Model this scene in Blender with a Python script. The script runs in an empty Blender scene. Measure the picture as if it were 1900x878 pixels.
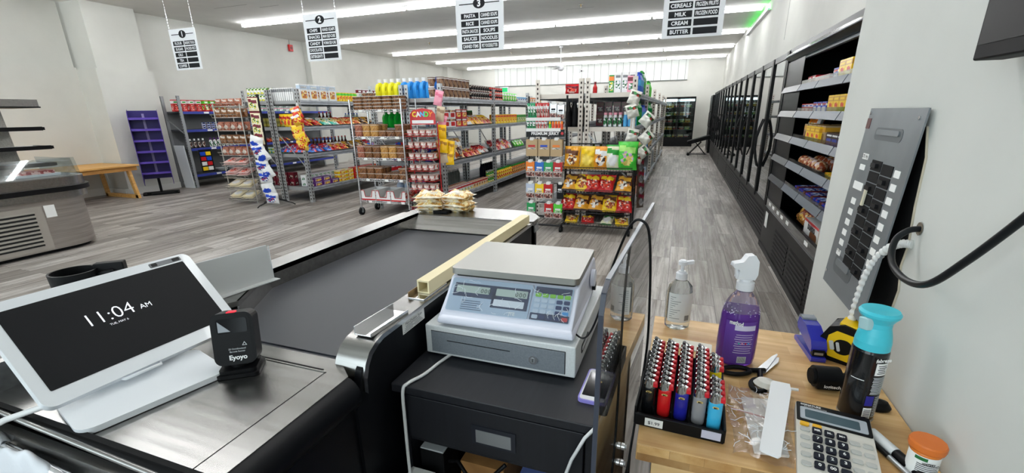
import bpy, math, random
from mathutils import Vector, Matrix
random.seed(7)
PI = math.pi
C = bpy.context.scene.collection
S = bpy.context.scene
# ---------------------------------------------------------------- camera, world, exposure
cam_data = bpy.data.cameras.new('camera')
cam = bpy.data.objects.new('camera', cam_data); C.objects.link(cam)
R_ = Vector((0.93932813, 0.34267933, -0.015282)); U_ = Vector((-0.09172349, 0.29385588, 0.95143866)); F_ = Vector((-0.33052906, 0.89231138, -0.30745884))
mw = Matrix(((R_.x, U_.x, -F_.x, 0), (R_.y, U_.y, -F_.y, 0), (R_.z, U_.z, -F_.z, 1.5), (0, 0, 0, 1)))
cam.matrix_world = mw
cam_data.sensor_width = 36.0
cam_data.lens = 834.73 / 1900 * 36
cam_data.shift_x = (950 - 949.06) / 1900
cam_data.shift_y = (479.47 - 439) / 1900
cam_data.clip_start = 0.02; cam_data.clip_end = 200
S.camera = cam
S.view_settings.view_transform = 'Standard'; S.view_settings.look = 'None'
S.view_settings.gamma = 1; S.view_settings.use_curve_mapping = False
S.view_settings.exposure = -0.1
LIGHT = 34.0          # strength of the tube lights
SKY = 5.0             # daylight outside the front windows
w = bpy.data.worlds.new('sky'); S.world = w; w.use_nodes = True
w.node_tree.nodes['Background'].inputs[0].default_value = (0.90, 0.95, 1.0, 1)
w.node_tree.nodes['Background'].inputs[1].default_value = SKY

# ---------------------------------------------------------------- materials
def lin(c):
    return tuple(((v / 255) / 12.92 if v / 255 <= 0.04045 else ((v / 255 + 0.055) / 1.055) ** 2.4) for v in c) + (1.0,)
_M = {}
def mat(name, col=(200, 200, 200), rough=0.5, metal=0.0, trans=0.0, ior=1.45, emit=None, es=1.0, coat=0.0, alpha=1.0, bump=0, bs=50):
    if name in _M: return _M[name]
    m = bpy.data.materials.new(name); m.use_nodes = True; _M[name] = m
    nt = m.node_tree; b = nt.nodes['Principled BSDF']
    b.inputs['Base Color'].default_value = lin(col); b.inputs['Roughness'].default_value = rough
    b.inputs['Metallic'].default_value = metal; b.inputs['Transmission Weight'].default_value = trans
    b.inputs['IOR'].default_value = ior; b.inputs['Coat Weight'].default_value = coat; b.inputs['Alpha'].default_value = alpha
    if max(col) < 45 and not metal and not coat: b.inputs['Specular IOR Level'].default_value = 0.22
    if emit:
        b.inputs['Emission Color'].default_value = lin(emit); b.inputs['Emission Strength'].default_value = es
    if bump:
        tc = nt.nodes.new('ShaderNodeTexCoord'); n = nt.nodes.new('ShaderNodeTexNoise'); n.inputs['Scale'].default_value = bs
        n.inputs['Detail'].default_value = 3
        bp = nt.nodes.new('ShaderNodeBump'); bp.inputs['Strength'].default_value = bump; bp.inputs['Distance'].default_value = 0.01
        nt.links.new(tc.outputs['Object'], n.inputs['Vector']); nt.links.new(n.outputs['Fac'], bp.inputs['Height']); nt.links.new(bp.outputs['Normal'], b.inputs['Normal'])
    return m
def ramp(nt, stops, const=False):
    r = nt.nodes.new('ShaderNodeValToRGB'); cr = r.color_ramp
    if const: cr.interpolation = 'CONSTANT'
    while len(cr.elements) < len(stops): cr.elements.new(0.5)
    for e, (p, c) in zip(cr.elements, stops): e.position = p; e.color = lin(c)
    return r
def noisy(name, stops, scale=(5, 5, 5), rough=0.5, metal=0.0, detail=4, kind='noise', const=False, bump=0.0, coat=0.0, trans=0.0, coord='Object'):
    """printed or grained surface: a colour ramp over a 3D texture"""
    if name in _M: return _M[name]
    m = bpy.data.materials.new(name); m.use_nodes = True; _M[name] = m
    nt = m.node_tree; b = nt.nodes['Principled BSDF']
    tc = nt.nodes.new('ShaderNodeTexCoord'); mp = nt.nodes.new('ShaderNodeMapping'); mp.inputs['Scale'].default_value = scale
    nt.links.new(tc.outputs[coord], mp.inputs['Vector'])
    if kind == 'noise':
        t = nt.nodes.new('ShaderNodeTexNoise'); t.inputs['Detail'].default_value = detail; t.inputs['Scale'].default_value = 1.0; out = t.outputs['Fac']
    else:
        t = nt.nodes.new('ShaderNodeTexVoronoi'); t.inputs['Scale'].default_value = 1.0; out = t.outputs['Color']
    nt.links.new(mp.outputs[0], t.inputs['Vector'])
    r = ramp(nt, stops, const)
    nt.links.new(out, r.inputs[0]); nt.links.new(r.outputs[0], b.inputs['Base Color'])
    b.inputs['Roughness'].default_value = rough; b.inputs['Metallic'].default_value = metal; b.inputs['Coat Weight'].default_value = coat
    b.inputs['Transmission Weight'].default_value = trans
    if bump:
        bp = nt.nodes.new('ShaderNodeBump'); bp.inputs['Strength'].default_value = bump; bp.inputs['Distance'].default_value = 0.004
        nt.links.new(t.outputs[0], bp.inputs['Height']); nt.links.new(bp.outputs['Normal'], b.inputs['Normal'])
    return m
def glassy(name, col=(235, 245, 245), gloss=0.12, rough=0.02, clear=0.95, fres=1.5):
    """thin clear sheet: see-through plus fresnel mirror, no refraction needed"""
    if name in _M: return _M[name]
    m = bpy.data.materials.new(name); m.use_nodes = True; _M[name] = m
    nt = m.node_tree; nt.nodes.remove(nt.nodes['Principled BSDF']); o = nt.nodes['Material Output']
    t = nt.nodes.new('ShaderNodeBsdfTransparent'); t.inputs[0].default_value = lin(col)
    g = nt.nodes.new('ShaderNodeBsdfGlossy'); g.inputs['Roughness'].default_value = rough
    lw = nt.nodes.new('ShaderNodeLayerWeight'); lw.inputs[0].default_value = 0.5
    f = nt.nodes.new('ShaderNodeMath'); f.operation = 'POWER'; f.inputs[1].default_value = 4.0; nt.links.new(lw.outputs['Facing'], f.inputs[0])
    a = nt.nodes.new('ShaderNodeMath'); a.operation = 'ADD'; a.inputs[1].default_value = gloss; a.use_clamp = True
    mx = nt.nodes.new('ShaderNodeMixShader')
    nt.links.new(f.outputs[0], a.inputs[0]); nt.links.new(a.outputs[0], mx.inputs[0]); nt.links.new(t.outputs[0], mx.inputs[1]); nt.links.new(g.outputs[0], mx.inputs[2]); nt.links.new(mx.outputs[0], o.inputs[0])
    return m
WHITE = mat('white_plastic', (232, 232, 236), 0.35); LGREY = mat('light_grey_plastic', (205, 208, 210), 0.4)
MGREY = mat('mid_grey_paint', (128, 131, 134), 0.45); BLACK = mat('black_plastic', (13, 13, 15), 0.4); MBLACK = mat('matt_black', (14, 14, 16), 0.7)
RUBBER = mat('black_rubber', (30, 30, 32), 0.6); DARKIN = mat('dark_interior', (16, 17, 18), 0.6)
CHROME = mat('chrome', (225, 225, 228), 0.15, 1.0); ZINC = mat('zinc_steel', (170, 173, 176), 0.38, 0.75)
def steel():
    m = noisy('brushed_stainless', [(0.3, (142, 141, 139)), (0.5, (154, 153, 151)), (0.7, (164, 163, 161))], (3, 60, 60), 0.27, 1.0, 3)
    return m
STEEL = steel()
SHELFG = noisy('galvanised_beam', [(0.35, (150, 155, 162)), (0.65, (188, 193, 200))], (8, 8, 30), 0.42, 0.35)
PAPER = mat('white_paper', (240, 240, 238), 0.8); CLEARF = glassy('clear_film', (250, 250, 250), 0.10, 0.12)
RED = mat('red_plastic', (200, 28, 30), 0.35); BLUE = mat('blue_plastic', (28, 40, 150), 0.3); YELLOW = mat('yellow_plastic', (245, 205, 30), 0.4)
PURPLE = mat('purple_board', (66, 40, 140), 0.35); BROWN = mat('kraft_brown', (176, 150, 118), 0.8)

# ---------------------------------------------------------------- mesh builder
class MB:
    def __init__(s): s.v = []; s.f = []; s.m = []; s.mats = []; s.sm = []
    def mi(s, m):
        if m not in s.mats: s.mats.append(m)
        return s.mats.index(m)
    def add(s, vs, fs, m, smooth=False):
        o = len(s.v); s.v += [tuple(v) for v in vs]; i = s.mi(m)
        for f in fs: s.f.append([o + k for k in f]); s.m.append(i); s.sm.append(smooth)
        return s
    def box(s, x0, x1, y0, y1, z0, z1, m):
        vs = [(x, y, z) for z in (z0, z1) for y in (y0, y1) for x in (x0, x1)]
        return s.add(vs, [(0, 2, 3, 1), (4, 5, 7, 6), (0, 1, 5, 4), (2, 6, 7, 3), (0, 4, 6, 2), (1, 3, 7, 5)], m)
    def obox(s, o, a, b, c, m):
        """box from corner o with edge vectors a, b, c"""
        o, a, b, c = map(Vector, (o, a, b, c)); vs = [o + a * i + b * j + c * k for k in (0, 1) for j in (0, 1) for i in (0, 1)]
        return s.add(vs, [(0, 2, 3, 1), (4, 5, 7, 6), (0, 1, 5, 4), (2, 6, 7, 3), (0, 4, 6, 2), (1, 3, 7, 5)], m)
    def prism(s, pts, z0, z1, m, smooth=False, mtop=None):
        """vertical prism over polygon pts (counter-clockwise)"""
        n = len(pts); vs = [(p[0], p[1], z0) for p in pts] + [(p[0], p[1], z1) for p in pts]
        s.add(vs, [(i, (i + 1) % n, n + (i + 1) % n, n + i) for i in range(n)], m, smooth)
        s.add([(p[0], p[1], z1) for p in pts], [tuple(range(n))], mtop or m); s.add([(p[0], p[1], z0) for p in pts], [tuple(reversed(range(n)))], m)
        return s
    def plate(s, pts, o, u, v, t, m, smooth=False):
        """slab: polygon pts in plane o+u*x+v*y, thickness vector t"""
        o, u, v, t = map(Vector, (o, u, v, t)); n = len(pts)
        a = [o + u * p[0] + v * p[1] for p in pts]; b = [q + t for q in a]
        s.add(a + b, [(i, (i + 1) % n, n + (i + 1) % n, n + i) for i in range(n)], m, smooth)
        s.add(b, [tuple(range(n))], m); s.add(a, [tuple(reversed(range(n)))], m); return s
    def cyl(s, p0, p1, r, m, seg=12, r1=None, caps=True, smooth=True):
        p0, p1 = Vector(p0), Vector(p1); d = (p1 - p0).normalized(); a = d.orthogonal().normalized(); b = d.cross(a); r1 = r if r1 is None else r1
        vs = [p0 + (a * math.cos(t) + b * math.sin(t)) * r for t in [2 * PI * i / seg for i in range(seg)]] + [p1 + (a * math.cos(t) + b * math.sin(t)) * r1 for t in [2 * PI * i / seg for i in range(seg)]]
        s.add(vs, [(i, (i + 1) % seg, seg + (i + 1) % seg, seg + i) for i in range(seg)], m, smooth)
        if caps: s.add(vs[:seg], [tuple(reversed(range(seg)))], m); s.add(vs[seg:], [tuple(range(seg))], m)
        return s
    def lathe(s, prof, m, c=(0, 0, 0), seg=20, sx=1, sy=1, mats=None, smooth=True):
        """prof: (r, z) from bottom up; mats: optional material per segment"""
        for k in range(len(prof) - 1):
            (r0, z0), (r1, z1) = prof[k], prof[k + 1]
            mm = mats[k] if mats else m; vs = []
            for (r, z) in ((r0, z0), (r1, z1)):
                vs += [(c[0] + r * sx * math.cos(2 * PI * i / seg), c[1] + r * sy * math.sin(2 * PI * i / seg), c[2] + z) for i in range(seg)]
            s.add(vs, [(i, (i + 1) % seg, seg + (i + 1) % seg, seg + i) for i in range(seg)], mm, smooth)
        return s
    def tube(s, pts, r, m, seg=8, closed=False):
        pts = [Vector(p) for p in pts]; n = len(pts); rings = []; up = None
        for i, p in enumerate(pts):
            d = (pts[min(i + 1, n - 1)] - pts[max(i - 1, 0)]).normalized()
            if up is None: a = d.orthogonal().normalized()
            else:
                a = up - d * up.dot(d); a = a.normalized() if a.length > 1e-6 else d.orthogonal().normalized()
            up = a; b = d.cross(a); rr = r[i] if isinstance(r, (list, tuple)) else r
            rings += [p + (a * math.cos(t) + b * math.sin(t)) * rr for t in [2 * PI * k / seg for k in range(seg)]]
        fs = [(i * seg + k, i * seg + (k + 1) % seg, (i + 1) * seg + (k + 1) % seg, (i + 1) * seg + k) for i in range(n - 1) for k in range(seg)]
        s.add(rings, fs, m, True); s.add(rings[:seg], [tuple(reversed(range(seg)))], m); s.add(rings[-seg:], [tuple(range(seg))], m); return s
    def text(s, txt, o, u, v, size, m, width=None, align='CENTER', bold=0.0, depth=0.0006):
        """flat lettering at o, reading along u, up along v (unit vectors); width squeezes it"""
        o, u, v = Vector(o), Vector(u).normalized(), Vector(v).normalized(); n = u.cross(v)
        cu = bpy.data.curves.new('t', 'FONT'); cu.body = txt; cu.size = size; cu.align_x = align; cu.offset = bold; cu.resolution_u = 3
        ob = bpy.data.objects.new('t', cu); me = bpy.data.meshes.new_from_object(ob)
        if len(me.vertices):
            xs = [q.co.x for q in me.vertices]; ww = max(xs) - min(xs); k = 1.0 if (width is None or ww <= width) else width / ww
            s.add([o + u * (q.co.x * k) + v * q.co.y + n * depth for q in me.vertices], [tuple(p.vertices) for p in me.polygons], m)
        bpy.data.objects.remove(ob); bpy.data.meshes.remove(me); bpy.data.curves.remove(cu); return s
    def build(s, name, parent=None, loc=(0, 0, 0), rot=(0, 0, 0), bevel=0.0, bseg=2, sub=0, weld=False):
        me = bpy.data.meshes.new(name); me.from_pydata(s.v, [], s.f)
        for m in s.mats: me.materials.append(m)
        me.polygons.foreach_set('material_index', s.m); me.polygons.foreach_set('use_smooth', s.sm); me.update()
        o = bpy.data.objects.new(name, me); C.objects.link(o); o.location = loc; o.rotation_euler = rot
        if parent: o.parent = parent
        if weld or sub:
            w_ = o.modifiers.new('weld', 'WELD'); w_.merge_threshold = 0.0001
        if bevel:
            b = o.modifiers.new('bevel', 'BEVEL'); b.width = bevel; b.segments = bseg; b.limit_method = 'ANGLE'; b.angle_limit = 0.6
        if sub:
            q = o.modifiers.new('sub', 'SUBSURF'); q.levels = q.render_levels = sub
        return o
def rrect(w, h, r, seg=5, x0=None, y0=None):
    x0 = -w / 2 if x0 is None else x0; y0 = -h / 2 if y0 is None else y0; P = []
    for cx, cy, a in ((x0 + w - r, y0 + r, -90), (x0 + w - r, y0 + h - r, 0), (x0 + r, y0 + h - r, 90), (x0 + r, y0 + r, 180)):
        for i in range(seg + 1):
            t = math.radians(a + 90 * i / seg); P.append((cx + r * math.cos(t), cy + r * math.sin(t)))
    return P
def thing(name, label, cat, loc=(0, 0, 0), rz=0, group=None):
    o = bpy.data.objects.new(name, None); o.empty_display_size = 0.05; C.objects.link(o); o.location = loc; o.rotation_euler = (0, 0, rz)
    return tag(o, label, cat, group)
def tag(o, label, cat, group=None, kind=None):
    o['label'] = label; o['category'] = cat
    if group: o['group'] = group
    if kind: o['kind'] = kind
    return o
def struct(o, label=None):
    o['kind'] = 'structure'
    if label: o['label'] = label; o['category'] = o.name.split('_')[0].split('.')[0]
    return o
def copy_tree(o, parent=None):
    c = o.copy(); C.objects.link(c); c.parent = parent
    for ch in list(o.children): copy_tree(ch, c)
    return c
def smooth_path(K_, N_):
    K_ = [Vector(p) for p in K_]; out = []
    for i in range(N_ + 1):
        s_ = i / N_ * (len(K_) - 1); k_ = min(int(s_), len(K_) - 2); f_ = s_ - k_; p0, p1, p2, p3 = K_[max(k_ - 1, 0)], K_[k_], K_[k_ + 1], K_[min(k_ + 2, len(K_) - 1)]
        out.append(.5 * ((2 * p1) + (-p0 + p2) * f_ + (2 * p0 - 5 * p1 + 4 * p2 - p3) * f_ * f_ + (-p0 + 3 * p1 - 3 * p2 + p3) * f_ ** 3))
    return out
_used = set()
def place(proto, loc, rot=(0, 0, 0), label=None, group=None, cat=None):
    """first call moves the prototype itself, later calls copy it with its parts"""
    if proto.name in _used: o = copy_tree(proto)
    else: o = proto; _used.add(proto.name)
    o.location = loc; o.rotation_euler = rot if not isinstance(rot, (int, float)) else (0, 0, rot)
    if label: o['label'] = label
    if cat: o['category'] = cat
    if group: o['group'] = group
    elif 'group' in o: del o['group']
    return o
# ================================================================ ROOM
def wall_paint(name, a, b, sc=1.3):
    return noisy(name, [(0.3, a), (0.7, b)], (sc, sc, sc), 0.75, 0, 5)
WALL = wall_paint('painted_wall', (208, 208, 202), (219, 219, 213)); WALLN = wall_paint('painted_drywall', (203, 204, 199), (214, 215, 210), 2.5)
def floor_material():
    m = bpy.data.materials.new('weathered_plank_floor'); m.use_nodes = True; nt = m.node_tree; b = nt.nodes['Principled BSDF']; L = nt.links.new
    tc = nt.nodes.new('ShaderNodeTexCoord'); mp = nt.nodes.new('ShaderNodeMapping'); mp.inputs['Rotation'].default_value = (0, 0, PI / 2)
    L(tc.outputs['Object'], mp.inputs['Vector'])
    br = nt.nodes.new('ShaderNodeTexBrick'); br.offset = 0.37; br.offset_frequency = 2; br.inputs['Scale'].default_value = 1.0
    br.inputs['Brick Width'].default_value = 1.22; br.inputs['Row Height'].default_value = 0.185; br.inputs['Mortar Size'].default_value = 0.0022
    br.inputs['Mortar Smooth'].default_value = 0.1; br.inputs['Bias'].default_value = 0.0
    br.inputs['Color1'].default_value = (0, 0, 0, 1); br.inputs['Color2'].default_value = (1, 1, 1, 1); br.inputs['Mortar'].default_value = (0.5, 0.5, 0.5, 1)
    L(mp.outputs[0], br.inputs['Vector'])
    sep = nt.nodes.new('ShaderNodeVectorMath'); sep.operation = 'ADD'; L(tc.outputs['Object'], sep.inputs[0])
    off = nt.nodes.new('ShaderNodeVectorMath'); off.operation = 'SCALE'; off.inputs['Scale'].default_value = 17.0; L(br.outputs['Color'], off.inputs[0]); L(off.outputs[0], sep.inputs[1])
    def tex(scale, detail, rough, sc):
        q = nt.nodes.new('ShaderNodeMapping'); q.inputs['Scale'].default_value = sc; L(sep.outputs[0], q.inputs['Vector'])
        n = nt.nodes.new('ShaderNodeTexNoise'); n.inputs['Scale'].default_value = scale; n.inputs['Detail'].default_value = detail; n.inputs['Roughness'].default_value = rough
        n.inputs['Distortion'].default_value = 0.6; L(q.outputs[0], n.inputs['Vector']); return n
    g1 = tex(1.0, 8, 0.7, (24, .9, 1)); g2 = tex(1.0, 5, 0.6, (5, 1.3, 1)); g3 = tex(1.0, 6, 0.75, (22, 9, 1))
    r1 = ramp(nt, [(0.34, (84, 76, 70)), (0.46, (146, 138, 131)), (0.55, (192, 187, 182)), (0.68, (222, 220, 217))]); L(g1.outputs['Fac'], r1.inputs[0])
    r2 = ramp(nt, [(0.3, (112, 104, 97)), (0.5, (172, 167, 162)), (0.7, (214, 213, 211))]); L(g2.outputs['Fac'], r2.inputs[0])
    mx = nt.nodes.new('ShaderNodeMix'); mx.data_type = 'RGBA'; mx.inputs[0].default_value = 0.42; L(r1.outputs[0], mx.inputs[6]); L(r2.outputs[0], mx.inputs[7])
    pl = ramp(nt, [(0.0, (164, 158, 153)), (0.4, (206, 202, 198)), (0.7, (234, 233, 231)), (1.0, (255, 255, 254))]); L(br.outputs['Color'], pl.inputs[0])
    mu = nt.nodes.new('ShaderNodeMix'); mu.data_type = 'RGBA'; mu.blend_type = 'MULTIPLY'; mu.inputs[0].default_value = 0.8; L(mx.outputs[2], mu.inputs[6]); L(pl.outputs[0], mu.inputs[7])
    sp = ramp(nt, [(0.34, (40, 36, 34)), (0.42, (255, 255, 255))]); L(g3.outputs['Fac'], sp.inputs[0])
    m3 = nt.nodes.new('ShaderNodeMix'); m3.data_type = 'RGBA'; m3.blend_type = 'MULTIPLY'; m3.inputs[0].default_value = 0.45; L(mu.outputs[2], m3.inputs[6]); L(sp.outputs[0], m3.inputs[7])
    m4 = nt.nodes.new('ShaderNodeMix'); m4.data_type = 'RGBA'; L(br.outputs['Fac'], m4.inputs[0]); L(m3.outputs[2], m4.inputs[6]); m4.inputs[7].default_value = lin((70, 66, 64))
    L(m4.outputs[2], b.inputs['Base Color']); b.inputs['Roughness'].default_value = 0.42
    bp = nt.nodes.new('ShaderNodeBump'); bp.inputs['Strength'].default_value = 0.15; bp.inputs['Distance'].default_value = 0.004; L(g1.outputs['Fac'], bp.inputs['Height']); L(bp.outputs['Normal'], b.inputs['Normal'])
    return m
ZC = 3.62; XR = 1.47; XL = -10.68; YB = 22.8; YF = -2.2
struct(MB().box(-11.5, XR + 0.2, YF - 0.2, YB + 0.2, -0.12, 0, floor_material()).build('floor'), 'weathered grey plank flooring running down the store aisles')
CEIL = noisy('ceiling_board', [(0.35, (218, 217, 212)), (0.65, (226, 225, 220))], (1.5, 1.5, 1.5), 0.85, 0, 6)
b = MB().box(-11.5, XR + 0.2, YF - 0.2, YB + 0.2, ZC, ZC + 0.1, CEIL)
SEAM = mat('ceiling_seam', (135, 134, 130), 0.9)
for (x, y, l) in ((-9.2, 7.6, 0.9), (-8.3, 7.9, 0.5), (-6.9, 14.0, 0.8), (-5.4, 13.7, 0.5), (-3.7, 7.2, 0.35), (-2.6, 10.7, 0.6), (-5.8, 10.6, 0.5), (-1.0, 13.6, 0.5)):
    b.box(x, x + l, y, y + 0.012, ZC - 0.001, ZC + 0.001, SEAM)
struct(b.build('ceiling'), 'flat grey-white ceiling carrying rows of strip lights')
# left wall: near stretch is set back, a broad pilaster stands between it and the shelf wall
b = MB(); b.box(-11.6, -11.2, YF, 6.0, 0, 2.47, WALL); b.box(-11.6, -11.26, YF, 6.0, 2.47, ZC, WALL)
b.box(-11.6, -10.98, 6.9, YB, 0, ZC, WALL)
struct(b.build('wall_left'), 'off-white left wall behind the wooden bench and wall shelf')
def pilaster(y0, y1, x1, lab):
    b = MB(); b.box(-11.6, x1, y0, y1, 0, 2.44, WALL); b.box(-11.6, x1 - 0.06, y0 + 0.06, y1 - 0.06, 2.44, ZC, WALL)
    return struct(b.build('column'), lab)
pilaster(6.0, 7.05, -10.62, 'broad white pilaster behind the purple display stand')
pilaster(11.75, 12.9, -10.72, 'white pilaster on the left wall below aisle sign two'); pilaster(16.6, 17.3, -10.75, 'white pilaster on the left wall before the middle of the store')
pilaster(20.6, 21.3, -10.7, 'white pilaster on the left wall near the far corner')
BASEB = mat('baseboard_paint', (228, 228, 224), 0.4)
b = MB(); b.box(-11.2, -11.18, YF, 5.95, 0, 0.13, BASEB); b.box(-11.2, -11.185, YF, 5.95, 0.13, 0.15, BASEB); b.box(-10.62, -10.6, 5.95, 7.05, 0, 0.13, BASEB); b.box(-11.18, -10.62, 5.93, 5.95, 0, 0.13, BASEB)
b.box(-10.98, -10.96, 7.05, 11.75, 0, 0.13, BASEB); struct(b.build('baseboard_left'), 'white baseboard along the left wall')
struct(MB().box(-11.6, XR + 0.2, YB, YB + 0.2, 0, ZC, WALL).build('wall_back'), 'white far wall behind the two-door cooler')
b = MB(); GROOVE = mat('panel_groove', (120, 124, 122), 0.8); PANW = mat('panelling_white', (224, 228, 224), 0.6)
b.box(-9.17, 0.0, YB - 0.04, YB, 2.8, ZC, PANW); b.box(-9.17, 0.0, YB - 0.055, YB, 2.77, 2.8, GROOVE)
x = -9.0
while x < 0: b.box(x, x + 0.014, YB - 0.043, YB - 0.03, 2.8, ZC, GROOVE); x += random.choice((0.30, 0.36, 0.42))
struct(b.build('trim_1'), 'white vertical board panelling high on the far wall')
struct(MB().box(XR, XR + 0.2, 1.76, YB, 0, ZC, WALL).box(XR - 0.002, XR, 5.2, 5.212, 2.3, ZC, GROOVE).box(XR - 0.002, XR, 9.4, 9.412, 2.6, ZC, GROOVE).build('wall_right'), 'off-white right wall above the row of black coolers')
WX = 0.475; HOLE = mat('wall_cavity', (10, 10, 11), 0.7)
b = MB(); b.box(WX, XR, YF, 1.765, 0, ZC, WALLN)
struct(b.build('wall_side'), 'near white drywall partition carrying the breaker panel')
# front of the store, behind the camera: wall with glazed openings for daylight
b = MB(); b.box(-11.6, XR + 0.2, YF - 0.2, YF, 0, 0.5, WALL); b.box(-11.6, XR + 0.2, YF - 0.2, YF, 3.2, ZC, WALL)
for x in (-11.6, -7.8, -4.2, -0.6): b.box(x, x + 0.5, YF - 0.2, YF, 0.5, 3.2, WALL)
b.box(0.475, XR + 0.2, YF - 0.2, YF, 0.5, 3.2, WALL)
struct(b.build('wall_front'), 'front wall of the store with tall windows')
for i, (x0, x1) in enumerate(((-11.1, -7.8), (-7.3, -4.2), (-3.7, -0.6), (-0.1, 0.475))):
    b = MB(); FR = mat('window_frame_black', (30, 30, 32), 0.4)
    for (a, c_, d, e) in ((x0, x1, 0.5, 0.56), (x0, x1, 3.14, 3.2), (x0, x0 + 0.06, 0.5, 3.2), (x1 - 0.06, x1, 0.5, 3.2), ((x0 + x1) / 2 - 0.02, (x0 + x1) / 2 + 0.02, 0.56, 3.14)):
        b.box(a, c_, YF - 0.13, YF - 0.07, d, e, FR)
    wo = struct(b.build('window_%d' % (i + 1)), 'tall shop window in the front wall, %s' % ('farthest from the partition', 'second from the left wall', 'third from the left wall', 'narrow one beside the partition')[i])
    MB().box(x0 + 0.05, x1 - 0.05, YF - 0.105, YF - 0.099, 0.55, 3.15, glassy('window_glass', (245, 250, 250), 0.02)).build('window_pane', wo)
    ld = bpy.data.lights.new('daylight', 'AREA'); ld.shape = 'RECTANGLE'; ld.size = x1 - x0; ld.size_y = 2.6; ld.energy = 1; ld.cycles.is_portal = True
    lo = bpy.data.objects.new('daylight_portal', ld); C.objects.link(lo); lo.location = ((x0 + x1) / 2, YF - 0.25, 1.85); lo.rotation_euler = (PI / 2, 0, 0)
# ---------------------------------------------------------------- ceiling strip lights
TUBE = mat('light_diffuser', (255, 255, 255), 0.6, emit=(250, 251, 252), es=LIGHT)
HOUS = mat('light_housing', (225, 226, 226), 0.4)
NS = 5; XS, XE = -10.15, 1.42; SL = (XE - XS) / NS
b = MB().box(0, SL - 0.02, -0.03, 0.03, -0.035, 0, HOUS)
tl = thing('ceiling_light', 'long white fluorescent strip light on the ceiling', 'ceiling light')
b.build('housing', tl)
d_ = MB(); d_.box(0.02, SL - 0.04, -0.036, 0.036, -0.082, -0.036, TUBE); d_.build('diffuser', tl, bevel=0.01)
rows = (('first row from the checkout', 8.97), ('second row from the checkout', 12.1), ('third row from the checkout', 15.3), ('fourth row from the checkout', 18.5), ('row nearest the far wall', 21.6), ('row above the checkout', 5.55), ('row near the front windows', 2.2))
for rn, y in rows:
    for k in range(NS):
        if rn.startswith('first') and k == 0: x0 = XS + 0.1
        else: x0 = XS + k * SL
        if y < 1.7 and x0 + SL > WX: continue
        if y < 3 and k == 4: pass
        place(tl, (x0, y, ZC), 0, 'white strip light, %s, %s segment' % (rn, ('leftmost', 'second from left', 'middle', 'second from right', 'rightmost')[k]), 'ceiling strip lights')
# added green lamp and trough high on the right wall, invented to tint the ceiling
g = thing('green_cove_lamp', 'added green ceiling-tint lamp in a white trough high on the right wall', 'lamp', (XR, 11.4, 3.44))
MB().box(-.07, 0, 0, 3.6, -.03, -.024, HOUS).box(-.07, -.065, 0, 3.6, -.024, .03, HOUS).build('housing', g)
MB().cyl((-.04, .05, 0), (-.04, 3.55, 0), .010, mat('green_lens', (20, 200, 60), 0.4, emit=(10, 230, 60), es=9), 8).build('lens', g)
# ---------------------------------------------------------------- small ceiling and wall fittings
b = MB(); b.cyl((0, 0, 0), (0, 0, -0.012), 0.045, CHROME, 14); b.cyl((0, 0, -0.012), (0, 0, -0.06), 0.012, mat('brass_dull', (150, 130, 90), 0.4, 0.8), 8); b.cyl((0, 0, -0.06), (0, 0, -0.065), 0.03, CHROME, 10)
sp = tag(b.build('sprinkler_head'), 'x', 'sprinkler')
for i, (x, y, l) in enumerate(((-2.2, 10.3, 'metal sprinkler head on the ceiling right of aisle sign three'), (-4.7, 10.6, 'metal sprinkler head on the ceiling left of aisle sign three'), (-1.9, 16.4, 'metal sprinkler head beyond the ceiling fan'), (-6.1, 16.8, 'metal sprinkler head left of the ceiling fan'), (-7.6, 13.5, 'metal sprinkler head between aisle signs two and three'), (-2.7, 19.9, 'small sprinkler head close to the far wall'))):
    place(sp, (x, y, ZC), 0, l, 'ceiling sprinkler heads')
f = thing('ceiling_fan', 'white three-blade ceiling fan hanging far down the store', 'ceiling fan', (-4.11, 16.26, ZC))
b = MB(); b.cyl((0, 0, 0), (0, 0, -0.05), 0.06, WHITE); b.cyl((0, 0, -0.05), (0, 0, -0.6), 0.013, WHITE); b.build('downrod', f)
b = MB(); b.lathe([(0.0, -0.78), (0.05, -0.77), (0.1, -0.72), (0.11, -0.66), (0.06, -0.6), (0.0, -0.59)], WHITE); b.build('motor', f)
for k in range(3):
    t = k * 2 * PI / 3 + 0.1; u = Vector((math.cos(t), math.sin(t), 0)); v = Vector((-math.sin(t), math.cos(t), 0.12))
    MB().obox(Vector((0, 0, -0.66)) + u * 0.1 - v * 0.06, u * 0.6, v * 0.12, (0, 0, 0.008), WHITE).build('blade', f)
t = thing('fire_alarm_bell', 'small red fire alarm box high on the left wall', 'alarm', (-10.98, 11.3, 3.4))
MB().box(0, 0.06, -0.07, 0.07, -0.09, 0.09, RED).build('housing', t, bevel=0.01); MB().cyl((0.06, 0, 0), (0.07, 0, 0), 0.04, mat('dark_red', (120, 20, 22), 0.4), 14).build('grille', t); MB().cyl((0.005, 0, 0.09), (0.005, 0, 0.22), 0.006, MGREY, 6).build('conduit', t)
t = thing('exit_sign', 'small green exit sign on the far wall over the aisle', 'sign', (-8.67, YB - 0.05, 2.62))
MB().box(-0.22, 0.22, 0, 0.04, -0.14, 0.14, WHITE).build('housing', t, bevel=0.01); b = MB(); b.box(-0.17, 0.17, -0.004, 0, -0.1, 0.1, mat('exit_green', (20, 150, 90), 0.4, emit=(30, 190, 110), es=0.8)); b.build('panel', t)
t = thing('security_camera', 'small white security camera on the far wall panelling', 'camera', (-4.83, YB - 0.05, 3.36))
MB().box(-0.08, 0.02, -0.05, 0, -0.09, 0.09, LGREY).build('bracket', t); MB().cyl((0.12, 0.0, 0), (0.12, -0.16, -0.03), 0.05, WHITE, 12).build('body', t); MB().cyl((0.12, -0.16, -0.03), (0.12, -0.165, -0.031), 0.035, BLACK, 12).build('lens', t)
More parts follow.
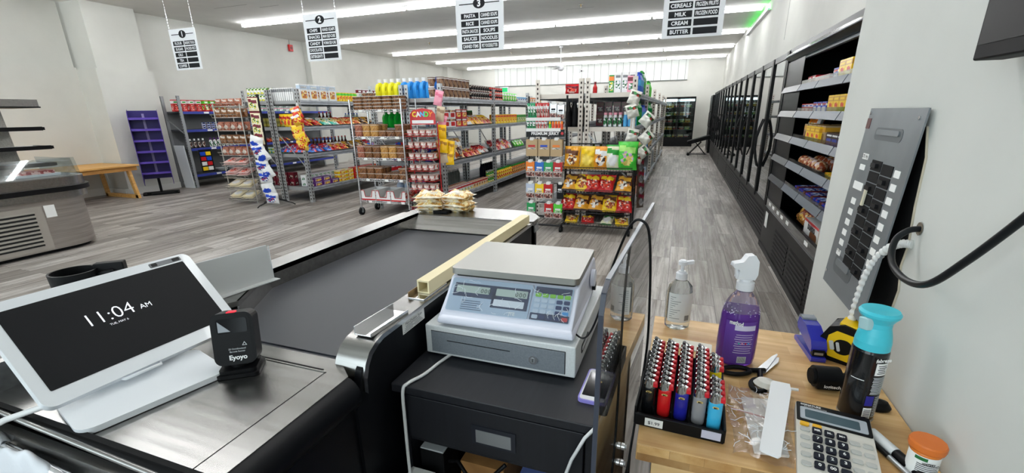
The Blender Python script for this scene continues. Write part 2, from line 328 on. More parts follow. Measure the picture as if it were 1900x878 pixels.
# ---------------------------------------------------------------- hanging aisle signs
LETB = mat('sign_black', (24, 25, 30), 0.45); LETW = mat('sign_white', (238, 240, 244), 0.45)
def aisle_sign(num, x, z0, left, right, lab, rz=0.0, y=5.6, w=0.585, h=0.6):
    t = thing('aisle_sign', lab, 'sign', (x, y, z0), rz, 'hanging aisle signs')
    MB().box(-w / 2, w / 2, -0.003, 0.003, 0, h, LETW).build('board', t)
    b = MB(); k = h / 0.6
    b.box(-w * 0.42, -0.07, -0.005, -0.0032, 0.515 * k, 0.525 * k, LETB); b.box(0.07, w * 0.42, -0.005, -0.0032, 0.515 * k, 0.525 * k, LETB)
    P = [(0.078 * math.cos(2 * PI * i / 24), 0.056 * math.sin(2 * PI * i / 24)) for i in range(24)]
    b.plate([(p[0], p[1]) for p in P], (0, -0.0032, 0.52 * k), (1, 0, 0), (0, 0, 1), (0, -0.002, 0), LETB)
    for j in range(5):
        zz = 0.36 * k - j * 0.083 * k
        for xx in (-0.245, 0.01): b.box(xx, xx + 0.235, -0.005, -0.0032, zz, zz + 0.064, LETB)
    b.build('print_bars', t)
    MB().text(num, (0, -0.0055, 0.488 * k), (1, 0, 0), (0, 0, 1), 0.1, LETW, bold=0.004).build('lettering', t)
    for j in range(5):
        zz = 0.36 * k - j * 0.083 * k + 0.015
        for xx, L_ in ((-0.1275, left), (0.1275, right)):
            if j < len(L_) and L_[j]: MB().text(L_[j], (xx, -0.0055, zz), (1, 0, 0), (0, 0, 1), 0.052, LETW, width=0.21, bold=0.0016).build('lettering', t)
    for sx in (-1, 1):
        b = MB(); zz = h - 0.01; i = 0
        while z0 + zz < ZC:
            a = Vector((sx * (w / 2 - 0.02) - sx * 0.0 * i, 0, zz)); 
            b.cyl(a, a + Vector((0, 0, 0.02)), 0.0048 if i % 2 else 0.003, CHROME if i % 2 else WHITE, 5, caps=False); zz += 0.02; i += 1
        b.build('chain', t)
aisle_sign('1', -7.56, 2.245, ['FLOUR', 'SUGAR', 'OILS', 'TEA', 'COFFEE'], ['BAKING TOOLS', 'PACKED RICE'], 'hanging white aisle sign numbered one listing flour and sugar')
aisle_sign('2', -4.84, 2.245, ['CHIPS', 'SNACKS', 'CANDY', 'CHOCOLATES', 'DETERGENTS'], ['HAND SOAPS', 'MAN SELF-CARE', 'WOMAN SELF-CARE'], 'hanging white aisle sign numbered two listing chips and snacks')
aisle_sign('3', -2.44, 2.235, ['PASTA', 'RICE', 'PASTA SAUCES', 'SAUCES', 'CANNED ITEMS'], ['CANNED SOUPS', 'CANNED SOUPS', 'SOUPS', 'NOODLES', 'PET FOODS/LITTER'], 'hanging white aisle sign numbered three listing pasta and rice', w=0.63, h=0.61)
aisle_sign('4', -0.005, 2.235, ['BREAD', 'CEREALS', 'MILK', 'CREAM', 'BUTTER'], ['ICE CREAM', 'FROZEN FRUITS', 'FROZEN FOOD'], 'hanging white aisle sign listing cereals, milk and frozen food', w=0.6)
# ================================================================ PRODUCT PROTOTYPES  (front faces -Y, base at z = 0)
def carton(name, w, d, h, body, band, pic=None, mark=None, bev=0.0015, writing=None):
    b = MB(); b.box(-w / 2, w / 2, -d / 2, d / 2, 0, h, body); e = 0.0008
    for s, (u, y) in enumerate((((1, 0, 0), -d / 2 - e),)):
        b.box(-w * 0.5, w * 0.5, y, y + e, h * 0.68, h * 0.92, band)
        if pic: b.plate(rrect(w * 0.7, h * 0.48, min(w, h) * 0.12, 3), (0, y, h * 0.36), (1, 0, 0), (0, 0, 1), (0, -e * 0.6, 0), pic)
        if mark: b.box(-w * 0.36, w * 0.36, y - e * 0.7, y, h * 0.74, h * 0.86, mark)
    for sx in (-1, 1):
        x = sx * w / 2; b.box(min(x, x + sx * e), max(x, x + sx * e), -d * 0.5, d * 0.5, h * 0.68, h * 0.92, band)
        if pic: b.box(min(x, x + sx * e), max(x, x + sx * e), -d * 0.3, d * 0.3, h * 0.14, h * 0.55, pic)
    b.box(-w * 0.36, w * 0.36, -d * 0.3, d * 0.3, h, h + e, band)
    if writing: b.text(writing, (0, -d / 2 - e * 2, h * 0.745), (1, 0, 0), (0, 0, 1), h * 0.16, writing_mat, width=w * 0.85, bold=0.001)
    return tag(b.build(name), 'x', 'box')
writing_mat = mat('print_white', (245, 245, 245), 0.5)
def can(name, r, h, lab, band=None, lid=None):
    lid = lid or ZINC; b = MB()
    prof = [(0, 0), (r, 0), (r, h * 0.04), (r * 0.98, h * 0.06), (r * 0.98, h * 0.35), (r * 0.98, h * 0.62), (r * 0.98, h * 0.94), (r, h * 0.96), (r, h), (r * 0.93, h), (r * 0.92, h * 0.97), (0, h * 0.97)]
    b.lathe(prof, lab, seg=16, mats=[lid, lid, lid, lab, band or lab, lab, lid, lid, lid, lid, lid])
    return tag(b.build(name), 'x', 'can')
def cup(name, r, h, lab, band=None, lid=None):
    b = MB(); lid = lid or mat('dark_lid', (70, 45, 35), 0.4)
    b.lathe([(0, 0), (r * 0.82, 0), (r * 0.85, h * 0.12), (r * 0.97, h * 0.84), (r, h * 0.92), (r * 1.04, h * 0.93), (r * 1.04, h), (0, h)], lab, seg=16, mats=[lab, lab, band or lab, lab, lid, lid, lid])
    return tag(b.build(name), 'x', 'cup')
def bottle(name, prof, mats, sx=1, sy=1, seg=16, extra=None, cat='bottle'):
    b = MB(); b.lathe(prof, mats[0], seg=seg, sx=sx, sy=sy, mats=mats)
    if extra: extra(b)
    return tag(b.build(name), 'x', cat)
def detergent(name, body, capm, labm, h=0.30, w=0.13, d=0.075):
    """flat jug with a looped handle and a screw cap"""
    b = MB(); hb = h * 0.8
    outer = [(-w / 2 + .012, 0), (w / 2 - .012, 0), (w / 2, .02), (w / 2, hb * .55), (w / 2 - .004, hb * .78), (w * .28, hb * .96), (w * .14, hb), (-w * .14, hb), (-w * .34, hb * .93), (-w / 2, hb * .7), (-w / 2, .02)]
    hole = [(-w * .38, hb * .52), (-w * .28, hb * .5), (-w * .2, hb * .62), (-w * .16, hb * .78), (-w * .24, hb * .82), (-w * .36, hb * .68)]
    b.plate(outer, (0, d / 2, 0), (1, 0, 0), (0, 0, 1), (0, -d, 0), body, True)
    b.plate(hole, (0, -d / 2, 0), (1, 0, 0), (0, 0, 1), (0, -0.002, 0), mat(body.name + '_hollow_shade', tuple(int(255 * (body.node_tree.nodes['Principled BSDF'].inputs[0].default_value[i] ** (1 / 2.2)) * 0.72) for i in range(3)), 0.5))  # flat plate in darkened body colour paints the shade of the handle hollow
    b.cyl((0, 0, hb - .005), (0, 0, hb + .012), w * .2, body, 14); b.cyl((0, 0, hb + .01), (0, 0, h), w * .22, capm, 14)
    b.plate([(-w * .1, hb * .08), (w * .4, hb * .08), (w * .42, hb * .45), (w * .2, hb * .62), (w * .05, hb * .45)], (0, -d / 2, 0), (1, 0, 0), (0, 0, 1), (0, -0.0015, 0), labm)
    return tag(b.build(name, bevel=0.012, bseg=2), 'x', 'bottle')
def bag(name, w, h, t, body, blob=None, band=None, crimp=None, seed=1, crump=0.12, nx=12, nz=14, tab=None, cat='bag', both=True, body2=None):
    """pillow packet: bulging front and back, flat crimped ends"""
    rnd = random.Random(seed); ph = [rnd.uniform(0, 6.3) for _ in range(6)]; b = MB(); crimp = crimp or body
    for side in (-1, 1):
        vs = []
        for j in range(nz + 1):
            v = j / nz * 2 - 1
            for i in range(nx + 1):
                u = i / nx * 2 - 1
                e = max(0, 1 - abs(u) ** 3) ** 0.6 * max(0, 1 - (abs(v) / 0.9) ** 4 if abs(v) < 0.9 else 0) ** 0.7
                wr = 1 + crump * (math.sin(5 * u + ph[0] + 3 * v) + math.sin(9 * v + ph[1]) * math.cos(6 * u + ph[2]) + 0.7 * math.sin(13 * u * v + ph[3]))
                pinch = 1 - 0.08 * (1 - abs(v)) * 0 - 0.05 * math.cos(v * PI / 2)
                x = u * w / 2 * pinch + 0.01 * w * math.sin(7 * v + ph[4]); z = (v + 1) / 2 * h
                y = side * t / 2 * e * wr + (0.0015 * math.sin(i * 2.1 + ph[5]) if abs(v) >= 0.9 else 0) + side * 0.0004
                vs.append((x, y, z))
        for j in range(nz):
            v = (j + .5) / nz * 2 - 1
            for i in range(nx):
                u = (i + .5) / nx * 2 - 1; m = body
                if body2 and v < -0.05 + 0.25 * math.sin(2 * u + ph[1]): m = body2
                if blob and (u * 1.25) ** 2 + ((v + 0.22) * 1.6) ** 2 < 0.62: m = blob
                if band and 0.22 < v + 0.12 * u < 0.62 and abs(u) < 0.85: m = band
                if abs(v) > 0.9: m = crimp
                a = j * (nx + 1) + i; q = (a, a + 1, a + nx + 2, a + nx + 1)
                o = len(b.v); b.f.append([k_ + (0) for k_ in q] if side < 0 else list(reversed(q))); b.m.append(b.mi(m)); b.sm.append(True)
        base = len(b.v); 
        nf = nx * nz
        for k in range(len(b.f) - nf, len(b.f)): b.f[k] = [base + q for q in b.f[k]]
        b.v += vs
    if tab: b.box(-0.02, 0.02, -t * 0.12 - 0.002, -t * 0.12, h - 0.03, h + 0.012, tab)
    return tag(b.build(name), 'x', cat)
def tub(name, w, d, h, food, lid=None, label=None):
    """clear deli tub filled with snack mix under a thin lid"""
    b = MB(); lid = lid or mat('clear_lid', (215, 215, 210), 0.25, alpha=1)
    P = rrect(w, d, w * 0.22, 3); P2 = rrect(w * .9, d * .9, w * 0.2, 3); n = len(P)
    vs = [(p[0], p[1], 0) for p in P2] + [(p[0], p[1], h * .86) for p in P]
    b.add(vs, [(i, (i + 1) % n, n + (i + 1) % n, n + i) for i in range(n)], food, True); b.add([(p[0], p[1], 0) for p in P2], [tuple(reversed(range(n)))], food)
    b.prism(rrect(w * 1.05, d * 1.05, w * .24, 3), h * .84, h * .9, lid); b.prism(rrect(w * .92, d * .92, w * .2, 3), h * .9, h, food if not label else lid)
    if label: b.prism(rrect(w * .5, d * .5, w * .1, 3), h, h + .001, label)
    return tag(b.build(name), 'x', 'tub')
def nutmat(name, a, b_, c, sc=120): return noisy(name, [(0.0, a), (0.33, b_), (0.6, c), (0.85, a)], (sc, sc, sc), 0.4, 0, 2, kind='vor', bump=0.6)
NUTG = nutmat('golden_snack', (196, 140, 66), (222, 176, 100), (150, 92, 36)); NUTR = nutmat('red_snack', (160, 84, 62), (206, 140, 110), (120, 54, 42)); NUTB = nutmat('brown_nuts', (120, 74, 40), (168, 112, 62), (78, 44, 26)); NUTD = nutmat('dark_trail_mix', (90, 48, 34), (186, 130, 80), (48, 26, 20))
NUTP = nutmat('pale_puffs', (226, 190, 120), (240, 216, 160), (200, 150, 84), 70)
def prn(name, cols, sc=30, rough=0.35):
    n = len(cols); return noisy(name, [(i / n, c) for i, c in enumerate(cols)], (sc, sc, sc), rough, 0, 2, kind='vor', const=True)
TEXTY = prn('small_print', [(240, 240, 238), (60, 60, 64), (225, 225, 222), (150, 150, 150)], 160)
PIZZ = prn('food_picture_warm', [(210, 120, 40), (240, 200, 90), (150, 50, 24), (240, 230, 200)], 45)
PGRN = prn('food_picture_green', [(40, 130, 50), (220, 210, 60), (240, 240, 220), (20, 90, 40)], 45)
PRED = prn('food_picture_red', [(190, 26, 30), (240, 200, 190), (230, 70, 40), (120, 14, 20)], 45)
PBLU = prn('print_blue', [(30, 70, 180), (230, 240, 250), (20, 40, 120), (200, 40, 40)], 45)
PDRK = prn('print_dark', [(30, 26, 26), (90, 40, 30), (200, 190, 180), (20, 20, 22)], 45)
PYEL = prn('print_yellow', [(250, 214, 30), (250, 230, 120), (220, 60, 30), (245, 200, 20)], 40)
PWHT = prn('print_white_mix', [(236, 238, 240), (250, 250, 250), (40, 110, 60), (180, 190, 200)], 40)
c_ = lambda n, c, r=0.3: mat(n, c, r)
CRED = c_('pack_red', (196, 24, 28)); CYEL = c_('pack_yellow', (246, 206, 30)); CGRN = c_('pack_green', (36, 150, 52)); CLGR = c_('pack_lime', (90, 210, 60)); CBLU = c_('pack_blue', (24, 70, 190)); CSKY = c_('pack_sky_blue', (86, 176, 232))
CORG = c_('pack_orange', (240, 130, 30)); CPUR = c_('pack_purple', (92, 32, 120)); CWHT = c_('pack_white', (236, 236, 236)); CCRM = c_('pack_cream', (236, 224, 190)); CBRN = c_('pack_brown', (110, 66, 40)); CMAR = c_('pack_maroon', (116, 20, 40)); CBLK = c_('pack_black', (24, 24, 26)); CTEA = c_('pack_teal', (30, 160, 150)); CPNK = c_('pack_pink', (240, 160, 180)); CGLD = c_('pack_gold', (214, 160, 50)); CKRF = c_('pack_kraft', (190, 164, 128), 0.8); CSIL = mat('pack_silver', (200, 202, 206), 0.25, 0.8)
def pb(name, main, main2, acc, sc=13): return prn(name, [main, main2, main, acc, main2, main], sc, .28)
PB_R = pb('red_wrap', (196, 26, 30), (160, 18, 24), (240, 200, 80)); PB_B = pb('blue_wrap', (30, 84, 190), (60, 130, 220), (214, 60, 50)); PB_T = pb('teal_wrap', (40, 160, 150), (90, 190, 170), (240, 240, 230)); PB_O = pb('orange_wrap', (226, 120, 40), (200, 80, 30), (250, 220, 150)); PB_N = pb('brown_wrap', (110, 66, 40), (60, 34, 26), (220, 170, 80)); PB_W = pb('white_wrap', (232, 230, 226), (214, 214, 212), (190, 40, 40)); PB_Y = pb('yellow_wrap', (240, 200, 50), (226, 176, 40), (210, 60, 40))
RX = PI / 2      # turns a front that faces -Y so that it faces +X
def run(proto, n, p0, step, rz, label, group, cat=None, jit=0.0, jr=0.0, stack=1, dz=0.1, rot=None, skip=()):
    """n copies from p0 along step, stacked `stack` high"""
    for i in range(n):
        for k in range(stack):
            if (i, k) in skip: continue
            r = rot or (0, 0, rz)
            place(proto, (p0[0] + step[0] * i + random.uniform(-jit, jit), p0[1] + step[1] * i + random.uniform(-jit, jit) * 0.3, p0[2] + step[2] * i + k * dz), (r[0], r[1], r[2] + random.uniform(-jr, jr)), label if stack == 1 else label, group, cat)
# ================================================================ BOLTLESS SHELVING RACKS
UPR = mat('upright_steel', (176, 178, 180), 0.4, 0.5); UPW = mat('upright_cream', (206, 198, 188), 0.45, 0.2); SLOT = mat('upright_slot', (52, 40, 36), 0.7); DECK = mat('shelf_deck', (120, 123, 126), 0.6, 0.2)
def rack(name, x0, x1, ys, zs, lab, front=+1, top=1.95, up=UPR, w=0.06, sec=None, group='steel stock shelving', brace=True):
    """single-depth rack between x0 and x1; bays between the ys; uprights at the corners of each bay"""
    t = thing(name, lab, 'shelving', (x0, ys[0], 0), 0, group); W = x1 - x0
    ups = []
    for i, y in enumerate(ys):
        for x in (0, W):
            b = MB(); yy = y - ys[0]; sx = 1 if x == 0 else -1
            b.box(min(x, x + sx * .004), max(x, x + sx * .004), yy - w / 2, yy + w / 2, 0, top, up)
            b.box(min(x, x + sx * w), max(x, x + sx * w), yy - w / 2 - .002, yy - w / 2 + .002, 0, top, up)
            z = 0.05
            while z < top - .03:
                b.box(min(x + sx * .018, x + sx * .038), max(x + sx * .018, x + sx * .038), yy - w / 2 - .0032, yy - w / 2 - .0018, z, z + .028, SLOT)
                b.box(min(x - sx * .0012, x + sx * .0002), max(x - sx * .0012, x + sx * .0002), yy - .01, yy + .01, z, z + .028, SLOT); z += .06
            b.build('upright', t)
    for i in range(len(ys) - 1):
        a, c = ys[i] - ys[0] + w / 2, ys[i + 1] - ys[0] - w / 2
        for z in zs:
            b = MB(); b.box(.01, W - .01, a - .02, c + .02, z - .022, z - .004, DECK)
            for x in (0.0, W - .035):
                b.box(x, x + .035, a, c, z - .07, z - .0, SHELFG); xo = 0 if x == 0 else W
                b.box(xo - .002 if x == 0 else xo, xo if x == 0 else xo + .002, a, c, z - .045, z - .03, mat('beam_groove', (128, 132, 138), 0.5, 0.3))
            if i == 0: b.box(.03, W - .03, a - .03, a - .0, z - .06, z - .002, up)
            b.build('shelf', t)
    if brace:
        for x in (0.02, W - .02):
            y1 = ys[1] - ys[0]; b = MB()
            b.cyl((x, 0.25, 1.28), (x, .85, .72), .012, UPR, 6) if False else None
        for (p0, p1) in (((.03, -.02, 1.22), (W - .03, -.02, .60)), ((W - .03, -.02, 1.22) if False else (.02, .5, 1.27), (.02, 1.15, .80)), ((.02, y1 + .5, 1.27), (.02, y1 + 1.1, .82))):
            MB().obox(p0, Vector(p1) - Vector(p0), (0, 0, .028), (.0, .004, 0) if p0[1] < 0 else (.004, 0, 0), UPR).build('brace', t)
    return t
ZA = (.27, .86, 1.325, 1.765); ZB = (.225, .775, 1.305, 1.735)
YA = (6.42, 8.55, 10.7, 12.85); YB_ = (6.30, 8.36, 10.45, 12.55, 14.65, 16.75)
rack('shelving_rack', -6.83, -6.21, YA, ZA, 'grey steel rack in front aisle one with cookies and chips facing right')
rack('shelving_rack', -7.48, -6.87, YA, ZA, 'grey steel rack behind the wire snack stand with cans on top')
rack('shelving_rack', -4.01, -3.39, YB_, ZB, 'grey steel rack of noodles and snacks running down the middle', top=1.93)
rack('shelving_rack', -4.66, -4.05, YB_, ZB, 'grey steel rack behind the chrome snack cart', top=1.93)
rack('shelving_rack', -1.245, -.585, YB_, ZB, 'cream-post rack behind the chips display beside the cooler aisle', up=UPW, top=1.92)
rack('shelving_rack', -1.93, -1.275, YB_, ZB, 'cream-post rack behind the jerky stand', up=UPW, top=1.92)

# ---------------------------------------------------------------- rack A, right face (looks to +X)
F = -6.21
cer = carton('cereal_box', .19, .07, .27, CWHT, c_('pale_blue', (190, 206, 222)), PIZZ, CSIL)
run(cer, 4, (F - .09, 6.62, ZA[3]), (0, .235, 0), RX, 'white cereal box with food picture on the top shelf of the aisle-one rack', 'white cereal boxes in a row')
yc = carton('yellow_carton', .075, .06, .16, CYEL, CLGR, PYEL)
run(yc, 6, (F - .09, 7.55, ZA[3]), (0, .09, 0), RX, 'small yellow carton beside the white cereal boxes on the top shelf', 'small yellow cartons on the top shelf')
mw_ = carton('maroon_carton', .11, .06, .25, CWHT, CMAR, PWHT, CWHT)
run(mw_, 9, (F - .09, 8.15, ZA[3]), (0, .13, 0), RX, 'white and maroon carton at the far end of the top shelf', 'white and maroon cartons in a row')
b1 = bag('chip_bag', .2, .3, .07, PB_R, PRED, CWHT, seed=3); b2 = bag('chip_bag', .2, .3, .07, PB_T, PGRN, CWHT, seed=4); b3 = bag('chip_bag', .2, .3, .07, PB_O, PIZZ, CRED, seed=5); b4 = bag('chip_bag', .2, .3, .07, PB_B, PBLU, CRED, seed=6)
b5 = bag('chip_bag', .2, .3, .07, PB_N, PDRK, CGLD, seed=7)
LIE = (-1.15, 0, RX)       # leaning far back, front up
for i, (p, nm) in enumerate(((b1, 'red'), (b1, 'red'), (b2, 'teal'), (b2, 'teal'), (b3, 'orange'), (b3, 'orange'), (b3, 'orange'), (b5, 'brown'), (b5, 'brown'))):
    place(p, (F - .02, 6.62 + i * .22, ZA[2] + .02), (LIE[0], 0, RX + random.uniform(-.2, .2)), '%s snack bag lying on the second shelf from the top of the aisle-one rack' % nm, '%s snack bags on the upper shelf' % nm)
for i, (p, nm) in enumerate(((b4, 'blue'), (b4, 'blue'), (b4, 'blue'), (b1, 'red'), (b1, 'red'), (b5, 'brown'), (b5, 'brown'), (b5, 'brown'), (b4, 'blue'))):
    place(p, (F - .02, 6.60 + i * .22, ZA[1] + .02), (LIE[0], 0, RX + random.uniform(-.2, .2)), '%s snack bag lying on the middle shelf of the aisle-one rack%s' % (nm, ' at its far end' if i > 7 else ''), '%s snack bags on the middle shelf%s' % (nm, ' far end' if i > 7 else ''))
brb = bottle('sauce_bottle', [(0, 0), (.032, 0), (.034, .02), (.034, .13), (.014, .19), (.013, .23), (.016, .232), (.016, .25), (0, .25)], [c_('sauce_brown', (70, 24, 12), .15)] * 3 + [c_('sauce_brown', (70, 24, 12), .15)] * 2 + [CRED] * 3)
run(brb, 11, (F - .36, 6.9, ZA[1]), (0, .1, 0), RX, 'brown sauce bottle with red cap behind the bags on the middle shelf', 'brown sauce bottles in a row')
run(brb, 4, (F - .36, 7.25, ZA[2]), (0, .1, 0), RX, 'dark sauce bottle at the back of the upper shelf', 'dark sauce bottles on the upper shelf')
wb = bottle('clear_bottle', [(0, 0), (.032, 0), (.034, .02), (.034, .15), (.014, .2), (.014, .22), (0, .225)], [c_('pale_glass', (190, 205, 205), .1)] * 4 + [CBLU] * 2)
run(wb, 5, (F - .36, 8.0, ZA[2]), (0, .09, 0), RX, 'clear bottle with dark cap at the back of the upper shelf', 'clear bottles on the upper shelf')
k1 = carton('cookie_box', .21, .12, .075, CPUR, CPUR, PIZZ, CWHT); k2 = carton('cookie_box', .2, .12, .07, CYEL, CWHT, PYEL, CRED); k3 = carton('cookie_box', .24, .14, .11, CRED, CRED, PIZZ, CYEL); k4 = carton('cookie_box', .24, .14, .11, CRED, PBLU, CRED, CWHT)
run(k1, 3, (F - .08, 6.62, ZA[0]), (0, .22, 0), RX, 'purple cookie box stacked on the bottom shelf of the aisle-one rack', 'purple cookie boxes', stack=2, dz=.077, skip=((2, 1),))
k0 = carton('cookie_box', .1, .12, .1, CWHT, CWHT, PWHT, CGRN)
run(k0, 8, (F - .25, 6.55, ZA[0]), (0, .11, 0), RX, 'white cookie box stacked behind the purple ones on the bottom shelf', 'white cookie boxes', stack=2, dz=.1)
run(k2, 2, (F - .08, 7.29, ZA[0]), (0, .215, 0), RX, 'yellow cookie box stacked on the bottom shelf of the aisle-one rack', 'yellow cookie boxes', stack=3, dz=.072)
run(k3, 3, (F - .08, 7.74, ZA[0]), (0, .25, 0), RX, 'red cookie box stacked on the bottom shelf of the aisle-one rack', 'red cookie boxes', stack=2, dz=.112)
run(k4, 4, (F - .08, 8.72, ZA[0]), (0, .25, 0), RX, 'red and blue cookie box at the far end of the bottom shelf', 'red and blue cookie boxes', stack=2, dz=.112)
# rack A, near end seen from the end (left half): cans and boxes on top
cg = can('vegetable_can', .04, .115, PGRN, CWHT)
for j in range(3):
    run(cg, 6, (-7.40 + j * .005, 6.5 + j * .085, ZA[3]), (.083, 0, 0), 0, 'green and white vegetable can stacked on top of the rack end behind the wire stand', 'green and white cans', stack=2, dz=.116)
wbx = carton('white_tall_box', .032, .16, .21, CWHT, CSIL, None)
run(wbx, 11, (-6.86 + .01, 6.54, ZA[3]), (.047, 0, 0), 0, 'slim white box standing on top of the rack end by the steel post', 'slim white boxes on the rack end', jr=.03)
yt = can('yellow_tin', .05, .16, c_('tin_olive', (150, 140, 50)), c_('tin_olive2', (110, 104, 40)), CBLK)
run(yt, 6, (-7.28, 6.52, ZA[2]), (.11, 0, 0), 0, 'olive tin jar on the rack end shelf behind the wire snack stand', 'olive tins on the rack end')
ybg = bag('crisp_bag', .1, .22, .06, CYEL, PYEL, CRED, seed=9)
run(ybg, 5, (-6.74, 6.50, ZA[2]), (.085, 0, 0), 0, 'slim yellow bag standing on the rack end shelf', 'slim yellow bags on the rack end')
sg = carton('soap_box', .07, .07, .05, CTEA, CWHT, PGRN)
run(sg, 8, (-7.38, 6.52, ZA[1]), (.08, 0, 0), 0, 'small green box on the rack end shelf behind the blue bags', 'small green boxes on the rack end', stack=2, dz=.052)
run(b4, 4, (-6.78, 6.42, ZA[1] + .03), (.13, 0, 0), 0, 'blue snack bag lying on the rack end beside the steel post', 'blue bags on the rack end', rot=(-1.1, 0, 0), jr=.2)
dbx = carton('dark_red_box', .13, .1, .12, CMAR, CMAR, PDRK)
run(dbx, 4, (-7.2, 6.55, ZA[0]), (.15, 0, 0), 0, 'dark red box on the lowest shelf of the rack end', 'dark red boxes on the rack end', stack=2, dz=.122)
# a hanging strip of red and yellow bags on rack A's corner post
st = thing('merchandising_strip', 'hanging clip strip on the steel post beside the aisle-one rack', 'strip', (-6.235, 6.384, 0))
MB().box(-.012, .012, 0, .004, .9, 1.72, CWHT).build('strip', st)
hr = bag('hanging_snack_bag', .2, .21, .07, PB_R, PYEL, CYEL, seed=11); hy = bag('hanging_snack_bag', .17, .2, .07, PB_Y, PYEL, CWHT, seed=12)
for i, (dx, z, rr, p, nm) in enumerate(((.03, 1.46, -.35, hy, 'yellow'), (.06, 1.37, -.5, hy, 'yellow'), (-.04, 1.32, .1, hr, 'red'), (.0, 1.16, -.15, hr, 'red'), (.06, 1.05, -.4, hr, 'red'), (.02, .94, .1, hr, 'red'))):
    place(p, (-6.17 + dx, 6.30 - .03 * (i % 2), z), (0, rr, .4 + i * .1), '%s snack packet hanging from the strip at the corner of the aisle-one rack' % nm, '%s packets on the corner strip' % nm)

# ---------------------------------------------------------------- rack B, right face
F = -3.39
ct = cup('noodle_cup', .062, .145, CWHT, prn('cup_print', [(120, 84, 62), (96, 64, 48), (150, 116, 90), (222, 206, 190)], 26), c_('cup_lid_brown', (120, 92, 74)))
for j in range(2):
    run(ct, 7, (F - .075 - j * .15, 6.42, ZB[3]), (0, .145, 0), 0, 'brown and white noodle cup stacked on the top shelf above the yellow strip', 'brown and white noodle cups', stack=2, dz=.147)
bc = can('black_can', .042, .115, PDRK, CBLK); rc = can('dark_red_can', .042, .115, PRED, CBLK)
run(bc, 8, (F - .06, 7.46, ZB[3]), (0, .1, 0), 0, 'black tin can stacked on the top shelf next to the noodle cups', 'black cans on the top shelf', stack=2, dz=.116)
run(rc, 6, (F - .06, 8.28, ZB[3]), (0, .11, 0), 0, 'dark red tin can stacked on the top shelf beyond the black ones', 'dark red cans on the top shelf', stack=2, dz=.116)
mx1 = bag('packet', .15, .16, .05, CLGR, PGRN, CWHT, seed=21); mx2 = carton('white_blue_pack', .13, .08, .1, CWHT, CSKY, PBLU); mx3 = carton('orange_pack', .14, .08, .11, CWHT, CORG, PIZZ)
run(mx1, 6, (F - .08, 9.0, ZB[3]), (0, .15, 0), RX, 'green packet on the top shelf past the dark red cans', 'green packets on the top shelf')
run(mx2, 5, (F - .08, 9.9, ZB[3]), (0, .15, 0), RX, 'white and blue pack on the far part of the top shelf', 'white and blue packs on the top shelf')
run(mx3, 6, (F - .08, 10.7, ZB[3]), (0, .17, 0), RX, 'orange and white pack on the far part of the top shelf', 'orange packs on the top shelf')
nb = carton('noodle_box', .19, .12, .13, CWHT, PDRK, CRED, PIZZ); nb2 = carton('noodle_box', .19, .12, .13, CRED, PDRK, PIZZ, CWHT)
run(nb, 2, (F - .09, 6.46, ZB[2]), (0, .21, 0), RX, 'white noodle box stacked on the upper shelf beside the corner post', 'white noodle boxes', stack=2, dz=.133)
run(nb2, 2, (F - .09, 6.88, ZB[2]), (0, .21, 0), RX, 'red noodle box stacked on the upper shelf of the middle rack', 'red noodle boxes', stack=2, dz=.133)
pb1 = bag('pasta_bag', .19, .28, .06, PB_Y, PIZZ, CWHT, seed=31); pb2 = bag('pasta_bag', .19, .28, .06, PB_R, PIZZ, CYEL, seed=32); pb3 = bag('pasta_bag', .2, .26, .07, CWHT, PYEL, CBLU, seed=33)
for i, (p, nm) in enumerate(((pb3, 'white'), (pb1, 'yellow'), (pb1, 'yellow'), (pb1, 'yellow'), (pb2, 'red'), (pb2, 'red'))):
    place(p, (F - .03, 7.30 + i * .18, ZB[2] + .02), (-1.0, 0, RX + random.uniform(-.25, .25)), '%s pasta bag lying on the upper shelf of the middle rack' % nm, '%s pasta bags on the upper shelf' % nm)
yb = carton('yellow_box', .15, .1, .17, CYEL, CORG, PYEL, CRED)
run(yb, 7, (F - .09, 7.45, ZB[2]), (-0.0, .001, 0), RX, 'x', None) if False else None
run(yb, 8, (F - .09, 8.5, ZB[2]), (0, .165, 0), RX, 'yellow box standing on the upper shelf in the second bay', 'yellow boxes in the second bay')
gb = carton('green_carton', .14, .1, .16, c_('sage', (160, 190, 120)), CGRN, PGRN)
run(gb, 4, (F - .09, 9.85, ZB[2]), (0, .15, 0), RX, 'pale green carton standing on the upper shelf in the second bay', 'pale green cartons in the second bay')
gj = bottle('green_lid_jar', [(0, 0), (.035, 0), (.036, .01), (.036, .09), (.03, .1), (.033, .1), (.033, .125), (0, .125)], [c_('jar_olive', (90, 100, 50), .2)] * 4 + [CGRN] * 3, cat='jar')
run(gj, 12, (F - .45, 7.3, ZB[2]), (0, .085, 0), 0, 'small jar with green lid at the back of the upper shelf', 'green-lidded jars in a row', stack=2, dz=.126)
s1 = bag('snack_bag', .24, .34, .12, PB_O, PDRK, CWHT, seed=41); s2 = bag('snack_bag', .22, .3, .1, PB_N, PIZZ, CORG, seed=42); s3 = bag('snack_bag', .2, .3, .09, PB_R, PRED, CWHT, seed=43); s4 = bag('snack_bag', .2, .3, .09, PB_W, PRED, CMAR, seed=44)
for i in range(3):
    place(s1, (F - .1, 6.48 + i * .24, ZB[1] + .01), (-.25, 0, RX + random.uniform(-.2, .2)), 'big orange snack bag standing on the middle shelf of the middle rack', 'big orange snack bags')
    place(s2, (F - .06, 6.5 + i * .24, ZB[1] + .02), (-1.1, .0, RX + random.uniform(-.3, .3)), 'brown and orange snack bag lying before the big orange bags', 'brown and orange snack bags')
for i in range(3): place(s3, (F - .04, 7.25 + i * .2, ZB[1] + .02), (-1.2, 0, RX + random.uniform(-.3, .3)), 'red snack bag lying on the middle shelf of the middle rack', 'red snack bags on the middle rack')
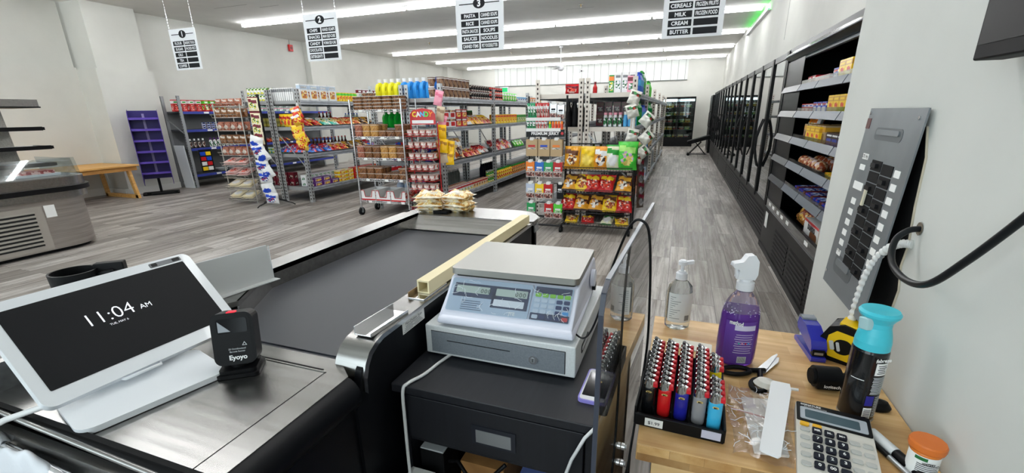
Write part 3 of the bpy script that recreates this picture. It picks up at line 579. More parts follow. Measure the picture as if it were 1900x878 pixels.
for i in range(2): place(s4, (F - .04, 7.86 + i * .22, ZB[1] + .04), (-1.2, 0, RX + random.uniform(-.3, .3)), 'white and maroon snack bag lying on the middle shelf by the post', 'white and maroon bags by the post')
for i in range(5): place(s3 if i % 2 else s4, (F - .05, 8.55 + i * .21, ZB[1] + .02), (-.9, 0, RX + random.uniform(-.3, .3)), '%s bag on the middle shelf in the second bay' % ('red' if i % 2 else 'white and red'), '%s bags in the second bay' % ('red' if i % 2 else 'white and red'))
for i in range(4): place(mx1, (F - .06, 9.68 + i * .18, ZB[1] + .01), (-.6, 0, RX + random.uniform(-.3, .3)), 'green packet on the middle shelf near the third post', 'green packets near the third post')
lb = carton('soup_box', .1, .1, .12, CWHT, CRED, PGRN); lo_ = carton('soup_box', .1, .1, .12, CCRM, CRED, PIZZ)
run(lb, 8, (F - .07, 6.44, ZB[0]), (0, .113, 0), RX, 'soup box with green picture on the bottom shelf of the middle rack', 'soup boxes with green pictures')
run(lo_, 6, (F - .07, 7.36, ZB[0]), (0, .113, 0), RX, 'soup box with orange picture on the bottom shelf of the middle rack', 'soup boxes with orange pictures')
run(lo_, 8, (F - .2, 6.46, ZB[0]), (0, .113, 0), RX, 'cream soup box in the second row of the bottom shelf', 'cream soup boxes in the second row', stack=1)
run(lb, 6, (F - .07, 7.36 + .68, ZB[0]), (0, .05, 0), RX, 'x', None) if False else None
gc = can('green_can', .042, .11, PGRN, CGRN)
run(gc, 3, (F - .06, 8.08, ZB[0]), (0, .095, 0), 0, 'green tin can on the bottom shelf beside the second post', 'green cans beside the second post', stack=2, dz=.112)
jb = bottle('dressing_bottle', [(0, 0), (.04, 0), (.043, .02), (.043, .13), (.02, .17), (.024, .17), (.024, .2), (0, .2)], [CYEL, CYEL, PYEL, CYEL, CGRN, CGRN, CGRN])
run(jb, 9, (F - .07, 8.46, ZB[0]), (0, .11, 0), 0, 'yellow dressing bottle with green cap on the bottom shelf in the second bay', 'yellow dressing bottles')
jo = bottle('sauce_jar', [(0, 0), (.04, 0), (.043, .02), (.043, .13), (.034, .16), (.038, .16), (.038, .185), (0, .185)], [CORG, CORG, PIZZ, CORG, CGRN, CGRN, CGRN], cat='jar')
run(jo, 8, (F - .07, 9.48, ZB[0]), (0, .11, 0), 0, 'orange sauce jar with green lid on the bottom shelf in the second bay', 'orange sauce jars')
wj = bottle('water_bottle', [(0, 0), (.04, 0), (.042, .02), (.042, .22), (.018, .27), (.018, .3), (0, .3)], [c_('clear_grey', (140, 150, 146), .1)] * 4 + [CWHT] * 2)
run(wj, 9, (F - .5, 6.95, ZB[0]), (0, .09, 0), 0, 'tall clear bottle at the back of the bottom shelf', 'tall clear bottles in the back')
db = bottle('dark_bottle', [(0, 0), (.042, 0), (.044, .02), (.044, .2), (.02, .27), (.02, .29), (0, .3)], [c_('dark_plastic', (28, 30, 44), .2)] * 4 + [CBLK] * 2)
run(db, 7, (F - .4, 8.55, ZB[0]), (0, .1, 0), 0, 'dark bottle at the back of the bottom shelf in the second bay', 'dark bottles in the second bay')
run(db, 4, (F - .42, 6.42, ZB[0]), (0, .1, 0), 0, 'dark bottle behind the soup boxes near the corner post', 'dark bottles behind the soup boxes')
pk = carton('blue_pack', .14, .1, .13, CBLU, CWHT, PBLU)
run(pk, 4, (F - .42, 6.55, ZB[1]), (0, .16, 0), RX, 'blue pack at the back of the middle shelf behind the orange bags', 'blue packs at the back', stack=2, dz=.133)
# detergents standing across the near end of the top shelves
DY = detergent('detergent_bottle', c_('det_yellow', (235, 228, 40), .3), CWHT, PYEL); DBL = detergent('detergent_bottle', c_('det_blue', (50, 150, 226), .3), CWHT, CSKY); DDB = detergent('detergent_bottle', c_('det_deep', (30, 120, 220), .3), c_('cap_deep', (20, 70, 180)), CSKY)
run(DY, 4, (-4.575, 6.46, ZB[3]), (.115, .0, 0), 1.2, 'yellow detergent bottle with white cap standing on the top shelf above the snack cart', 'yellow detergent bottles')
run(DBL, 5, (-4.12, 6.46, ZB[3]), (.115, 0, 0), 1.2, 'sky blue detergent bottle with white cap on the top shelf', 'sky blue detergent bottles')
place(DDB, (-3.545, 6.47, ZB[3]), .7, 'deep blue detergent bottle with blue cap at the end of the detergent row')
DGR = detergent('dish_soap_bottle', c_('det_green', (20, 160, 50), .25), c_('cap_green', (20, 130, 44)), CGRN, h=.27, w=.11, d=.07)
run(DGR, 4, (-4.49, 6.43, ZB[2]), (.108, 0, 0), 1.0, 'bright green soap bottle on the shelf behind the snack cart', 'bright green soap bottles')
wj2 = bottle('milk_jug', [(0, 0), (.06, 0), (.065, .02), (.065, .16), (.03, .22), (.025, .24), (0, .25)], [c_('jug_blue', (190, 206, 230), .3)] * 4 + [CBLU] * 2, cat='jug')
run(wj2, 4, (-4.35, 6.45, ZB[0]), (.15, 0, 0), 0, 'pale blue jug on the low shelf behind the snack cart', 'pale blue jugs')
for i, (p, nm) in enumerate(((b4, 'blue'), (b5, 'brown'), (b4, 'blue'))): place(p, (-4.3 + i * .15, 6.4, ZB[1] + .01), (-.3, 0, 0), '%s bag number behind the snack cart on the middle shelf'.replace('number ', '') % nm, 'bags behind the snack cart, %s' % nm)
sv = bottle('black_cap_bottle', [(0, 0), (.03, 0), (.03, .12), (.014, .16), (.018, .16), (.018, .2), (0, .2)], [c_('blue_grey', (110, 120, 140), .2)] * 3 + [CBLK] * 3)
run(sv, 3, (-3.75, 6.44, ZB[2]), (.09, 0, 0), 0, 'small grey bottle with black cap above the red candy rack', 'small grey bottles above the candy rack')
# pink / yellow hanging packets on rack B's corner post
st = thing('merchandising_strip', 'hanging clip strip on the corner post of the middle rack', 'strip', (-3.42, 6.262, 0)); MB().box(-.01, .01, 0, .004, .75, 1.75, CWHT).build('strip', st)
pp = bag('hanging_packet', .13, .21, .03, CPNK, None, c_('pink_print', (222, 110, 140)), seed=51); pc = bag('hanging_packet', .13, .21, .03, c_('kraft_pale', (206, 188, 160)), None, c_('kraft_print', (150, 120, 90)), seed=52); py = bag('hanging_packet', .13, .2, .03, c_('pk_yellow', (250, 200, 20)), None, c_('yel_print', (190, 130, 20)), seed=53)
for (dx, dy, z, rr, p, nm) in ((-.02, -.03, 1.62, .25, pp, 'pink packet, topmost on the corner strip of the middle rack'), (.0, -.03, 1.40, .2, pc, 'kraft paper packet below the topmost pink one on the corner strip'), (.0, .0, 1.28, .25, pp, 'pink packet behind the kraft one on the corner strip'), (.03, -.03, 1.15, .05, py, 'yellow packet, upper one of the corner strip'), (.05, -.05, .95, .1, py, 'yellow packet, largest-looking one in the middle of the corner strip'), (.04, -.03, .8, -.1, pc, 'kraft packet at the bottom of the corner strip'), (.12, -.0, .77, 0, py, 'yellow packet at the bottom of the corner strip'), (.12, .02, .92, .1, py, 'yellow packet tucked behind on the right of the corner strip')):
    place(p, (-3.36 + dx, 6.15 + dy, z), (0, rr, .15), nm)

# ---------------------------------------------------------------- rack C, end and right side
F = -.585
tb = bag('red_bag', .2, .14, .1, CRED, PRED, CMAR, seed=61)
place(tb, (-1.52, 6.7, ZB[3]), .1, 'red packet lying on the top shelf behind the jerky stand'); 
cb = carton('white_carton', .085, .085, .25, CWHT, CWHT, PWHT, c_('mark_grey', (120, 120, 124))); gcn = carton('green_carton', .06, .06, .22, CGRN, CORG, PGRN)
run(cb, 3, (-.855, 6.5, ZB[3]), (.092, 0, 0), 0, 'tall white milk carton standing on the top shelf beside the right cream post', 'tall white milk cartons')
place(gcn, (-.94, 6.47, ZB[3]), 0, 'slim green and orange carton beside the tall white cartons')
pkr = carton('pink_carton', .06, .085, .2, CPNK, CMAR, PWHT)
run(pkr, 5, (F - .1, 6.45, ZB[3]), (0, .1, 0), RX, 'pink and white carton behind the right cream post on the top shelf', 'pink and white cartons')
rbt = bottle('red_cap_bottle', [(0, 0), (.03, 0), (.03, .08), (.012, .12), (.016, .12), (.016, .15), (0, .15)], [CRED] * 3 + [CMAR] * 3); place(rbt, (-1.17, 6.55, ZB[3]), 0, 'small red bottle on the top shelf beside the double cream posts')
gsod = bottle('green_soda_bottle', [(0, 0), (.045, 0), (.052, .02), (.05, .1), (.052, .18), (.05, .24), (.018, .3), (.016, .31), (.019, .312), (.019, .335), (0, .335)], [c_('soda_green', (20, 140, 70), .1)] * 3 + [CGRN] + [c_('soda_green', (20, 140, 70), .1)] * 3 + [CGRN] * 3)
bsod = bottle('blue_water_bottle', [(0, 0), (.045, 0), (.05, .02), (.048, .1), (.05, .18), (.018, .25), (.016, .26), (.019, .262), (.019, .28), (0, .28)], [c_('water_blue', (60, 110, 200), .1)] * 3 + [CSKY] + [CBLU] * 5)
lsod = bottle('lime_bottle', [(0, 0), (.04, 0), (.045, .02), (.045, .16), (.018, .23), (.018, .26), (0, .26)], [CLGR] * 4 + [CGRN] * 2)
run(bsod, 4, (F - .06, 6.98, ZB[3]), (0, .13, 0), 0, 'blue water bottle on the top shelf on the cooler side', 'blue water bottles on top')
run(gsod, 4, (F - .07, 7.5, ZB[3]), (0, .12, 0), 0, 'large green soda bottle on the top shelf on the cooler side', 'large green soda bottles')
run(lsod, 5, (F - .06, 8.75, ZB[3]), (0, .12, 0), 0, 'lime green bottle farther along the top shelf on the cooler side', 'lime green bottles')
run(gsod, 5, (F - .06, 6.85, ZB[2]), (0, .12, 0), 0, 'green soda bottle on the second shelf on the cooler side', 'green soda bottles on the second shelf')
run(bsod, 10, (F - .06, 7.5, ZB[2]), (0, .13, 0), 0, 'blue bottle on the second shelf on the cooler side', 'blue bottles on the second shelf')
run(gsod, 6, (F - .06, 9.0, ZB[2]), (0, .15, 0), 0, 'green bottle far along the second shelf on the cooler side', 'far green bottles')
pg = bag('green_gold_bag', .18, .24, .08, CGLD, PGRN, CGRN, seed=63)
run(pg, 6, (F - .06, 6.95, ZB[1]), (0, .2, 0), RX, 'green and gold bag on the third shelf on the cooler side', 'green and gold bags')
run(bsod, 7, (F - .06, 8.45, ZB[1]), (0, .14, 0), 0, 'blue bottle on the third shelf on the cooler side', 'blue bottles on the third shelf')
run(s2, 5, (F - .06, 9.5, ZB[1]), (0, .25, 0), RX, 'brown bag far along the third shelf on the cooler side', 'far brown bags')
run(k3, 6, (F - .1, 6.6, ZB[0]), (0, .26, 0), RX, 'red box on the lowest shelf on the cooler side', 'red boxes on the cooler side', stack=2, dz=.112)
run(mx2, 7, (F - .08, 8.5, ZB[0]), (0, .17, 0), RX, 'white and blue pack on the lowest shelf on the cooler side', 'white and blue packs on the cooler side', stack=2, dz=.102)
# end bay contents seen between the cream posts
pr_ = bottle('pink_cap_bottle', [(0, 0), (.027, 0), (.028, .12), (.02, .15), (.024, .15), (.024, .18), (0, .18)], [CWHT, PWHT, CWHT, CPNK, CPNK, CPNK]); pbt = bottle('blue_cap_bottle', [(0, 0), (.027, 0), (.028, .12), (.02, .15), (.024, .15), (.024, .19), (0, .19)], [CWHT, CSKY, CSKY, CWHT, CWHT, CWHT])
run(pr_, 4, (-.995, 6.45, ZB[2]), (.066, 0, 0), 0, 'small white and pink bottle on the shelf between the cream posts', 'small pink bottles between the posts')
run(pbt, 4, (-.74 + .01, 6.45, ZB[2]), (.066 * .6 + .02, 0, 0), 0, 'small white and blue bottle on the shelf between the cream posts', 'small blue bottles between the posts', skip=((3, 0),))
mr = carton('maroon_box', .1, .1, .16, CMAR, CBRN, PDRK); run(mr, 4, (-1.15, 6.95, ZB[2] + .0), (.12, 0, 0), 0, 'dark maroon box deep between the cream posts', 'dark maroon boxes', stack=2, dz=.162)
bb = bottle('black_bottle', [(0, 0), (.042, 0), (.045, .03), (.045, .2), (.02, .29), (.018, .3), (.02, .3), (.02, .33), (0, .33)], [CBLK] * 8); run(bb, 3, (-1.50, 6.42, ZB[2]), (.092, 0, 0), 0, 'tall black bottle on the shelf left of the double cream posts', 'tall black bottles'); run(bb, 3, (-1.46, 6.54, ZB[2]), (.092, 0, 0), 0, 'tall black bottle in the second row left of the double cream posts', 'tall black bottles, second row')
ob = bottle('oil_bottle', [(0, 0), (.04, 0), (.04, .2), (.018, .27), (.018, .3), (0, .3)], [c_('oil_green', (60, 80, 30), .15)] * 5); run(ob, 5, (-1.15, 6.5, ZB[1]), (.1, 0, 0), 0, 'dark green oil bottle on the middle shelf behind the chip bags', 'dark green oil bottles')
# white flour sacks hanging in a strip on the right cream post
st = thing('merchandising_strip', 'hanging clip strip on the right cream post', 'strip', (-.61, 6.262, 0)); MB().box(-.01, .01, 0, .004, .85, 1.72, CWHT).build('strip', st)
fb = bag('flour_packet', .17, .2, .12, c_('packet_white', (232, 230, 222)), None, None, seed=71, crump=.06)
wrapm = (CRED, CGRN)
m_ = MB()
fb2 = bag('white_cracker_packet', .15, .17, .14, c_('packet_white', (232, 230, 222)), None, prn('packet_stripe', [(200, 70, 50), (40, 130, 60), (60, 60, 50), (232, 230, 222)], 26), seed=72, crump=.12)
for (dx, dy, z, rr, l) in ((-.06, -.04, 1.58, .3, 'white packet with red mark, topmost on the right cream post'), (-.03, -.05, 1.42, -.3, 'white packet second from the top on the right cream post'), (.08, -.03, 1.33, .7, 'white packet with green stripe sticking out right of the cream post'), (-.05, -.05, 1.12, .2, 'white packet in the middle of the hanging strip'), (.08, -.03, 1.12, .8, 'white packet leaning right in the middle of the hanging strip'), (.04, -.05, .94, .9, 'white packet with wide green stripe low on the hanging strip'), (.03, -.04, .82, .1, 'white packet, lowest on the right cream post')):
    place(fb2, (-.56 + dx, 6.16 + dy, z), (0, rr, .3), l, None)
wr = bag('brown_wrapper', .12, .22, .05, c_('foil_brown', (90, 70, 60), .2), CSIL, CMAR, seed=73); run(wr, 4, (-.47, 6.12, .72), (.01, .01, -.15), .8, 'long brown foil packet hanging beside the chips rack edge', 'brown foil packets by the chips rack')
# ================================================================ WALL SHELF, STANDS, CART
WIRE = mat('chrome_wire', (190, 188, 182), 0.3, 0.9); BWIRE = mat('black_wire', (22, 22, 24), 0.4, 0.2); RWIRE = mat('red_wire', (190, 24, 30), 0.4)
# wall shelf with blue price strips along the left wall
W = thing('wall_shelf', 'grey wall shelving with blue price strips beside the purple stand', 'shelving', (-10.15, 7.12, 0)); UG = mat('shelf_upright_grey', (150, 153, 156), 0.5, 0.4); BST = mat('blue_price_strip', (48, 62, 150), 0.4)
ZW = (.29, .86, 1.26, 1.64)
for y in (0, 2.3, 4.6):
    b = MB(); b.box(-.03, 0, y - .03, y + .03, 0, 1.96, UG); z = .04
    while z < 1.92: b.box(-.022, -.008, y - .0312, y - .03, z, z + .03, SLOT); z += .055
    b.box(-.53, -.5, y - .03, y + .03, 0, 1.96, UG); b.build('upright', W)
for i in range(2):
    for z in ZW:
        b = MB(); b.box(-.52, 0, i * 2.3 + .03, (i + 1) * 2.3 - .03, z - .03, z, mat('shelf_dark', (70, 72, 76), .6)); s = b.build('shelf', W)
        b = MB(); b.box(0, .006, i * 2.3 + .03, (i + 1) * 2.3 - .03, z - .055, z + .0, BST); b.box(.006, .008, i * 2.3 + .5, i * 2.3 + .62, z - .045, z - .01, PAPER); b.build('price_strip', s)
    MB().box(-.54, -.52, i * 2.3, (i + 1) * 2.3, .1, 1.62, mat('shelf_back', (118, 120, 122), .7)).build('back_panel', W)
MB().obox((-.5, .0, .55), (0, 0, .03), (.46, 0, -.22), (0, .01, 0), UG).obox((-.5, 0, 1.45), (0, 0, .03), (.46, 0, -.3), (0, .01, 0), UG).build('brace', W)
FW = -10.15
jc = carton('juice_box', .11, .09, .24, CRED, CWHT, PRED, CGRN); jg = carton('juice_box', .11, .09, .24, CRED, CLGR, PGRN, CWHT)
run(jc, 4, (FW - .15, 6.92 + .2, ZW[3]), (0, .17, 0), RX, 'tall red pouch carton on top of the wall shelf by the pilaster', 'red cartons on the wall shelf', jr=.2)
run(jg, 4, (FW - .1, 7.76, ZW[3]), (0, .15, 0), RX, 'red and green pouch carton on top of the wall shelf', 'red and green cartons on the wall shelf', jr=.2)
tc1 = carton('tissue_pack', .2, .14, .09, c_('tis_green', (150, 180, 170)), CPNK, PWHT); run(tc1, 6, (FW - .15, 9.0, ZW[3]), (0, .22, 0), RX, 'pale green tissue pack stacked on top of the wall shelf', 'pale green tissue packs', stack=2, dz=.092)
tn = can('fish_tin', .045, .045, PBLU, CBLK, CBLU); run(tn, 12, (FW - .08, 7.62, ZW[2]), (0, .11, 0), 0, 'small blue tin stacked on the second wall shelf', 'small blue tins', stack=3, dz=.046)
wp = carton('white_blue_carton', .16, .1, .2, CWHT, CSKY, PBLU); run(wp, 3, (FW - .1, 9.3, ZW[2]), (0, .2, 0), RX, 'white and blue carton on the second wall shelf', 'white and blue cartons on the wall shelf')
sh = bottle('shampoo_bottle', [(0, 0), (.03, 0), (.033, .02), (.033, .13), (.015, .16), (.018, .16), (.018, .2), (0, .2)], [CWHT, CWHT, PWHT, CWHT, CPUR, CPUR, CPUR]); sd = bottle('shampoo_bottle', [(0, 0), (.03, 0), (.033, .02), (.033, .13), (.015, .16), (.018, .16), (.018, .2), (0, .2)], [CBLK, CBLK, PDRK, CBLK, CWHT, CWHT, CWHT])
run(sd, 4, (FW - .08, 7.22, ZW[1]), (0, .1, 0), 0, 'black shampoo bottle on the third wall shelf', 'black shampoo bottles'); run(sh, 10, (FW - .08, 7.7, ZW[1]), (0, .1, 0), 0, 'white shampoo bottle on the third wall shelf', 'white shampoo bottles')
pkb = bottle('pink_bottle', [(0, 0), (.03, 0), (.035, .02), (.035, .12), (.015, .15), (.015, .18), (0, .18)], [CPNK] * 3 + [CWHT] * 3); run(pkb, 3, (FW - .08, 8.72, ZW[1]), (0, .11, 0), 0, 'pink bottle beside the white shampoo on the third wall shelf', 'pink bottles on the wall shelf')
run(b1, 4, (FW - .05, 9.1, ZW[1] + .02), (0, .28, 0), RX, 'red bag lying on the third wall shelf', 'red bags on the wall shelf', rot=(-1.3, 0, RX))
plt = MB(); plt.lathe([(0, 0), (.08, 0), (.13, .03), (.125, .033), (.08, .006), (0, .006)], LGREY, seg=18); plt = tag(plt.build('pan'), 'x', 'pan'); run(plt, 5, (FW - .17, 7.9, ZW[0]), (0, .3, 0), 0, 'shallow grey foil pan stacked on the lowest wall shelf', 'shallow pans on the wall shelf', stack=3, dz=.02)
mg = can('steel_canister', .05, .13, CSIL, CSIL); run(mg, 4, (FW - .2, 8.75, ZW[0] + .001), (0, .13, 0), 0, 'steel canister on the lowest wall shelf', 'steel canisters')
cd = thing('battery_display', 'small black hanging display card of batteries beside the wall shelf upright', 'display', (FW + .02, 7.3, 0)); MB().box(0, .01, -.02, .28, .32, .82, CBLK).build('card', cd); b = MB()
for j in range(4):
    for i in range(2): b.box(.01, .03, .0 + i * .13, .11 + i * .13, .36 + j * .11, .44 + j * .11, (CYEL, CWHT, CRED, CBLU)[(i + j) % 4])
b.build('blister_pack', cd)
t = thing('leaning_board', 'plain white board leaning against the wall shelf upright', 'board', (-10.18, 6.86, 0)); MB().obox((.0, .2, 0), (-.28, -.02, 0), (-.04, -.02, .93), (.0, .02, 0), mat('board_white', (222, 226, 228), .4)).build('panel', t, bevel=.003)
# purple cardboard display stand
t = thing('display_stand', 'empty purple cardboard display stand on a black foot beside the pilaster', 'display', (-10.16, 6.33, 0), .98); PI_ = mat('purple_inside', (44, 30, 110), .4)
for s in (-1, 1):
    MB().plate([(-.22, .3), (.16, .2), (.22, .32), (.13, .6), (.10, 1.0), (.09, 1.5), (-.04, 1.64), (-.25, 1.68)], (s * .24, 0, 0), (0, -1, 0), (0, 0, 1), (.008, 0, 0), PURPLE).build('side_panel', t)
MB().box(-.24, .24, .2, .21, .3, 1.66, PI_).build('back_panel', t); b = MB(); z = .35
b.box(-.02, .02, .19, .2, .4, 1.6, mat('print_lilac', (150, 140, 190), .4)); b.build('back_print', t)
for k in range(6):
    z = .42 + k * .215; s = MB().box(-.24, .24, -.02 + .03 * k * 0, .2, z, z + .008, PI_).box(-.24, .24, -.03, -.02, z - .012, z + .03, mat('purple_lip', (100, 76, 180), .2, .2)).build('shelf', t)
b = MB(); b.prism(rrect(.62, .42, .06), 0, .03, MBLACK); b.cyl((0, .05, .03), (0, .05, .32), .025, BLACK); b.cyl((-.2, -.15, .02), (-.2, -.15, .06), .04, BLACK); b.cyl((.25, -.15, .02), (.25, -.15, .06), .04, BLACK); b.build('base', t)
# bench / table of light pine against the left wall
def wood(name, cols, sc=(2, 30, 30), rough=.5, coat=0.0): return noisy(name, [(0.25, cols[0]), (0.5, cols[1]), (0.75, cols[2])], sc, rough, 0, 6, coat=coat)
PINE = wood('pine_wood', ((196, 140, 70), (220, 168, 96), (232, 186, 118)), (30, 2.2, 30)); PINED = wood('pine_edge', ((170, 116, 54), (196, 142, 74), (214, 162, 92)), (20, 3, 20))
t = thing('wooden_bench_table', 'low pine table with trestle legs against the left wall', 'table', (-10.5, 3.4, 0))
b = MB()
for i in range(6): b.box(-.68 + i * .196, -.68 + i * .196 + .19, .05, 2.55, .62, .65, PINE)
b.build('tabletop', t, bevel=.003); MB().box(-.64, .44, .1, 2.52, .54, .62, PINED).build('apron', t)
for y in (.2, 2.38):
    b = MB(); b.obox((-.5, y, 0), (.08, 0, 0), (0, .05, 0), (-.05, 0, .56), PINE); b.obox((.42, y, 0), (.08, 0, 0), (0, .05, 0), (-.1, 0, .56), PINE); b.box(-.5, .5, y, y + .05, 0, .07, PINE); b.build('leg', t, bevel=.003)
# stainless island display case, left edge of the picture
t = thing('display_case', 'large stainless open display case with a louvered base at the left', 'display case', (-7.3, 1.6, 0))
def rc(x0, x1, y0, y1, r, seg=8):
    P = [(x0, y0), (x1, y0)]
    P += [(x1 - r + r * math.cos(a), y1 - r + r * math.sin(a)) for a in [PI / 2 * i / seg for i in range(seg + 1)]]
    P += [(x0 + r + r * math.cos(a), y1 - r + r * math.sin(a)) for a in [PI / 2 + PI / 2 * i / seg for i in range(seg + 1)]]
    return P
SAT = noisy('satin_steel_panel', [(0.3, (160, 154, 148)), (0.7, (186, 181, 176))], (2, 2, 50), .34, .85)
MB().prism(rc(-.62, .44, -3.0, 1.90, .36), .04, .62, SAT, True).prism(rc(-.58, .4, -3.0, 1.86, .36), 0, .04, MBLACK).build('base', t)
MB().prism(rc(-.66, .48, -3.0, 1.95, .38), .62, .70, STEEL, True).build('bumper_rail', t); MB().prism(rc(-.68, .51, -3.0, 1.98, .40), .70, .755, BLACK, True).build('bumper', t, bevel=.015)
MB().prism(rc(-.66, .48, -3.0, 1.95, .38), .755, .86, STEEL, True).build('deck_rim', t, bevel=.008)
MB().prism(rc(-.55, .38, -3.0, 1.86, .34), .86, .87, mat('case_deck', (150, 150, 148), .4, .4)).build('deck', t)
b = MB(); b.box(.44, .452, -1.6, 1.34, .06, .56, mat('louver_frame', (172, 166, 158), .4, .4)); GR = mat('louver_gap', (40, 40, 40), .6); LV = mat('louver', (178, 174, 166), .4, .4); z = .11
while z < .50: b.box(.452, .456, -1.5, 1.26, z, z + .018, GR); b.obox((.452, -1.5, z + .018), (0, 2.76, 0), (.014, 0, .006), (0, 0, .018), LV); z += .045
b.build('louver_panel', t); MB().box(.441, .444, 1.36, 1.46, .42, .56, PAPER).build('paper_notice', t)
PERF = noisy('perforated_steel', [(0.0, (60, 60, 58)), (0.35, (150, 148, 142)), (1.0, (176, 174, 168))], (90, 90, 90), .4, .6, 1)
MB().obox((-.42, -3.0, .87), (.12, 0, 0), (-.08, 0, .80), (0, 4.62, 0), PERF).build('back_riser', t)
for k, (z, x1, y1) in enumerate(((1.0, .02, 1.78), (1.2, .02, 1.80), (1.42, .0, 1.78))):
    b = MB(); b.box(-.4, x1, -3.0, y1, z - .02, z, LGREY); b.box(x1 - .01, x1 + .02, -3.0, y1, z - .035, z + .01, BLACK); b.box(-.35, x1 + .02, y1, y1 + .02, z - .03, z + .005, BLACK); b.build('shelf', t)
MB().box(-.6, .0, -3.0, 1.82, 1.66, 1.74, STEEL).box(-.62, .01, -3.0, 1.83, 1.645, 1.66, BLACK).build('canopy', t)
MB().plate([(-.45, .87), (.3, .87), (.24, 1.06), (-.5, 1.06)], (0, 1.84, 0), (1, 0, 0), (0, 0, 1), (0, .006, 0), glassy('acrylic', (235, 240, 242), .08, .03)).plate([(0, 0), (1.3, 0), (1.3, .2), (0, .2)], (.37, .54, .87), (0, 1, 0), (-.25, 0, 1), (.006, 0, 0), glassy('acrylic', (235, 240, 242), .08, .03)).build('glass_guard', t)
tr = thing('meat_tray', 'wrapped foam tray of meat on the deck of the stainless case', 'tray', (-7.2, 3.12, .872)); MB().prism(rrect(.3, .42, .05), 0, .025, CWHT).build('tray', tr); MB().prism(rrect(.24, .36, .08), .025, .06, prn('meat', [(170, 50, 50), (230, 190, 180), (140, 30, 34), (220, 150, 140)], 40)).build('meat', tr, bevel=.015)
bs = carton('dark_packet', .09, .16, .03, CMAR, CBLK, PDRK); run(bs, 4, (-7.42, 2.3, .872), (0, .14, 0), RX, 'dark packet lying on the deck of the stainless case', 'dark packets on the stainless case')

# ---- chromed wire stand with snack bags (left)
t = thing('wire_display_stand', 'tall chrome wire stand filled with brown snack packs', 'display stand', (-7.42, 6.05, 0), 0)
b = MB(); H_ = 1.72
LVL = (1.68, 1.5, 1.28, 1.06, .86, .68, .46, .26, .06)
for x, y in ((-.33, -.04), (.3, -.04), (-.33, .32), (.3, .32)): b.tube([(x, y, 0), (x, y, H_)], .009, WIRE, 6)
b.build('frame', t)
for z in LVL:
    b = MB(); b.tube([(-.33, -.1, z), (.3, -.1, z), (.3, .32, z), (-.33, .32, z), (-.33, -.1, z)], .005, WIRE, 5); b.tube([(-.33, -.13, z + .05), (.3, -.13, z + .05)], .004, WIRE, 5)
    for i in range(7): b.tube([(-.31 + i * .1, .32, z - .01), (-.31 + i * .1, -.1, z - .01), (-.31 + i * .1, -.13, z + .05)], .003, WIRE, 4)
    b.build('wire_shelf', t)
nb1 = bag('nut_pack', .15, .15, .08, NUTB, None, c_('pack_haze', (206, 196, 186)), seed=81, cat='bag'); nb2_ = bag('nut_pack', .15, .15, .08, NUTR, c_('pack_haze', (206, 196, 186)), None, seed=82)
rows_ = ((1.5, nb1), (1.28, nb2_), (1.06, nb1), (.86, nb2_))
for r, (z, p) in enumerate(rows_):
    for i in range(4):
        for j in range(2): place(p, (-7.42 - .25 + i * .16, 6.02 + j * .11, z + .0), (-.12, 0, random.uniform(-.15, .15)), '%s snack pack on the %s basket of the chrome wire stand' % (('brown nut', 'reddish')[r % 2], ('top', 'second', 'third', 'fourth')[r]), '%s packs in the %s basket' % (('brown nut', 'reddish')[r % 2], ('top', 'second', 'third', 'fourth')[r]))
fl_ = bag('flat_red_pack', .22, .28, .035, c_('pack_rose', (226, 190, 184)), PRED, None, seed=83); fl2 = bag('flat_white_pack', .22, .28, .035, CCRM, CWHT, None, seed=84)
for z, p, nm in ((.68, fl_, 'flat red-edged packet upper'), (.5, fl_, 'flat red-edged packet'), (.28, fl2, 'flat cream packet'), (.08, fl2, 'flat cream packet low')):
    for i in range(2):
        for k in range(2): place(p, (-7.42 - .16 + i * .28, 5.95, z + .015 + k * .035), (-1.3, 0, .25), ('red-edged' if p is fl_ else 'cream') + ' flat packet stacked in the %s basket of the chrome wire stand' % {.68: 'fifth', .5: 'sixth', .28: 'eighth', .08: 'bottom'}[z], 'flat packets, basket at %s' % {.68: 'fifth', .5: 'sixth', .28: 'eighth', .08: 'bottom'}[z])
nt_ = bag('top_pack', .14, .12, .08, NUTR, None, c_('pack_haze', (206, 196, 186)), seed=85)
for i in range(4): place(nt_, (-7.42 - .22 + i * .155, 6.04, 1.69), (-.1, 0, 0), 'red snack pack standing on the top of the chrome wire stand', 'red packs on top of the wire stand')
# ---- slim black peg stand with fruit-snack and blue bread packets
t = thing('peg_stand', 'slim black peg stand of hanging blue and white packets', 'display stand', (-6.70, 6.02, 0), .1)
MB().box(-.02, .02, -.01, .02, .1, 1.86, BWIRE).build('pole', t)
b = MB()
for a in (0.3, 1.7, 2.9, 4.4): b.tube([(0, 0, .12), (.3 * math.cos(a), .3 * math.sin(a), .03), (.34 * math.cos(a), .34 * math.sin(a), .0)], .01, BWIRE, 6)
b.tube([(-.17, -.0, .0 + .3), (.17, 0, .3)], .005, BWIRE); b.build('base', t)
pk1 = bag('fruit_snack_packet', .2, .24, .035, CCRM, PGRN, CMAR, crimp=CMAR, seed=91); pk2 = bag('bread_packet', .24, .2, .12, CWHT, PBLU, CBLU, seed=92, crump=.16); pk3 = bag('bread_packet', .24, .2, .12, CWHT, CBLU, CWHT, seed=93, crump=.16)
for i, z in enumerate((1.58, 1.34, 1.19, 1.04)): place(pk1, (-6.74 - .0, 5.95 - .0, z), (0, .02, .12), 'cream fruit packet with maroon header, %s on the peg stand' % ('topmost', 'second', 'third', 'fourth')[i])
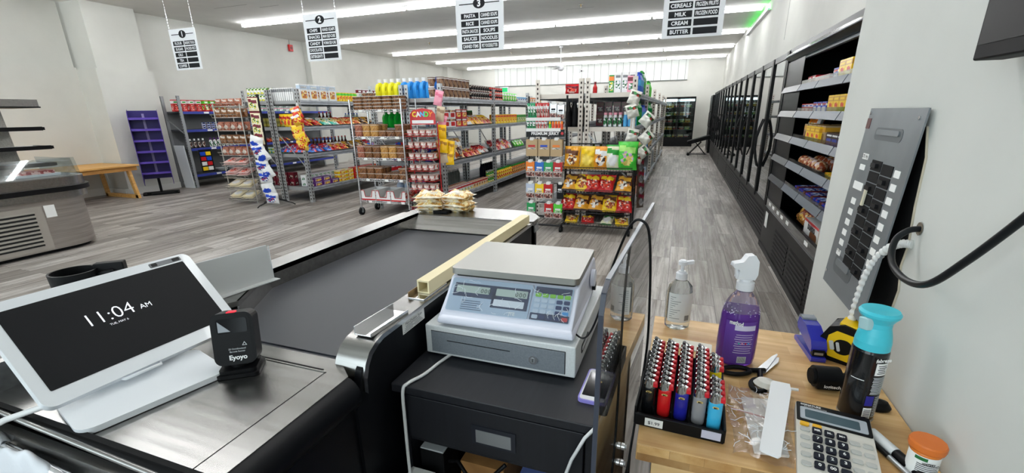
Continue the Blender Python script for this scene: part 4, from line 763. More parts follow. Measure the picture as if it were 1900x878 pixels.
for i, (dx, z, rr, p) in enumerate(((-.1, 1.0, .3, pk3), (-.0, .86, -.2, pk2), (.08, .78, -.5, pk3), (-.02, .6, .1, pk2), (.1, .5, -.4, pk3), (.02, .42, .0, pk2), (.04, .22, -.2, pk3), (.08, .06, .05, pk2))):
    place(p, (-6.66 + dx, 5.88 - .02 * (i % 2), z), (0.1, rr, .2), 'blue and white bread packet, %s hanging from the peg stand' % ('topmost', 'second', 'third', 'fourth', 'fifth', 'sixth', 'seventh', 'lowest')[i])
# ---- chrome wire cart with tubs
CX, CY = -4.215, 5.98; cw, cdp = .86, .42
t = thing('wire_shelf_cart', 'chrome wire shelf cart on black castors loaded with snack tubs', 'cart', (CX, CY, 0), .03)
for x in (-cw / 2, cw / 2):
    for y in (-cdp / 2, cdp / 2):
        b = MB(); b.tube([(x, y, .12), (x, y, 1.72)], .0135, CHROME, 10); z = .2
        while z < 1.7: b.tube([(x, y, z), (x, y, z + .002)], .0145, ZINC, 8); z += .05
        b.build('post', t)
        q = MB(); q.cyl((x - .016, y, .06), (x + .016, y, .06), .06, BLACK, 18); q.cyl((x - .018, y, .06), (x + .018, y, .06), .022, LGREY, 10); q.box(x - .024, x - .019, y - .02, y + .02, .05, .125, ZINC); q.box(x + .019, x + .024, y - .02, y + .02, .05, .125, ZINC); q.build('castor', t)
ZT = (1.575, 1.195, .885, .57, .235)
for z in ZT:
    b = MB()
    for zz in (z, z - .03):
        b.tube([(-cw / 2, -cdp / 2, zz), (cw / 2, -cdp / 2, zz), (cw / 2, cdp / 2, zz), (-cw / 2, cdp / 2, zz), (-cw / 2, -cdp / 2, zz)], .004, CHROME, 5)
    P = [(-cw / 2 + i * cw / 40, -cdp / 2, z - (.03 if i % 2 else 0)) for i in range(41)]; b.tube(P, .003, CHROME, 4)
    P = [(cw / 2, -cdp / 2 + i * cdp / 20, z - (.03 if i % 2 else 0)) for i in range(21)]; b.tube(P, .003, CHROME, 4)
    for i in range(28): x = -cw / 2 + (i + .5) * cw / 28; b.tube([(x, -cdp / 2, z), (x, cdp / 2, z)], .0022, CHROME, 4)
    for x in (-.28, .05, .3): b.box(x, x + .06, -cdp / 2 - .006, -cdp / 2 - .004, z - .032, z + .004, PAPER)
    b.build('wire_shelf', t)
tubs = [tub('snack_tub', .135, .135, .085, m) for m in (NUTG, NUTR, NUTB, NUTD)]
tn_ = ['golden', 'reddish', 'brown nut', 'dark mixed']
flat = [tub('snack_tub', .17, .17, .045, m, label=CWHT) for m in (NUTB, NUTD)]
cols = {0: None}
lay = {1: (1, 0, 0, 2, 3, 2), 2: (1, 2, 2, 0, 0, 2), 3: (2, 2, 2, 3, 3, 3)}
for lv, seq in lay.items():
    for i, kx in enumerate(seq):
        for k in range(2):
            if k == 1 and ((lv == 1 and i in (3, 4)) or (lv == 3 and i in (3, 4))): continue
            for j in range(2):
                place(tubs[kx], (CX - .355 + i * .142, CY - .13 + j * .16, ZT[lv] + .005 + k * .086), .03, '%s snack tub in two-high stacks on the %s shelf of the chrome cart' % (tn_[kx], ('top', 'second', 'third', 'fourth')[lv]), '%s tubs on the %s cart shelf' % (tn_[kx], ('top', 'second', 'third', 'fourth')[lv]))
for i, (n, kx) in enumerate(((4, 0), (5, 1), (4, 0), (4, 0), (4, 1))):
    for k in range(n):
        place(flat[kx], (CX - .34 + i * .17 + random.uniform(-.006, .006), CY - .08, ZT[0] + .005 + k * .047), .03 + random.uniform(-.1, .1), 'flat round-cornered %s tub in the %s stack on top of the chrome cart' % (('nut', 'dark nut')[kx], ('leftmost', 'second', 'third', 'fourth', 'rightmost')[i]), 'flat tubs in the %s stack' % ('leftmost', 'second', 'third', 'fourth', 'rightmost')[i])
for i in range(3):
    x0 = CX - .29 + i * .27
    bx = thing('cardboard_tray_box', 'white and red cardboard tray box, %s on the lowest shelf of the chrome cart' % ('leftmost', 'middle', 'rightmost')[i], 'box', (x0, CY, ZT[4] + .005), .03)
    w2, d2, h2 = .125, .2, .15; b = MB()
    b.box(-w2, w2, -d2, d2, 0, .005, CWHT); b.box(-w2, -w2 + .004, -d2, d2, 0, h2, CWHT); b.box(w2 - .004, w2, -d2, d2, 0, h2, CWHT); b.box(-w2, w2, d2 - .004, d2, 0, h2, CWHT)
    b.plate([(-w2, 0), (w2, 0), (w2, h2), (w2 * .6, h2), (w2 * .45, .05), (-w2 * .45, .05), (-w2 * .6, h2), (-w2, h2)], (0, -d2, 0), (1, 0, 0), (0, 0, 1), (0, -.004, 0), CWHT)
    for (a, c) in (((-w2, h2), (-w2 * .6, h2)), ((-w2 * .6, h2), (-w2 * .45, .05)), ((-w2 * .45, .05), (w2 * .45, .05)), ((w2 * .45, .05), (w2 * .6, h2)), ((w2 * .6, h2), (w2, h2))): b.tube([(a[0], -d2 - .005, a[1]), (c[0], -d2 - .005, c[1])], .005, CRED, 4)
    b.box(-w2, w2, -d2 - .006, -d2 - .004, 0, .02, CRED); b.box(w2, w2 + .001, -d2, d2, .04, .13, PRED); b.build('carton_body', bx)
    place(fb, (x0, CY - .05, ZT[4] + .02), (-1.2, 0, .3), 'pale packet lying inside the %s tray box on the cart' % ('leftmost', 'middle', 'rightmost')[i])
# ---- red candy rack
RX0, RY0 = -3.55, 5.98
t = thing('candy_rack', 'narrow red wire candy rack with an arched header beside the snack cart', 'display stand', (RX0, RY0, 0), .1)
b = MB()
for x in (-.2, .22): b.tube([(x, .0, .0), (x, .0, 1.38)], .009, RWIRE, 6)
for x in (-.2, .22): b.tube([(x, -.22, .012), (x, .2, .012)], .009, RWIRE, 6)
b.tube([(-.2, -.22, .012), (.22, -.22, .012)], .009, RWIRE, 6); b.build('frame', t)
H5 = [(-.2, 1.36), (.2, 1.36), (.2, 1.5), (.15, 1.56), (0, 1.585), (-.15, 1.56), (-.2, 1.5)]
b = MB(); b.plate(H5, (0, -.012, 0), (1, 0, 0), (0, 0, 1), (0, .004, 0), CRED); b.box(-.17, .17, -.0165, -.016, 1.375, 1.42, CWHT); b.text('SNACKS', (0, -.0175, 1.382), (1, 0, 0), (0, 0, 1), .036, CRED, bold=.001) if False else None
for i, (ch, m) in enumerate(zip('CANDY', (CYEL, CWHT, CSKY, CLGR, CORG))): b.text(ch, (-.12 + i * .06, -.0185, 1.47), (1, 0, -.1 * (i - 2)), (.1 * (i - 2), 0, 1), .095, m, bold=.004)
b.build('header', t)
for z in (1.2, 1.03, .87, .71, .56, .42, .27, .14):
    b = MB(); b.tube([(-.2, -.2, z), (.22, -.2, z), (.22, 0, z), (-.2, 0, z), (-.2, -.2, z)], .004, RWIRE, 5); b.tube([(-.2, -.22, z + .04), (.22, -.22, z + .04)], .004, RWIRE, 5)
    for i in range(6): b.tube([(-.17 + i * .07, 0, z), (-.17 + i * .07, -.2, z), (-.17 + i * .07, -.22, z + .04)], .0025, RWIRE, 4)
    b.build('wire_shelf', t)
cu = cup('candy_cup', .045, .085, NUTR, prn('candy_label', [(244, 240, 236), (196, 70, 60), (236, 226, 220), (176, 56, 46)], 24), c_('clear_pink', (216, 196, 190)))
for r, z in enumerate((1.2, 1.03, .87, .71, .56, .42)):
    for i in range(4):
        for j in range(2): place(cu, (RX0 - .15 + i * .1 + .01, RY0 - .15 + j * .1 + i * .01, z + .006), 0, 'small white-labelled candy cup on the %s shelf of the red rack' % ('top', 'second', 'third', 'fourth', 'fifth', 'sixth')[r], 'candy cups on the %s red shelf' % ('top', 'second', 'third', 'fourth', 'fifth', 'sixth')[r])
fp = bag('flat_snack_packet', .2, .2, .03, c_('silver_green', (160, 170, 140), .25), CSIL, None, seed=95)
for z in (.28, .15):
    for i in range(2): place(fp, (RX0 - .09 + i * .2, RY0 - .2, z + .02), (-1.35, 0, .1), 'flat silvery packet on the %s shelf of the red rack' % ('seventh' if z > .2 else 'lowest'), 'silvery packets on the %s shelf' % ('seventh' if z > .2 else 'lowest'))
# ---- jerky stand
JX, JY = -1.635, 5.78
t = thing('jerky_stand', 'black rolling peg stand of jerky pouches with a lettered header', 'display stand', (JX, JY, 0), .02)
b = MB()
for x in (-.25, .25):
    b.tube([(x, .06, .06), (x, .06, 1.7)], .013, BWIRE, 8); b.tube([(x, -.2, .09), (x, .3, .09)], .013, BWIRE, 8)
for y in (-.2, .3): b.tube([(-.25, y, .09), (.25, y, .09)], .013, BWIRE, 8)
for i in range(9): b.tube([(-.22 + i * .055, -.2, .1), (-.22 + i * .055, .3, .1)], .003, BWIRE, 4)
b.build('frame', t)
for x in (-.25, .25):
    for y in (-.2, .3): MB().cyl((x - .015, y, .035), (x + .015, y, .035), .034, BLACK, 14).box(x - .008, x + .008, y - .01, y + .01, .05, .09, BLACK).build('castor', t)
b = MB(); b.box(-.25, .25, -.07, -.055, 1.205, 1.29, CBLK); b.text('PREMIUM JERKY', (-.0, -.0715, 1.228), (1, 0, 0), (0, 0, 1), .052, writing_mat, width=.4, bold=.0015); P = [(.018 * math.cos(k * PI / 6), .018 * math.sin(k * PI / 6)) for k in range(12)]
b.plate(P, (.222, -.0705, 1.246), (1, 0, 0), (0, 0, 1), (0, -.001, 0), CRED); b.build('header', t)
for z in (1.42, 1.29): MB().box(-.25, .25, -.07, .05, z - .005, z, BWIRE).box(-.25, .2, -.076, -.07, z - .02, z + .02, PAPER).build('tray', t)
b = MB()
for z in (1.15, .86, .6, .34):
    b.tube([(-.25, .05, z), (.25, .05, z)], .006, BWIRE, 5)
    for i in range(5): b.tube([(-.2 + i * .1, .05, z), (-.2 + i * .1, -.1, z), (-.2 + i * .1, -.105, z + .015)], .003, CHROME, 4)
b.build('peg', t)
JM = mat('jerky_meat', (96, 40, 30), .5)
def pouch(nm, col, w=.115, h=.2, win=True, seed=1, mark=CWHT):
    b = MB(); P = rrect(w, h, .008, 2, y0=0)
    b.plate(P, (0, -.008, 0), (1, 0, 0), (0, 0, 1), (0, .016, 0), mat('pouch_clear', (206, 200, 196), .2) if win else col)
    if win:
        b.plate(rrect(w * .94, h * .28, .008, 2, y0=.01), (0, -.0085, 0), (1, 0, 0), (0, 0, 1), (0, -.003, 0), prn('jerky_sticks', [(110, 50, 40), (150, 80, 66), (70, 26, 22), (200, 180, 170)], 90))
        b.plate([(-w / 2, h * .4), (w / 2, h * .4), (w / 2, h * .98), (-w / 2, h * .98)], (0, -.0085, 0), (1, 0, 0), (0, 0, 1), (0, -.002, 0), col)
    b.plate(rrect(w * .62, h * .12, .004, 2, y0=h * .55), (0, -.011, 0), (1, 0, 0), (0, 0, 1), (0, -.001, 0), mark); b.plate(rrect(w * .7, h * .07, .004, 2, y0=h * .43), (0, -.011, 0), (1, 0, 0), (0, 0, 1), (0, -.001, 0), TEXTY)
    b.plate(rrect(.05, .035, .008, 2, y0=h - .012), (0, -.0125, 0), (1, 0, 0), (0, 0, 1), (0, -.001, 0), PAPER)
    return tag(b.build(nm, bevel=.004), 'x', 'pouch')
kr = [pouch('jerky_pouch', CKRF, .15, .21, False, 1, m) for m in (CRED, CBLU, CORG)]
for i, p in enumerate(kr):
    for j in range(3): place(p, (JX - .165 + i * .162, JY - .1 + j * .028, .965), (0, 0, .02), 'large kraft paper jerky pouch with %s stripe hanging under the header' % ('red', 'blue', 'orange')[i], 'kraft pouches with %s stripe' % ('red', 'blue', 'orange')[i])
PO = {'orange': CORG, 'blue': c_('pouch_blue', (30, 110, 200)), 'green': c_('pouch_green', (40, 160, 90)), 'red': CRED, 'lilac': c_('pouch_lilac', (200, 210, 230)), 'yellow': CYEL, 'lime': CLGR}
pr = {k: pouch('jerky_pouch', v) for k, v in PO.items()}
grid = ((.70, ('orange', 'blue', 'green', 'red')), (.42, ('lilac', 'yellow', 'red', None)), (.165, ('green', None, 'red', 'lime')))
for r, (z, cs) in enumerate(grid):
    for i, cname in enumerate(cs):
        if cname is None: continue
        for j in range(3): place(pr[cname], (JX - .18 + i * .122 + (.0 if r < 2 else .01), JY - .12 + j * .028, z), (0, .02 * (i % 2), .02), '%s jerky pouch hanging in the %s row of the jerky stand' % (cname, ('upper', 'middle', 'lower')[r]), '%s pouches in the %s row' % (cname, ('upper', 'middle', 'lower')[r]))
kb = pouch('jerky_pouch', CBLK, .09, .2, False, 1, CWHT); place(kb, (JX + .215, JY - .08, .42), 0, 'black and white jerky pouch at the right end of the middle row')
stk = bag('meat_stick_pack', .034, .19, .018, c_('stick_red', (206, 60, 60)), PDRK, CWHT, seed=97, nx=5, nz=10); stg = bag('meat_stick_pack', .034, .19, .018, c_('stick_green', (40, 150, 100)), PWHT, CWHT, seed=98, nx=5, nz=10)
for i in range(4): place(stg, (JX - .21 + i * .026, JY - .03 - (i % 2) * .02, 1.425), (.0, .12 * (i % 3 - 1), .2), 'green-topped meat stick in the upper tray of the jerky stand', 'green meat sticks, upper tray')
for i in range(7): place(stk, (JX - .11 + i * .024, JY - .03 - (i % 2) * .02, 1.425), (.0, .12 * (i % 3 - 1), .2), 'red-topped meat stick in the upper tray of the jerky stand', 'red meat sticks, upper tray')
bl = pouch('blister_card', CSIL, .085, .18, True, 1, CBLK)
for i in range(2):
    for j in range(3): place(bl, (JX + .1 + i * .095, JY - .04 + j * .022, 1.425 if i == 0 else 1.41), 0, 'silver blister pouch beside the meat sticks in the upper tray', 'silver blister pouches')
for i in range(4): place(stg, (JX - .22 + i * .028, JY - .055, 1.292), (.0, .15 * (i % 3 - 1), .0), 'green-topped meat stick in the lower tray above the header', 'green meat sticks, lower tray').scale = (1, 1, .62)
for i in range(5): place(stk, (JX - .1 + i * .026, JY - .055, 1.292), (.0, .15 * (i % 3 - 1), .0), 'red-topped meat stick in the lower tray above the header', 'red meat sticks, lower tray').scale = (1, 1, .62)
lt = bottle('tall_lighter', [(0, 0), (.014, 0), (.016, .01), (.016, .07), (.012, .1), (0, .105)], [CLGR, CLGR, CLGR, CYEL, CLGR]); lt2 = bottle('tall_lighter', [(0, 0), (.014, 0), (.016, .01), (.016, .07), (.012, .1), (0, .105)], [CORG, CORG, c_('red_or', (230, 80, 40)), CORG, CRED])
place(lt, (JX + .06, JY - .05, 1.292), 0, 'small lime green tube in the lower tray above the header'); run(lt2, 4, (JX + .1, JY - .05, 1.292), (.038, 0, 0), 0, 'small orange tube in the lower tray above the header', 'small orange tubes')
# ---- chips rack
PX, PY = -.945, 5.83; pw = .86
t = thing('chips_rack', 'black wire chips rack on castors beside the cooler aisle', 'display stand', (PX, PY, 0), .0)
b = MB()
for x in (-pw / 2, pw / 2):
    for y in (-.06, .22): b.tube([(x, y, .06), (x, y, 1.1 if y > 0 else 1.08)], .011, BWIRE, 8)
    b.tube([(x, -.22, .1), (x, .22, .1)], .011, BWIRE, 8)
b.tube([(-pw / 2, -.06, 1.08), (pw / 2, -.06, 1.08)], .009, BWIRE, 6); b.tube([(-pw / 2, .22, 1.1), (pw / 2, .22, 1.1)], .009, BWIRE, 6)
b.build('frame', t)
for x in (-pw / 2, pw / 2):
    for y in (-.2, .2): MB().cyl((x - .014, y, .034), (x + .014, y, .034), .034, BLACK, 12).box(x - .007, x + .007, y - .01, y + .01, .05, .1, BLACK).build('castor', t)
ZP = (.80, .52, .27, .10)
for z in ZP:
    b = MB()
    for dz_, yy in ((0, -.2), (.045, -.22)): b.tube([(-pw / 2, yy, z + dz_), (pw / 2, yy, z + dz_)], .005, BWIRE, 5)
    b.tube([(-pw / 2, .2, z + .04), (-pw / 2, -.22, z + .0), (pw / 2, -.22, z + .0), (pw / 2, .2, z + .04)], .005, BWIRE, 5)
    for i in range(24): x = -pw / 2 + (i + .5) * pw / 24; b.tube([(x, .2, z + .04), (x, -.2, z), (x, -.22, z + .045)], .0022, BWIRE, 4)
    b.build('wire_shelf', t)
PYG_ = prn('green_bag_picture', [(210, 190, 90), (70, 190, 60), (226, 206, 120), (190, 160, 200)], 30); CHP1 = prn('chip_picture', [(240, 226, 190), (230, 150, 50), (120, 60, 30), (250, 240, 220)], 34); CHP2 = prn('chip_picture_dark', [(60, 34, 26), (226, 150, 60), (236, 230, 220), (110, 60, 40)], 30)
CH = {'golden': bag('chip_bag', .2, .28, .1, c_('chip_gold', (226, 160, 44), .25), CHP1, CBRN, crimp=c_('chip_gold', (226, 160, 44), .25), seed=101, crump=.22), 'plain yellow': bag('chip_bag', .2, .28, .1, c_('chip_yel', (232, 190, 60), .25), c_('chip_y2', (244, 214, 90), .3), CYEL, seed=102, crump=.22), 'orange': bag('chip_bag', .18, .28, .1, c_('chip_or', (226, 150, 44), .25), CHP2, CWHT, seed=103, crump=.22),
      'white and green': bag('chip_bag', .18, .3, .1, c_('chip_w', (226, 226, 196), .25), c_('pack_white', (236, 236, 236)), CGRN, crimp=CGRN, seed=104, crump=.22), 'bright green': bag('chip_bag', .24, .34, .11, c_('chip_gr', (70, 190, 60), .25), PYG_, c_('gr2', (170, 230, 120)), seed=105, crump=.22), 'red': bag('chip_bag', .2, .26, .09, c_('chip_red', (190, 30, 34), .25), PRED, CYEL, seed=106, crump=.22), 'brown and gold': bag('chip_bag', .2, .26, .09, c_('chip_br', (84, 44, 26), .25), CHP2, CGLD, seed=107, crump=.22, body2=c_('chip_gold', (236, 168, 40), .25)), 'yellow': bag('chip_bag', .2, .26, .09, c_('chip_y3', (240, 200, 40), .25), PIZZ, CBRN, seed=108, crump=.22)}
r1 = (('golden', -.335, 'leftmost'), ('plain yellow', -.135, 'second'), ('orange', .03, 'third'), ('white and green', .175, 'fourth'), ('bright green', .345, 'rightmost'))
for nm, dx, w_ in r1: place(CH[nm], (PX + dx, PY - .12, ZP[0] + .015), (-.18, 0, 0), '%s chip bag, %s on the top tier of the chips rack' % (nm, w_))
r2 = (('brown and gold', -.36), ('yellow', -.2), ('red', -.05), ('red', .1), ('brown and gold', .32)); r3 = (('red', -.36), ('brown and gold', -.2), ('brown and gold', -.02), ('yellow', .17), ('red', .35)); r4 = (('yellow', -.32), ('red', -.1), ('white and green', .13), ('yellow', .34))
for seq, z, row_ in ((r2, ZP[1], 'second'), (r3, ZP[2], 'third'), (r4, ZP[3], 'bottom')):
    for i, (nm, dx) in enumerate(seq):
        o_ = place(CH[nm], (PX + dx, PY - .16, z + .02), (-.75 if row_ != 'bottom' else -1.25, 0, random.uniform(-.15, .25)), '%s chip bag, %s from the left on the %s tier of chips rack' % (nm, ('first', 'second', 'third', 'fourth', 'fifth')[i], row_))
        if row_ == 'bottom': o_.scale = (.85, .7, .75)
# ================================================================ COOLERS
CBL = mat('cooler_black', (13, 14, 15), .4); CGA = mat('cooler_gasket', (12, 12, 13), .5); CIN = mat('cooler_inside', (42, 44, 45), .5); CLIP = mat('cooler_shelf_grey', (98, 104, 113), .5, .1)
DGL = glassy('cooler_glass', (150, 158, 156), .22, .01)
CX0 = .965
def door_unit(y0, y1, n, lab, stock):
    t = thing('glass_door_cooler', lab, 'cooler', (CX0, y0, 0), 0, 'black glass-door coolers along the right wall'); L = y1 - y0 - .01; D = XR - CX0 - .01
    b = MB(); b.box(.02, D, 0, L, .0, .42, CBL); z = .06
    while z < .34: b.box(.012, .02, .06, L - .06, z, z + .022, CBL); b.box(.0185, .0205, .06, L - .06, z + .022, z + .045, CGA); z += .045
    b.build('base', t)
    b = MB(); b.box(.03, D, 0, .03, .42, 2.05, CBL); b.box(.03, D, L - .03, L, .42, 2.05, CBL); b.box(D - .02, D, 0, L, .42, 2.05, CIN); b.box(.03, D, 0, L, 1.99, 2.06, CBL); b.box(.03, D, 0, L, .42, .45, CIN); b.build('cabinet', t)
    b = MB()
    for z in (.8, 1.12, 1.42, 1.72): b.box(.09, D - .02, .03, L - .03, z - .012, z, mat('cooler_wire_shelf', (170, 172, 172), .4, .5)); b.box(.085, .09, .03, L - .03, z - .02, z + .012, CLIP)
    b.build('wire_shelf', t)
    w_ = L / n
    for k in range(n):
        a = k * w_ + .006; c = (k + 1) * w_ - .006
        d = MB(); f_ = .045
        d.box(-.008, .028, a, a + f_, .44, 2.06, CBL); d.box(-.008, .028, c - f_, c, .44, 2.06, CBL); d.box(0, .028, a + f_, c - f_, .44, .49, CBL); d.box(0, .028, a + f_, c - f_, 2.0, 2.06, CBL); dr = d.build('door', t)
        MB().box(.01, .016, a + f_, c - f_, .49, 2.0, DGL).build('glass', dr)
        hy_ = a + .045 if (k % 2) else c - .045
        MB().tube([(-.02, hy_, .80), (-.05, hy_, .90), (-.075, hy_, 1.02), (-.075, hy_, 1.16), (-.05, hy_, 1.28), (-.02, hy_, 1.38)], .010, CBL, 8).build('handle', dr)
    return t
US = (5.76, 8.32, 11.0, 13.5, 16.0, 18.1)
ST = ('nearest to the open cooler', 'second past the open cooler', 'third past the open cooler', 'fourth past the open cooler', 'farthest one by the folded bin')
stock = [carton('frozen_box', .3, .2, .12, CWHT, CGRN, PGRN, CSIL), carton('frozen_box', .3, .2, .12, CRED, CWHT, PIZZ, CYEL), carton('frozen_box', .3, .2, .12, CBLU, CSKY, PBLU, CWHT)]
for i in range(5):
    door_unit(US[i], US[i + 1], 3, 'black three-door glass cooler, ' + ST[i], None)
for i in range(3):
    for j, z in enumerate((.8, 1.12, 1.42)):
        p = stock[(i + j) % 3]
        run(p, 5, (CX0 + .30, US[i] + .35, z + .002), (0, .45, 0), -RX, 'frozen food box on the %s shelf inside the glass cooler %s' % (('lower', 'middle', 'upper')[j], ST[i]), 'boxes, %s shelf, cooler %s' % (('lower', 'middle', 'upper')[j], ST[i]))
# open-front cooler
OY0, OY1 = 2.9, 5.74
t = thing('open_cooler', 'black open-front cooler of chocolate and snacks behind the drywall partition', 'cooler', (CX0, OY0, 0)); L = OY1 - OY0; D = XR - CX0 - .01
b = MB(); b.box(0, D, 0, L, 0, .46, CBL)
for (a, c) in ((.1, .72), (.78, 1.4), (1.48, 2.1)):
    z = .08
    while z < .36: b.box(-.006, 0, a, c, z, z + .018, CBL); b.box(-.001, .001, a, c, z + .018, z + .04, CGA); z += .04
b.box(-.012, 0, 0, L, .0, .05, CBL); b.build('base', t, bevel=.004)
b = MB(); b.box(D - .03, D, 0, L, .46, 2.06, mat('cooler_back', (30, 31, 32), .5)); b.box(0, D, L - .03, L, .46, 2.06, CBL); b.box(0, D, 0, .03, .46, 2.06, CBL); b.build('cabinet', t)
SHINE = mat('canopy_gloss', (18, 24, 22), .16)
b = MB(); b.obox((.0, 0, 1.95), (0, L, 0), (-.03, 0, .05), (.03, 0, 0), SHINE); b.obox((-.03, 0, 2.0), (0, L, 0), (.06, 0, .075), (.03, 0, -.02), SHINE); b.box(-.035, .0, 0, L, 1.99, 1.997, CLIP); b.box(.0, D, 0, L, 2.03, 2.07, CBL); b.box(.02, .05, 0, L, 1.93, 1.95, CLIP); b.build('canopy', t)
b = MB(); b.obox((-.004, 0, .46), (0, L, 0), (.0, 0, .10), (.008, 0, 0), glassy('bin_glass', (190, 196, 196), .15)); b.box(-.012, .012, 0, L, .45, .47, CBL); b.box(-.008, .012, 0, L, .56, .57, CBL); b.build('front_glass', t)
b = MB(); random.seed(5)
for y in (2.5, 2.3, 2.05, 1.85, 1.6, .9): b.obox((-.002, y, .505), (0, .1, .0), (0, .0, .03), (-.004, 0, .0), PAPER)
b.build('price_label', t); MB().box(-.008, -.004, 2.55, 2.68, .26, .42, PAPER).build('paper_notice', t)
ZO = (.83, 1.045, 1.26, 1.485, 1.712)
for z in ZO:
    b = MB(); b.box(.0, D - .03, .04, L - .04, z - .045, z - .03, CIN)
    for (a, c, m) in ((.04, .72, CLIP), (.74, 1.42, CLIP), (1.44, 2.02, CLIP), (2.04, 2.78, mat('shelf_lip_dark', (56, 59, 63), .4))):
        b.obox((-.03, a, z - .062), (0, c - a, 0), (.025, 0, .055), (.004, 0, -.003), m)
    s = b.build('shelf', t)
    MB().box(-.004, .0, .04, 2.02, z - .03, z + .02, glassy('shelf_guard_clear', (240, 244, 246), .04, .05)).build('clear_guard', s)
MB().box(-.002, .002, 2.06, 2.79, .57, 1.94, mat('tinted_panel', (16, 17, 18), .35, alpha=.88)).box(-.01, .01, 2.785, 2.83, .46, 2.06, CBL).build('side_glass', t)
OX = CX0 + .12
def oy(v): return OY0 + v
bo1 = carton('chocolate_box', .12, .1, .08, CRED, CWHT, PRED, CBLU); bo2 = carton('chocolate_box', .13, .12, .13, CYEL, CGLD, PYEL, CYEL); bo3 = carton('chocolate_box', .12, .1, .08, CMAR, CRED, PDRK, CWHT); bo4 = carton('chocolate_box', .1, .12, .14, CKRF, CGLD, CBRN, CGLD); bo5 = carton('chocolate_box', .12, .1, .09, CBLU, PBLU, CWHT, CRED); bo6 = carton('chocolate_box', .14, .12, .06, c_('rose_pack', (230, 170, 170)), CWHT, PRED, CWHT)
bo7 = carton('snickers_box'.replace('snickers', 'candy_bar'), .16, .12, .1, c_('choc', (60, 30, 22)), CBLK, c_('label_blue', (50, 70, 160)), CWHT)
def orow(z, seq):
    lv = {1.712: 'top', 1.485: 'second', 1.26: 'third', 1.045: 'fourth', .83: 'fifth'}[z]
    for (p, y, n, st_, nm) in seq: run(p, n, (OX - .03, oy(y), z - .028), (0, .135, 0), -RX, '%s on the %s shelf of the open cooler' % (nm, lv), '%s, %s cooler shelf' % (nm, lv), stack=st_, dz=.085 if p in (bo1, bo3, bo5) else .125)
orow(1.712, ((bo2, .9, 2, 1, 'gold box'), (bo5, 1.2, 1, 1, 'blue box'), (bo6, 1.38, 3, 1, 'pink and white tray'), (bo3, 1.82, 2, 1, 'maroon box'), (bo1, .3, 4, 1, 'red box')))
orow(1.485, ((bo2, .75, 4, 1, 'bright yellow box'), (bo5, 1.35, 3, 1, 'blue and white box'), (bo1, 1.75, 3, 1, 'red and white box'), (bo3, .2, 4, 1, 'maroon box')))
orow(1.26, ((bo4, 1.2, 5, 1, 'brown and gold box'), (bo7, .75, 3, 1, 'dark brown candy box with blue label')))
run(bo4, 7, (OX + .12, oy(.85), 1.26 - .028), (0, .12, 0), -RX, 'brown and gold box in the second row of the third shelf of the open cooler', 'brown and gold boxes, second row')
run(bo2, 3, (OX - .05, oy(1.28), 1.26 - .028), (0, .14, 0), -RX, 'yellow box at the front of the third shelf of the open cooler', 'yellow boxes, third shelf')
bgp = bag('candy_bag', .2, .24, .08, CWHT, PIZZ, CORG, seed=121); run(bgp, 2, (OX + .0, oy(1.95), 1.235), (0, .1, 0), -RX, 'white candy bag standing at the left end of the third shelf of the open cooler', 'white candy bags', rot=(-.25, 0, -RX))
eggm = prn('foil_egg', [(190, 120, 60), (220, 180, 140), (150, 70, 40), (210, 190, 190)], 40, .25)
b = MB(); b.lathe([(0, 0), (.03, .006), (.045, .03), (.047, .055), (.038, .085), (.02, .105), (0, .112)], eggm, seg=14); eg = tag(b.build('chocolate_egg'), 'x', 'chocolate egg')
for i in range(5):
    for j in range(3): place(eg, (OX - .05 + j * .09, oy(1.3 + i * .13), 1.045 + .018), (1.57, .4 * i, .5 * j), 'foil-wrapped chocolate egg on the fourth shelf of the open cooler', 'foil-wrapped chocolate eggs')
cbar = carton('chocolate_bar', .05, .24, .02, CYEL, CBRN, None, CRED); cbar2 = carton('chocolate_bar', .045, .22, .018, CBLU, PBLU, None, CRED); cbar3 = carton('chocolate_bar', .045, .22, .018, CBRN, CMAR, None, CSIL)
for i in range(9):
    for k in range(2): place(cbar, (OX + .03, oy(.25 + i * .085 + .02 * k), 1.045 - .028 + k * .022), (0, 0, -RX + .25), 'yellow wrapped chocolate bar lying on the fourth shelf of the open cooler', 'yellow wrapped bars')
for i in range(20):
    for k in range(2): place(cbar2 if (i * 7) % 3 else cbar3, (OX + .03, oy(.25 + i * .082), .83 - .028 + k * .02), (0, 0, -RX + random.uniform(-.35, .35)), '%s chocolate bar lying on the fifth shelf of the open cooler' % ('blue' if (i * 7) % 3 else 'brown'), '%s wrapped bars, fifth shelf' % ('blue' if (i * 7) % 3 else 'brown'))
# bottom bin: brown striped pouch, blue pack, white carton with dark lettering
STR = noisy('striped_snack', [(0, (30, 14, 10)), (.45, (60, 26, 14)), (.5, (226, 150, 80)), (1, (240, 180, 110))], (60, 60, 60), .3, 0, 1)
bp_ = bag('biscuit_bag', .5, .2, .12, STR, PIZZ, CMAR, seed=131); place(bp_, (CX0 + .14, oy(1.75), .49), (-.5, 0, -RX), 'dark brown biscuit bag with orange stripes in the bottom bin of the open cooler')
bb_ = bag('blue_bag', .22, .2, .1, c_('deep_blue', (40, 50, 170)), PBLU, CBLU, seed=132); place(bb_, (CX0 + .12, oy(1.42), .49), (-.9, 0, -RX), 'blue bag in the bottom bin between the striped bag and the white carton')
t2 = thing('candy_carton', 'white candy carton with dark lettering and red trim in the bottom bin', 'box', (CX0 + .05, oy(1.12), .5)); b = MB(); b.box(0, .2, -.22, .2, 0, .15, CWHT); b.box(-.001, 0, -.22, .2, 0, .02, CRED); b.box(-.001, 0, -.22, .2, .13, .15, CRED); b.box(0, .2, .2, .201, 0, .15, PRED); b.box(0, .2, -.22, .2, .15, .151, CWHT)
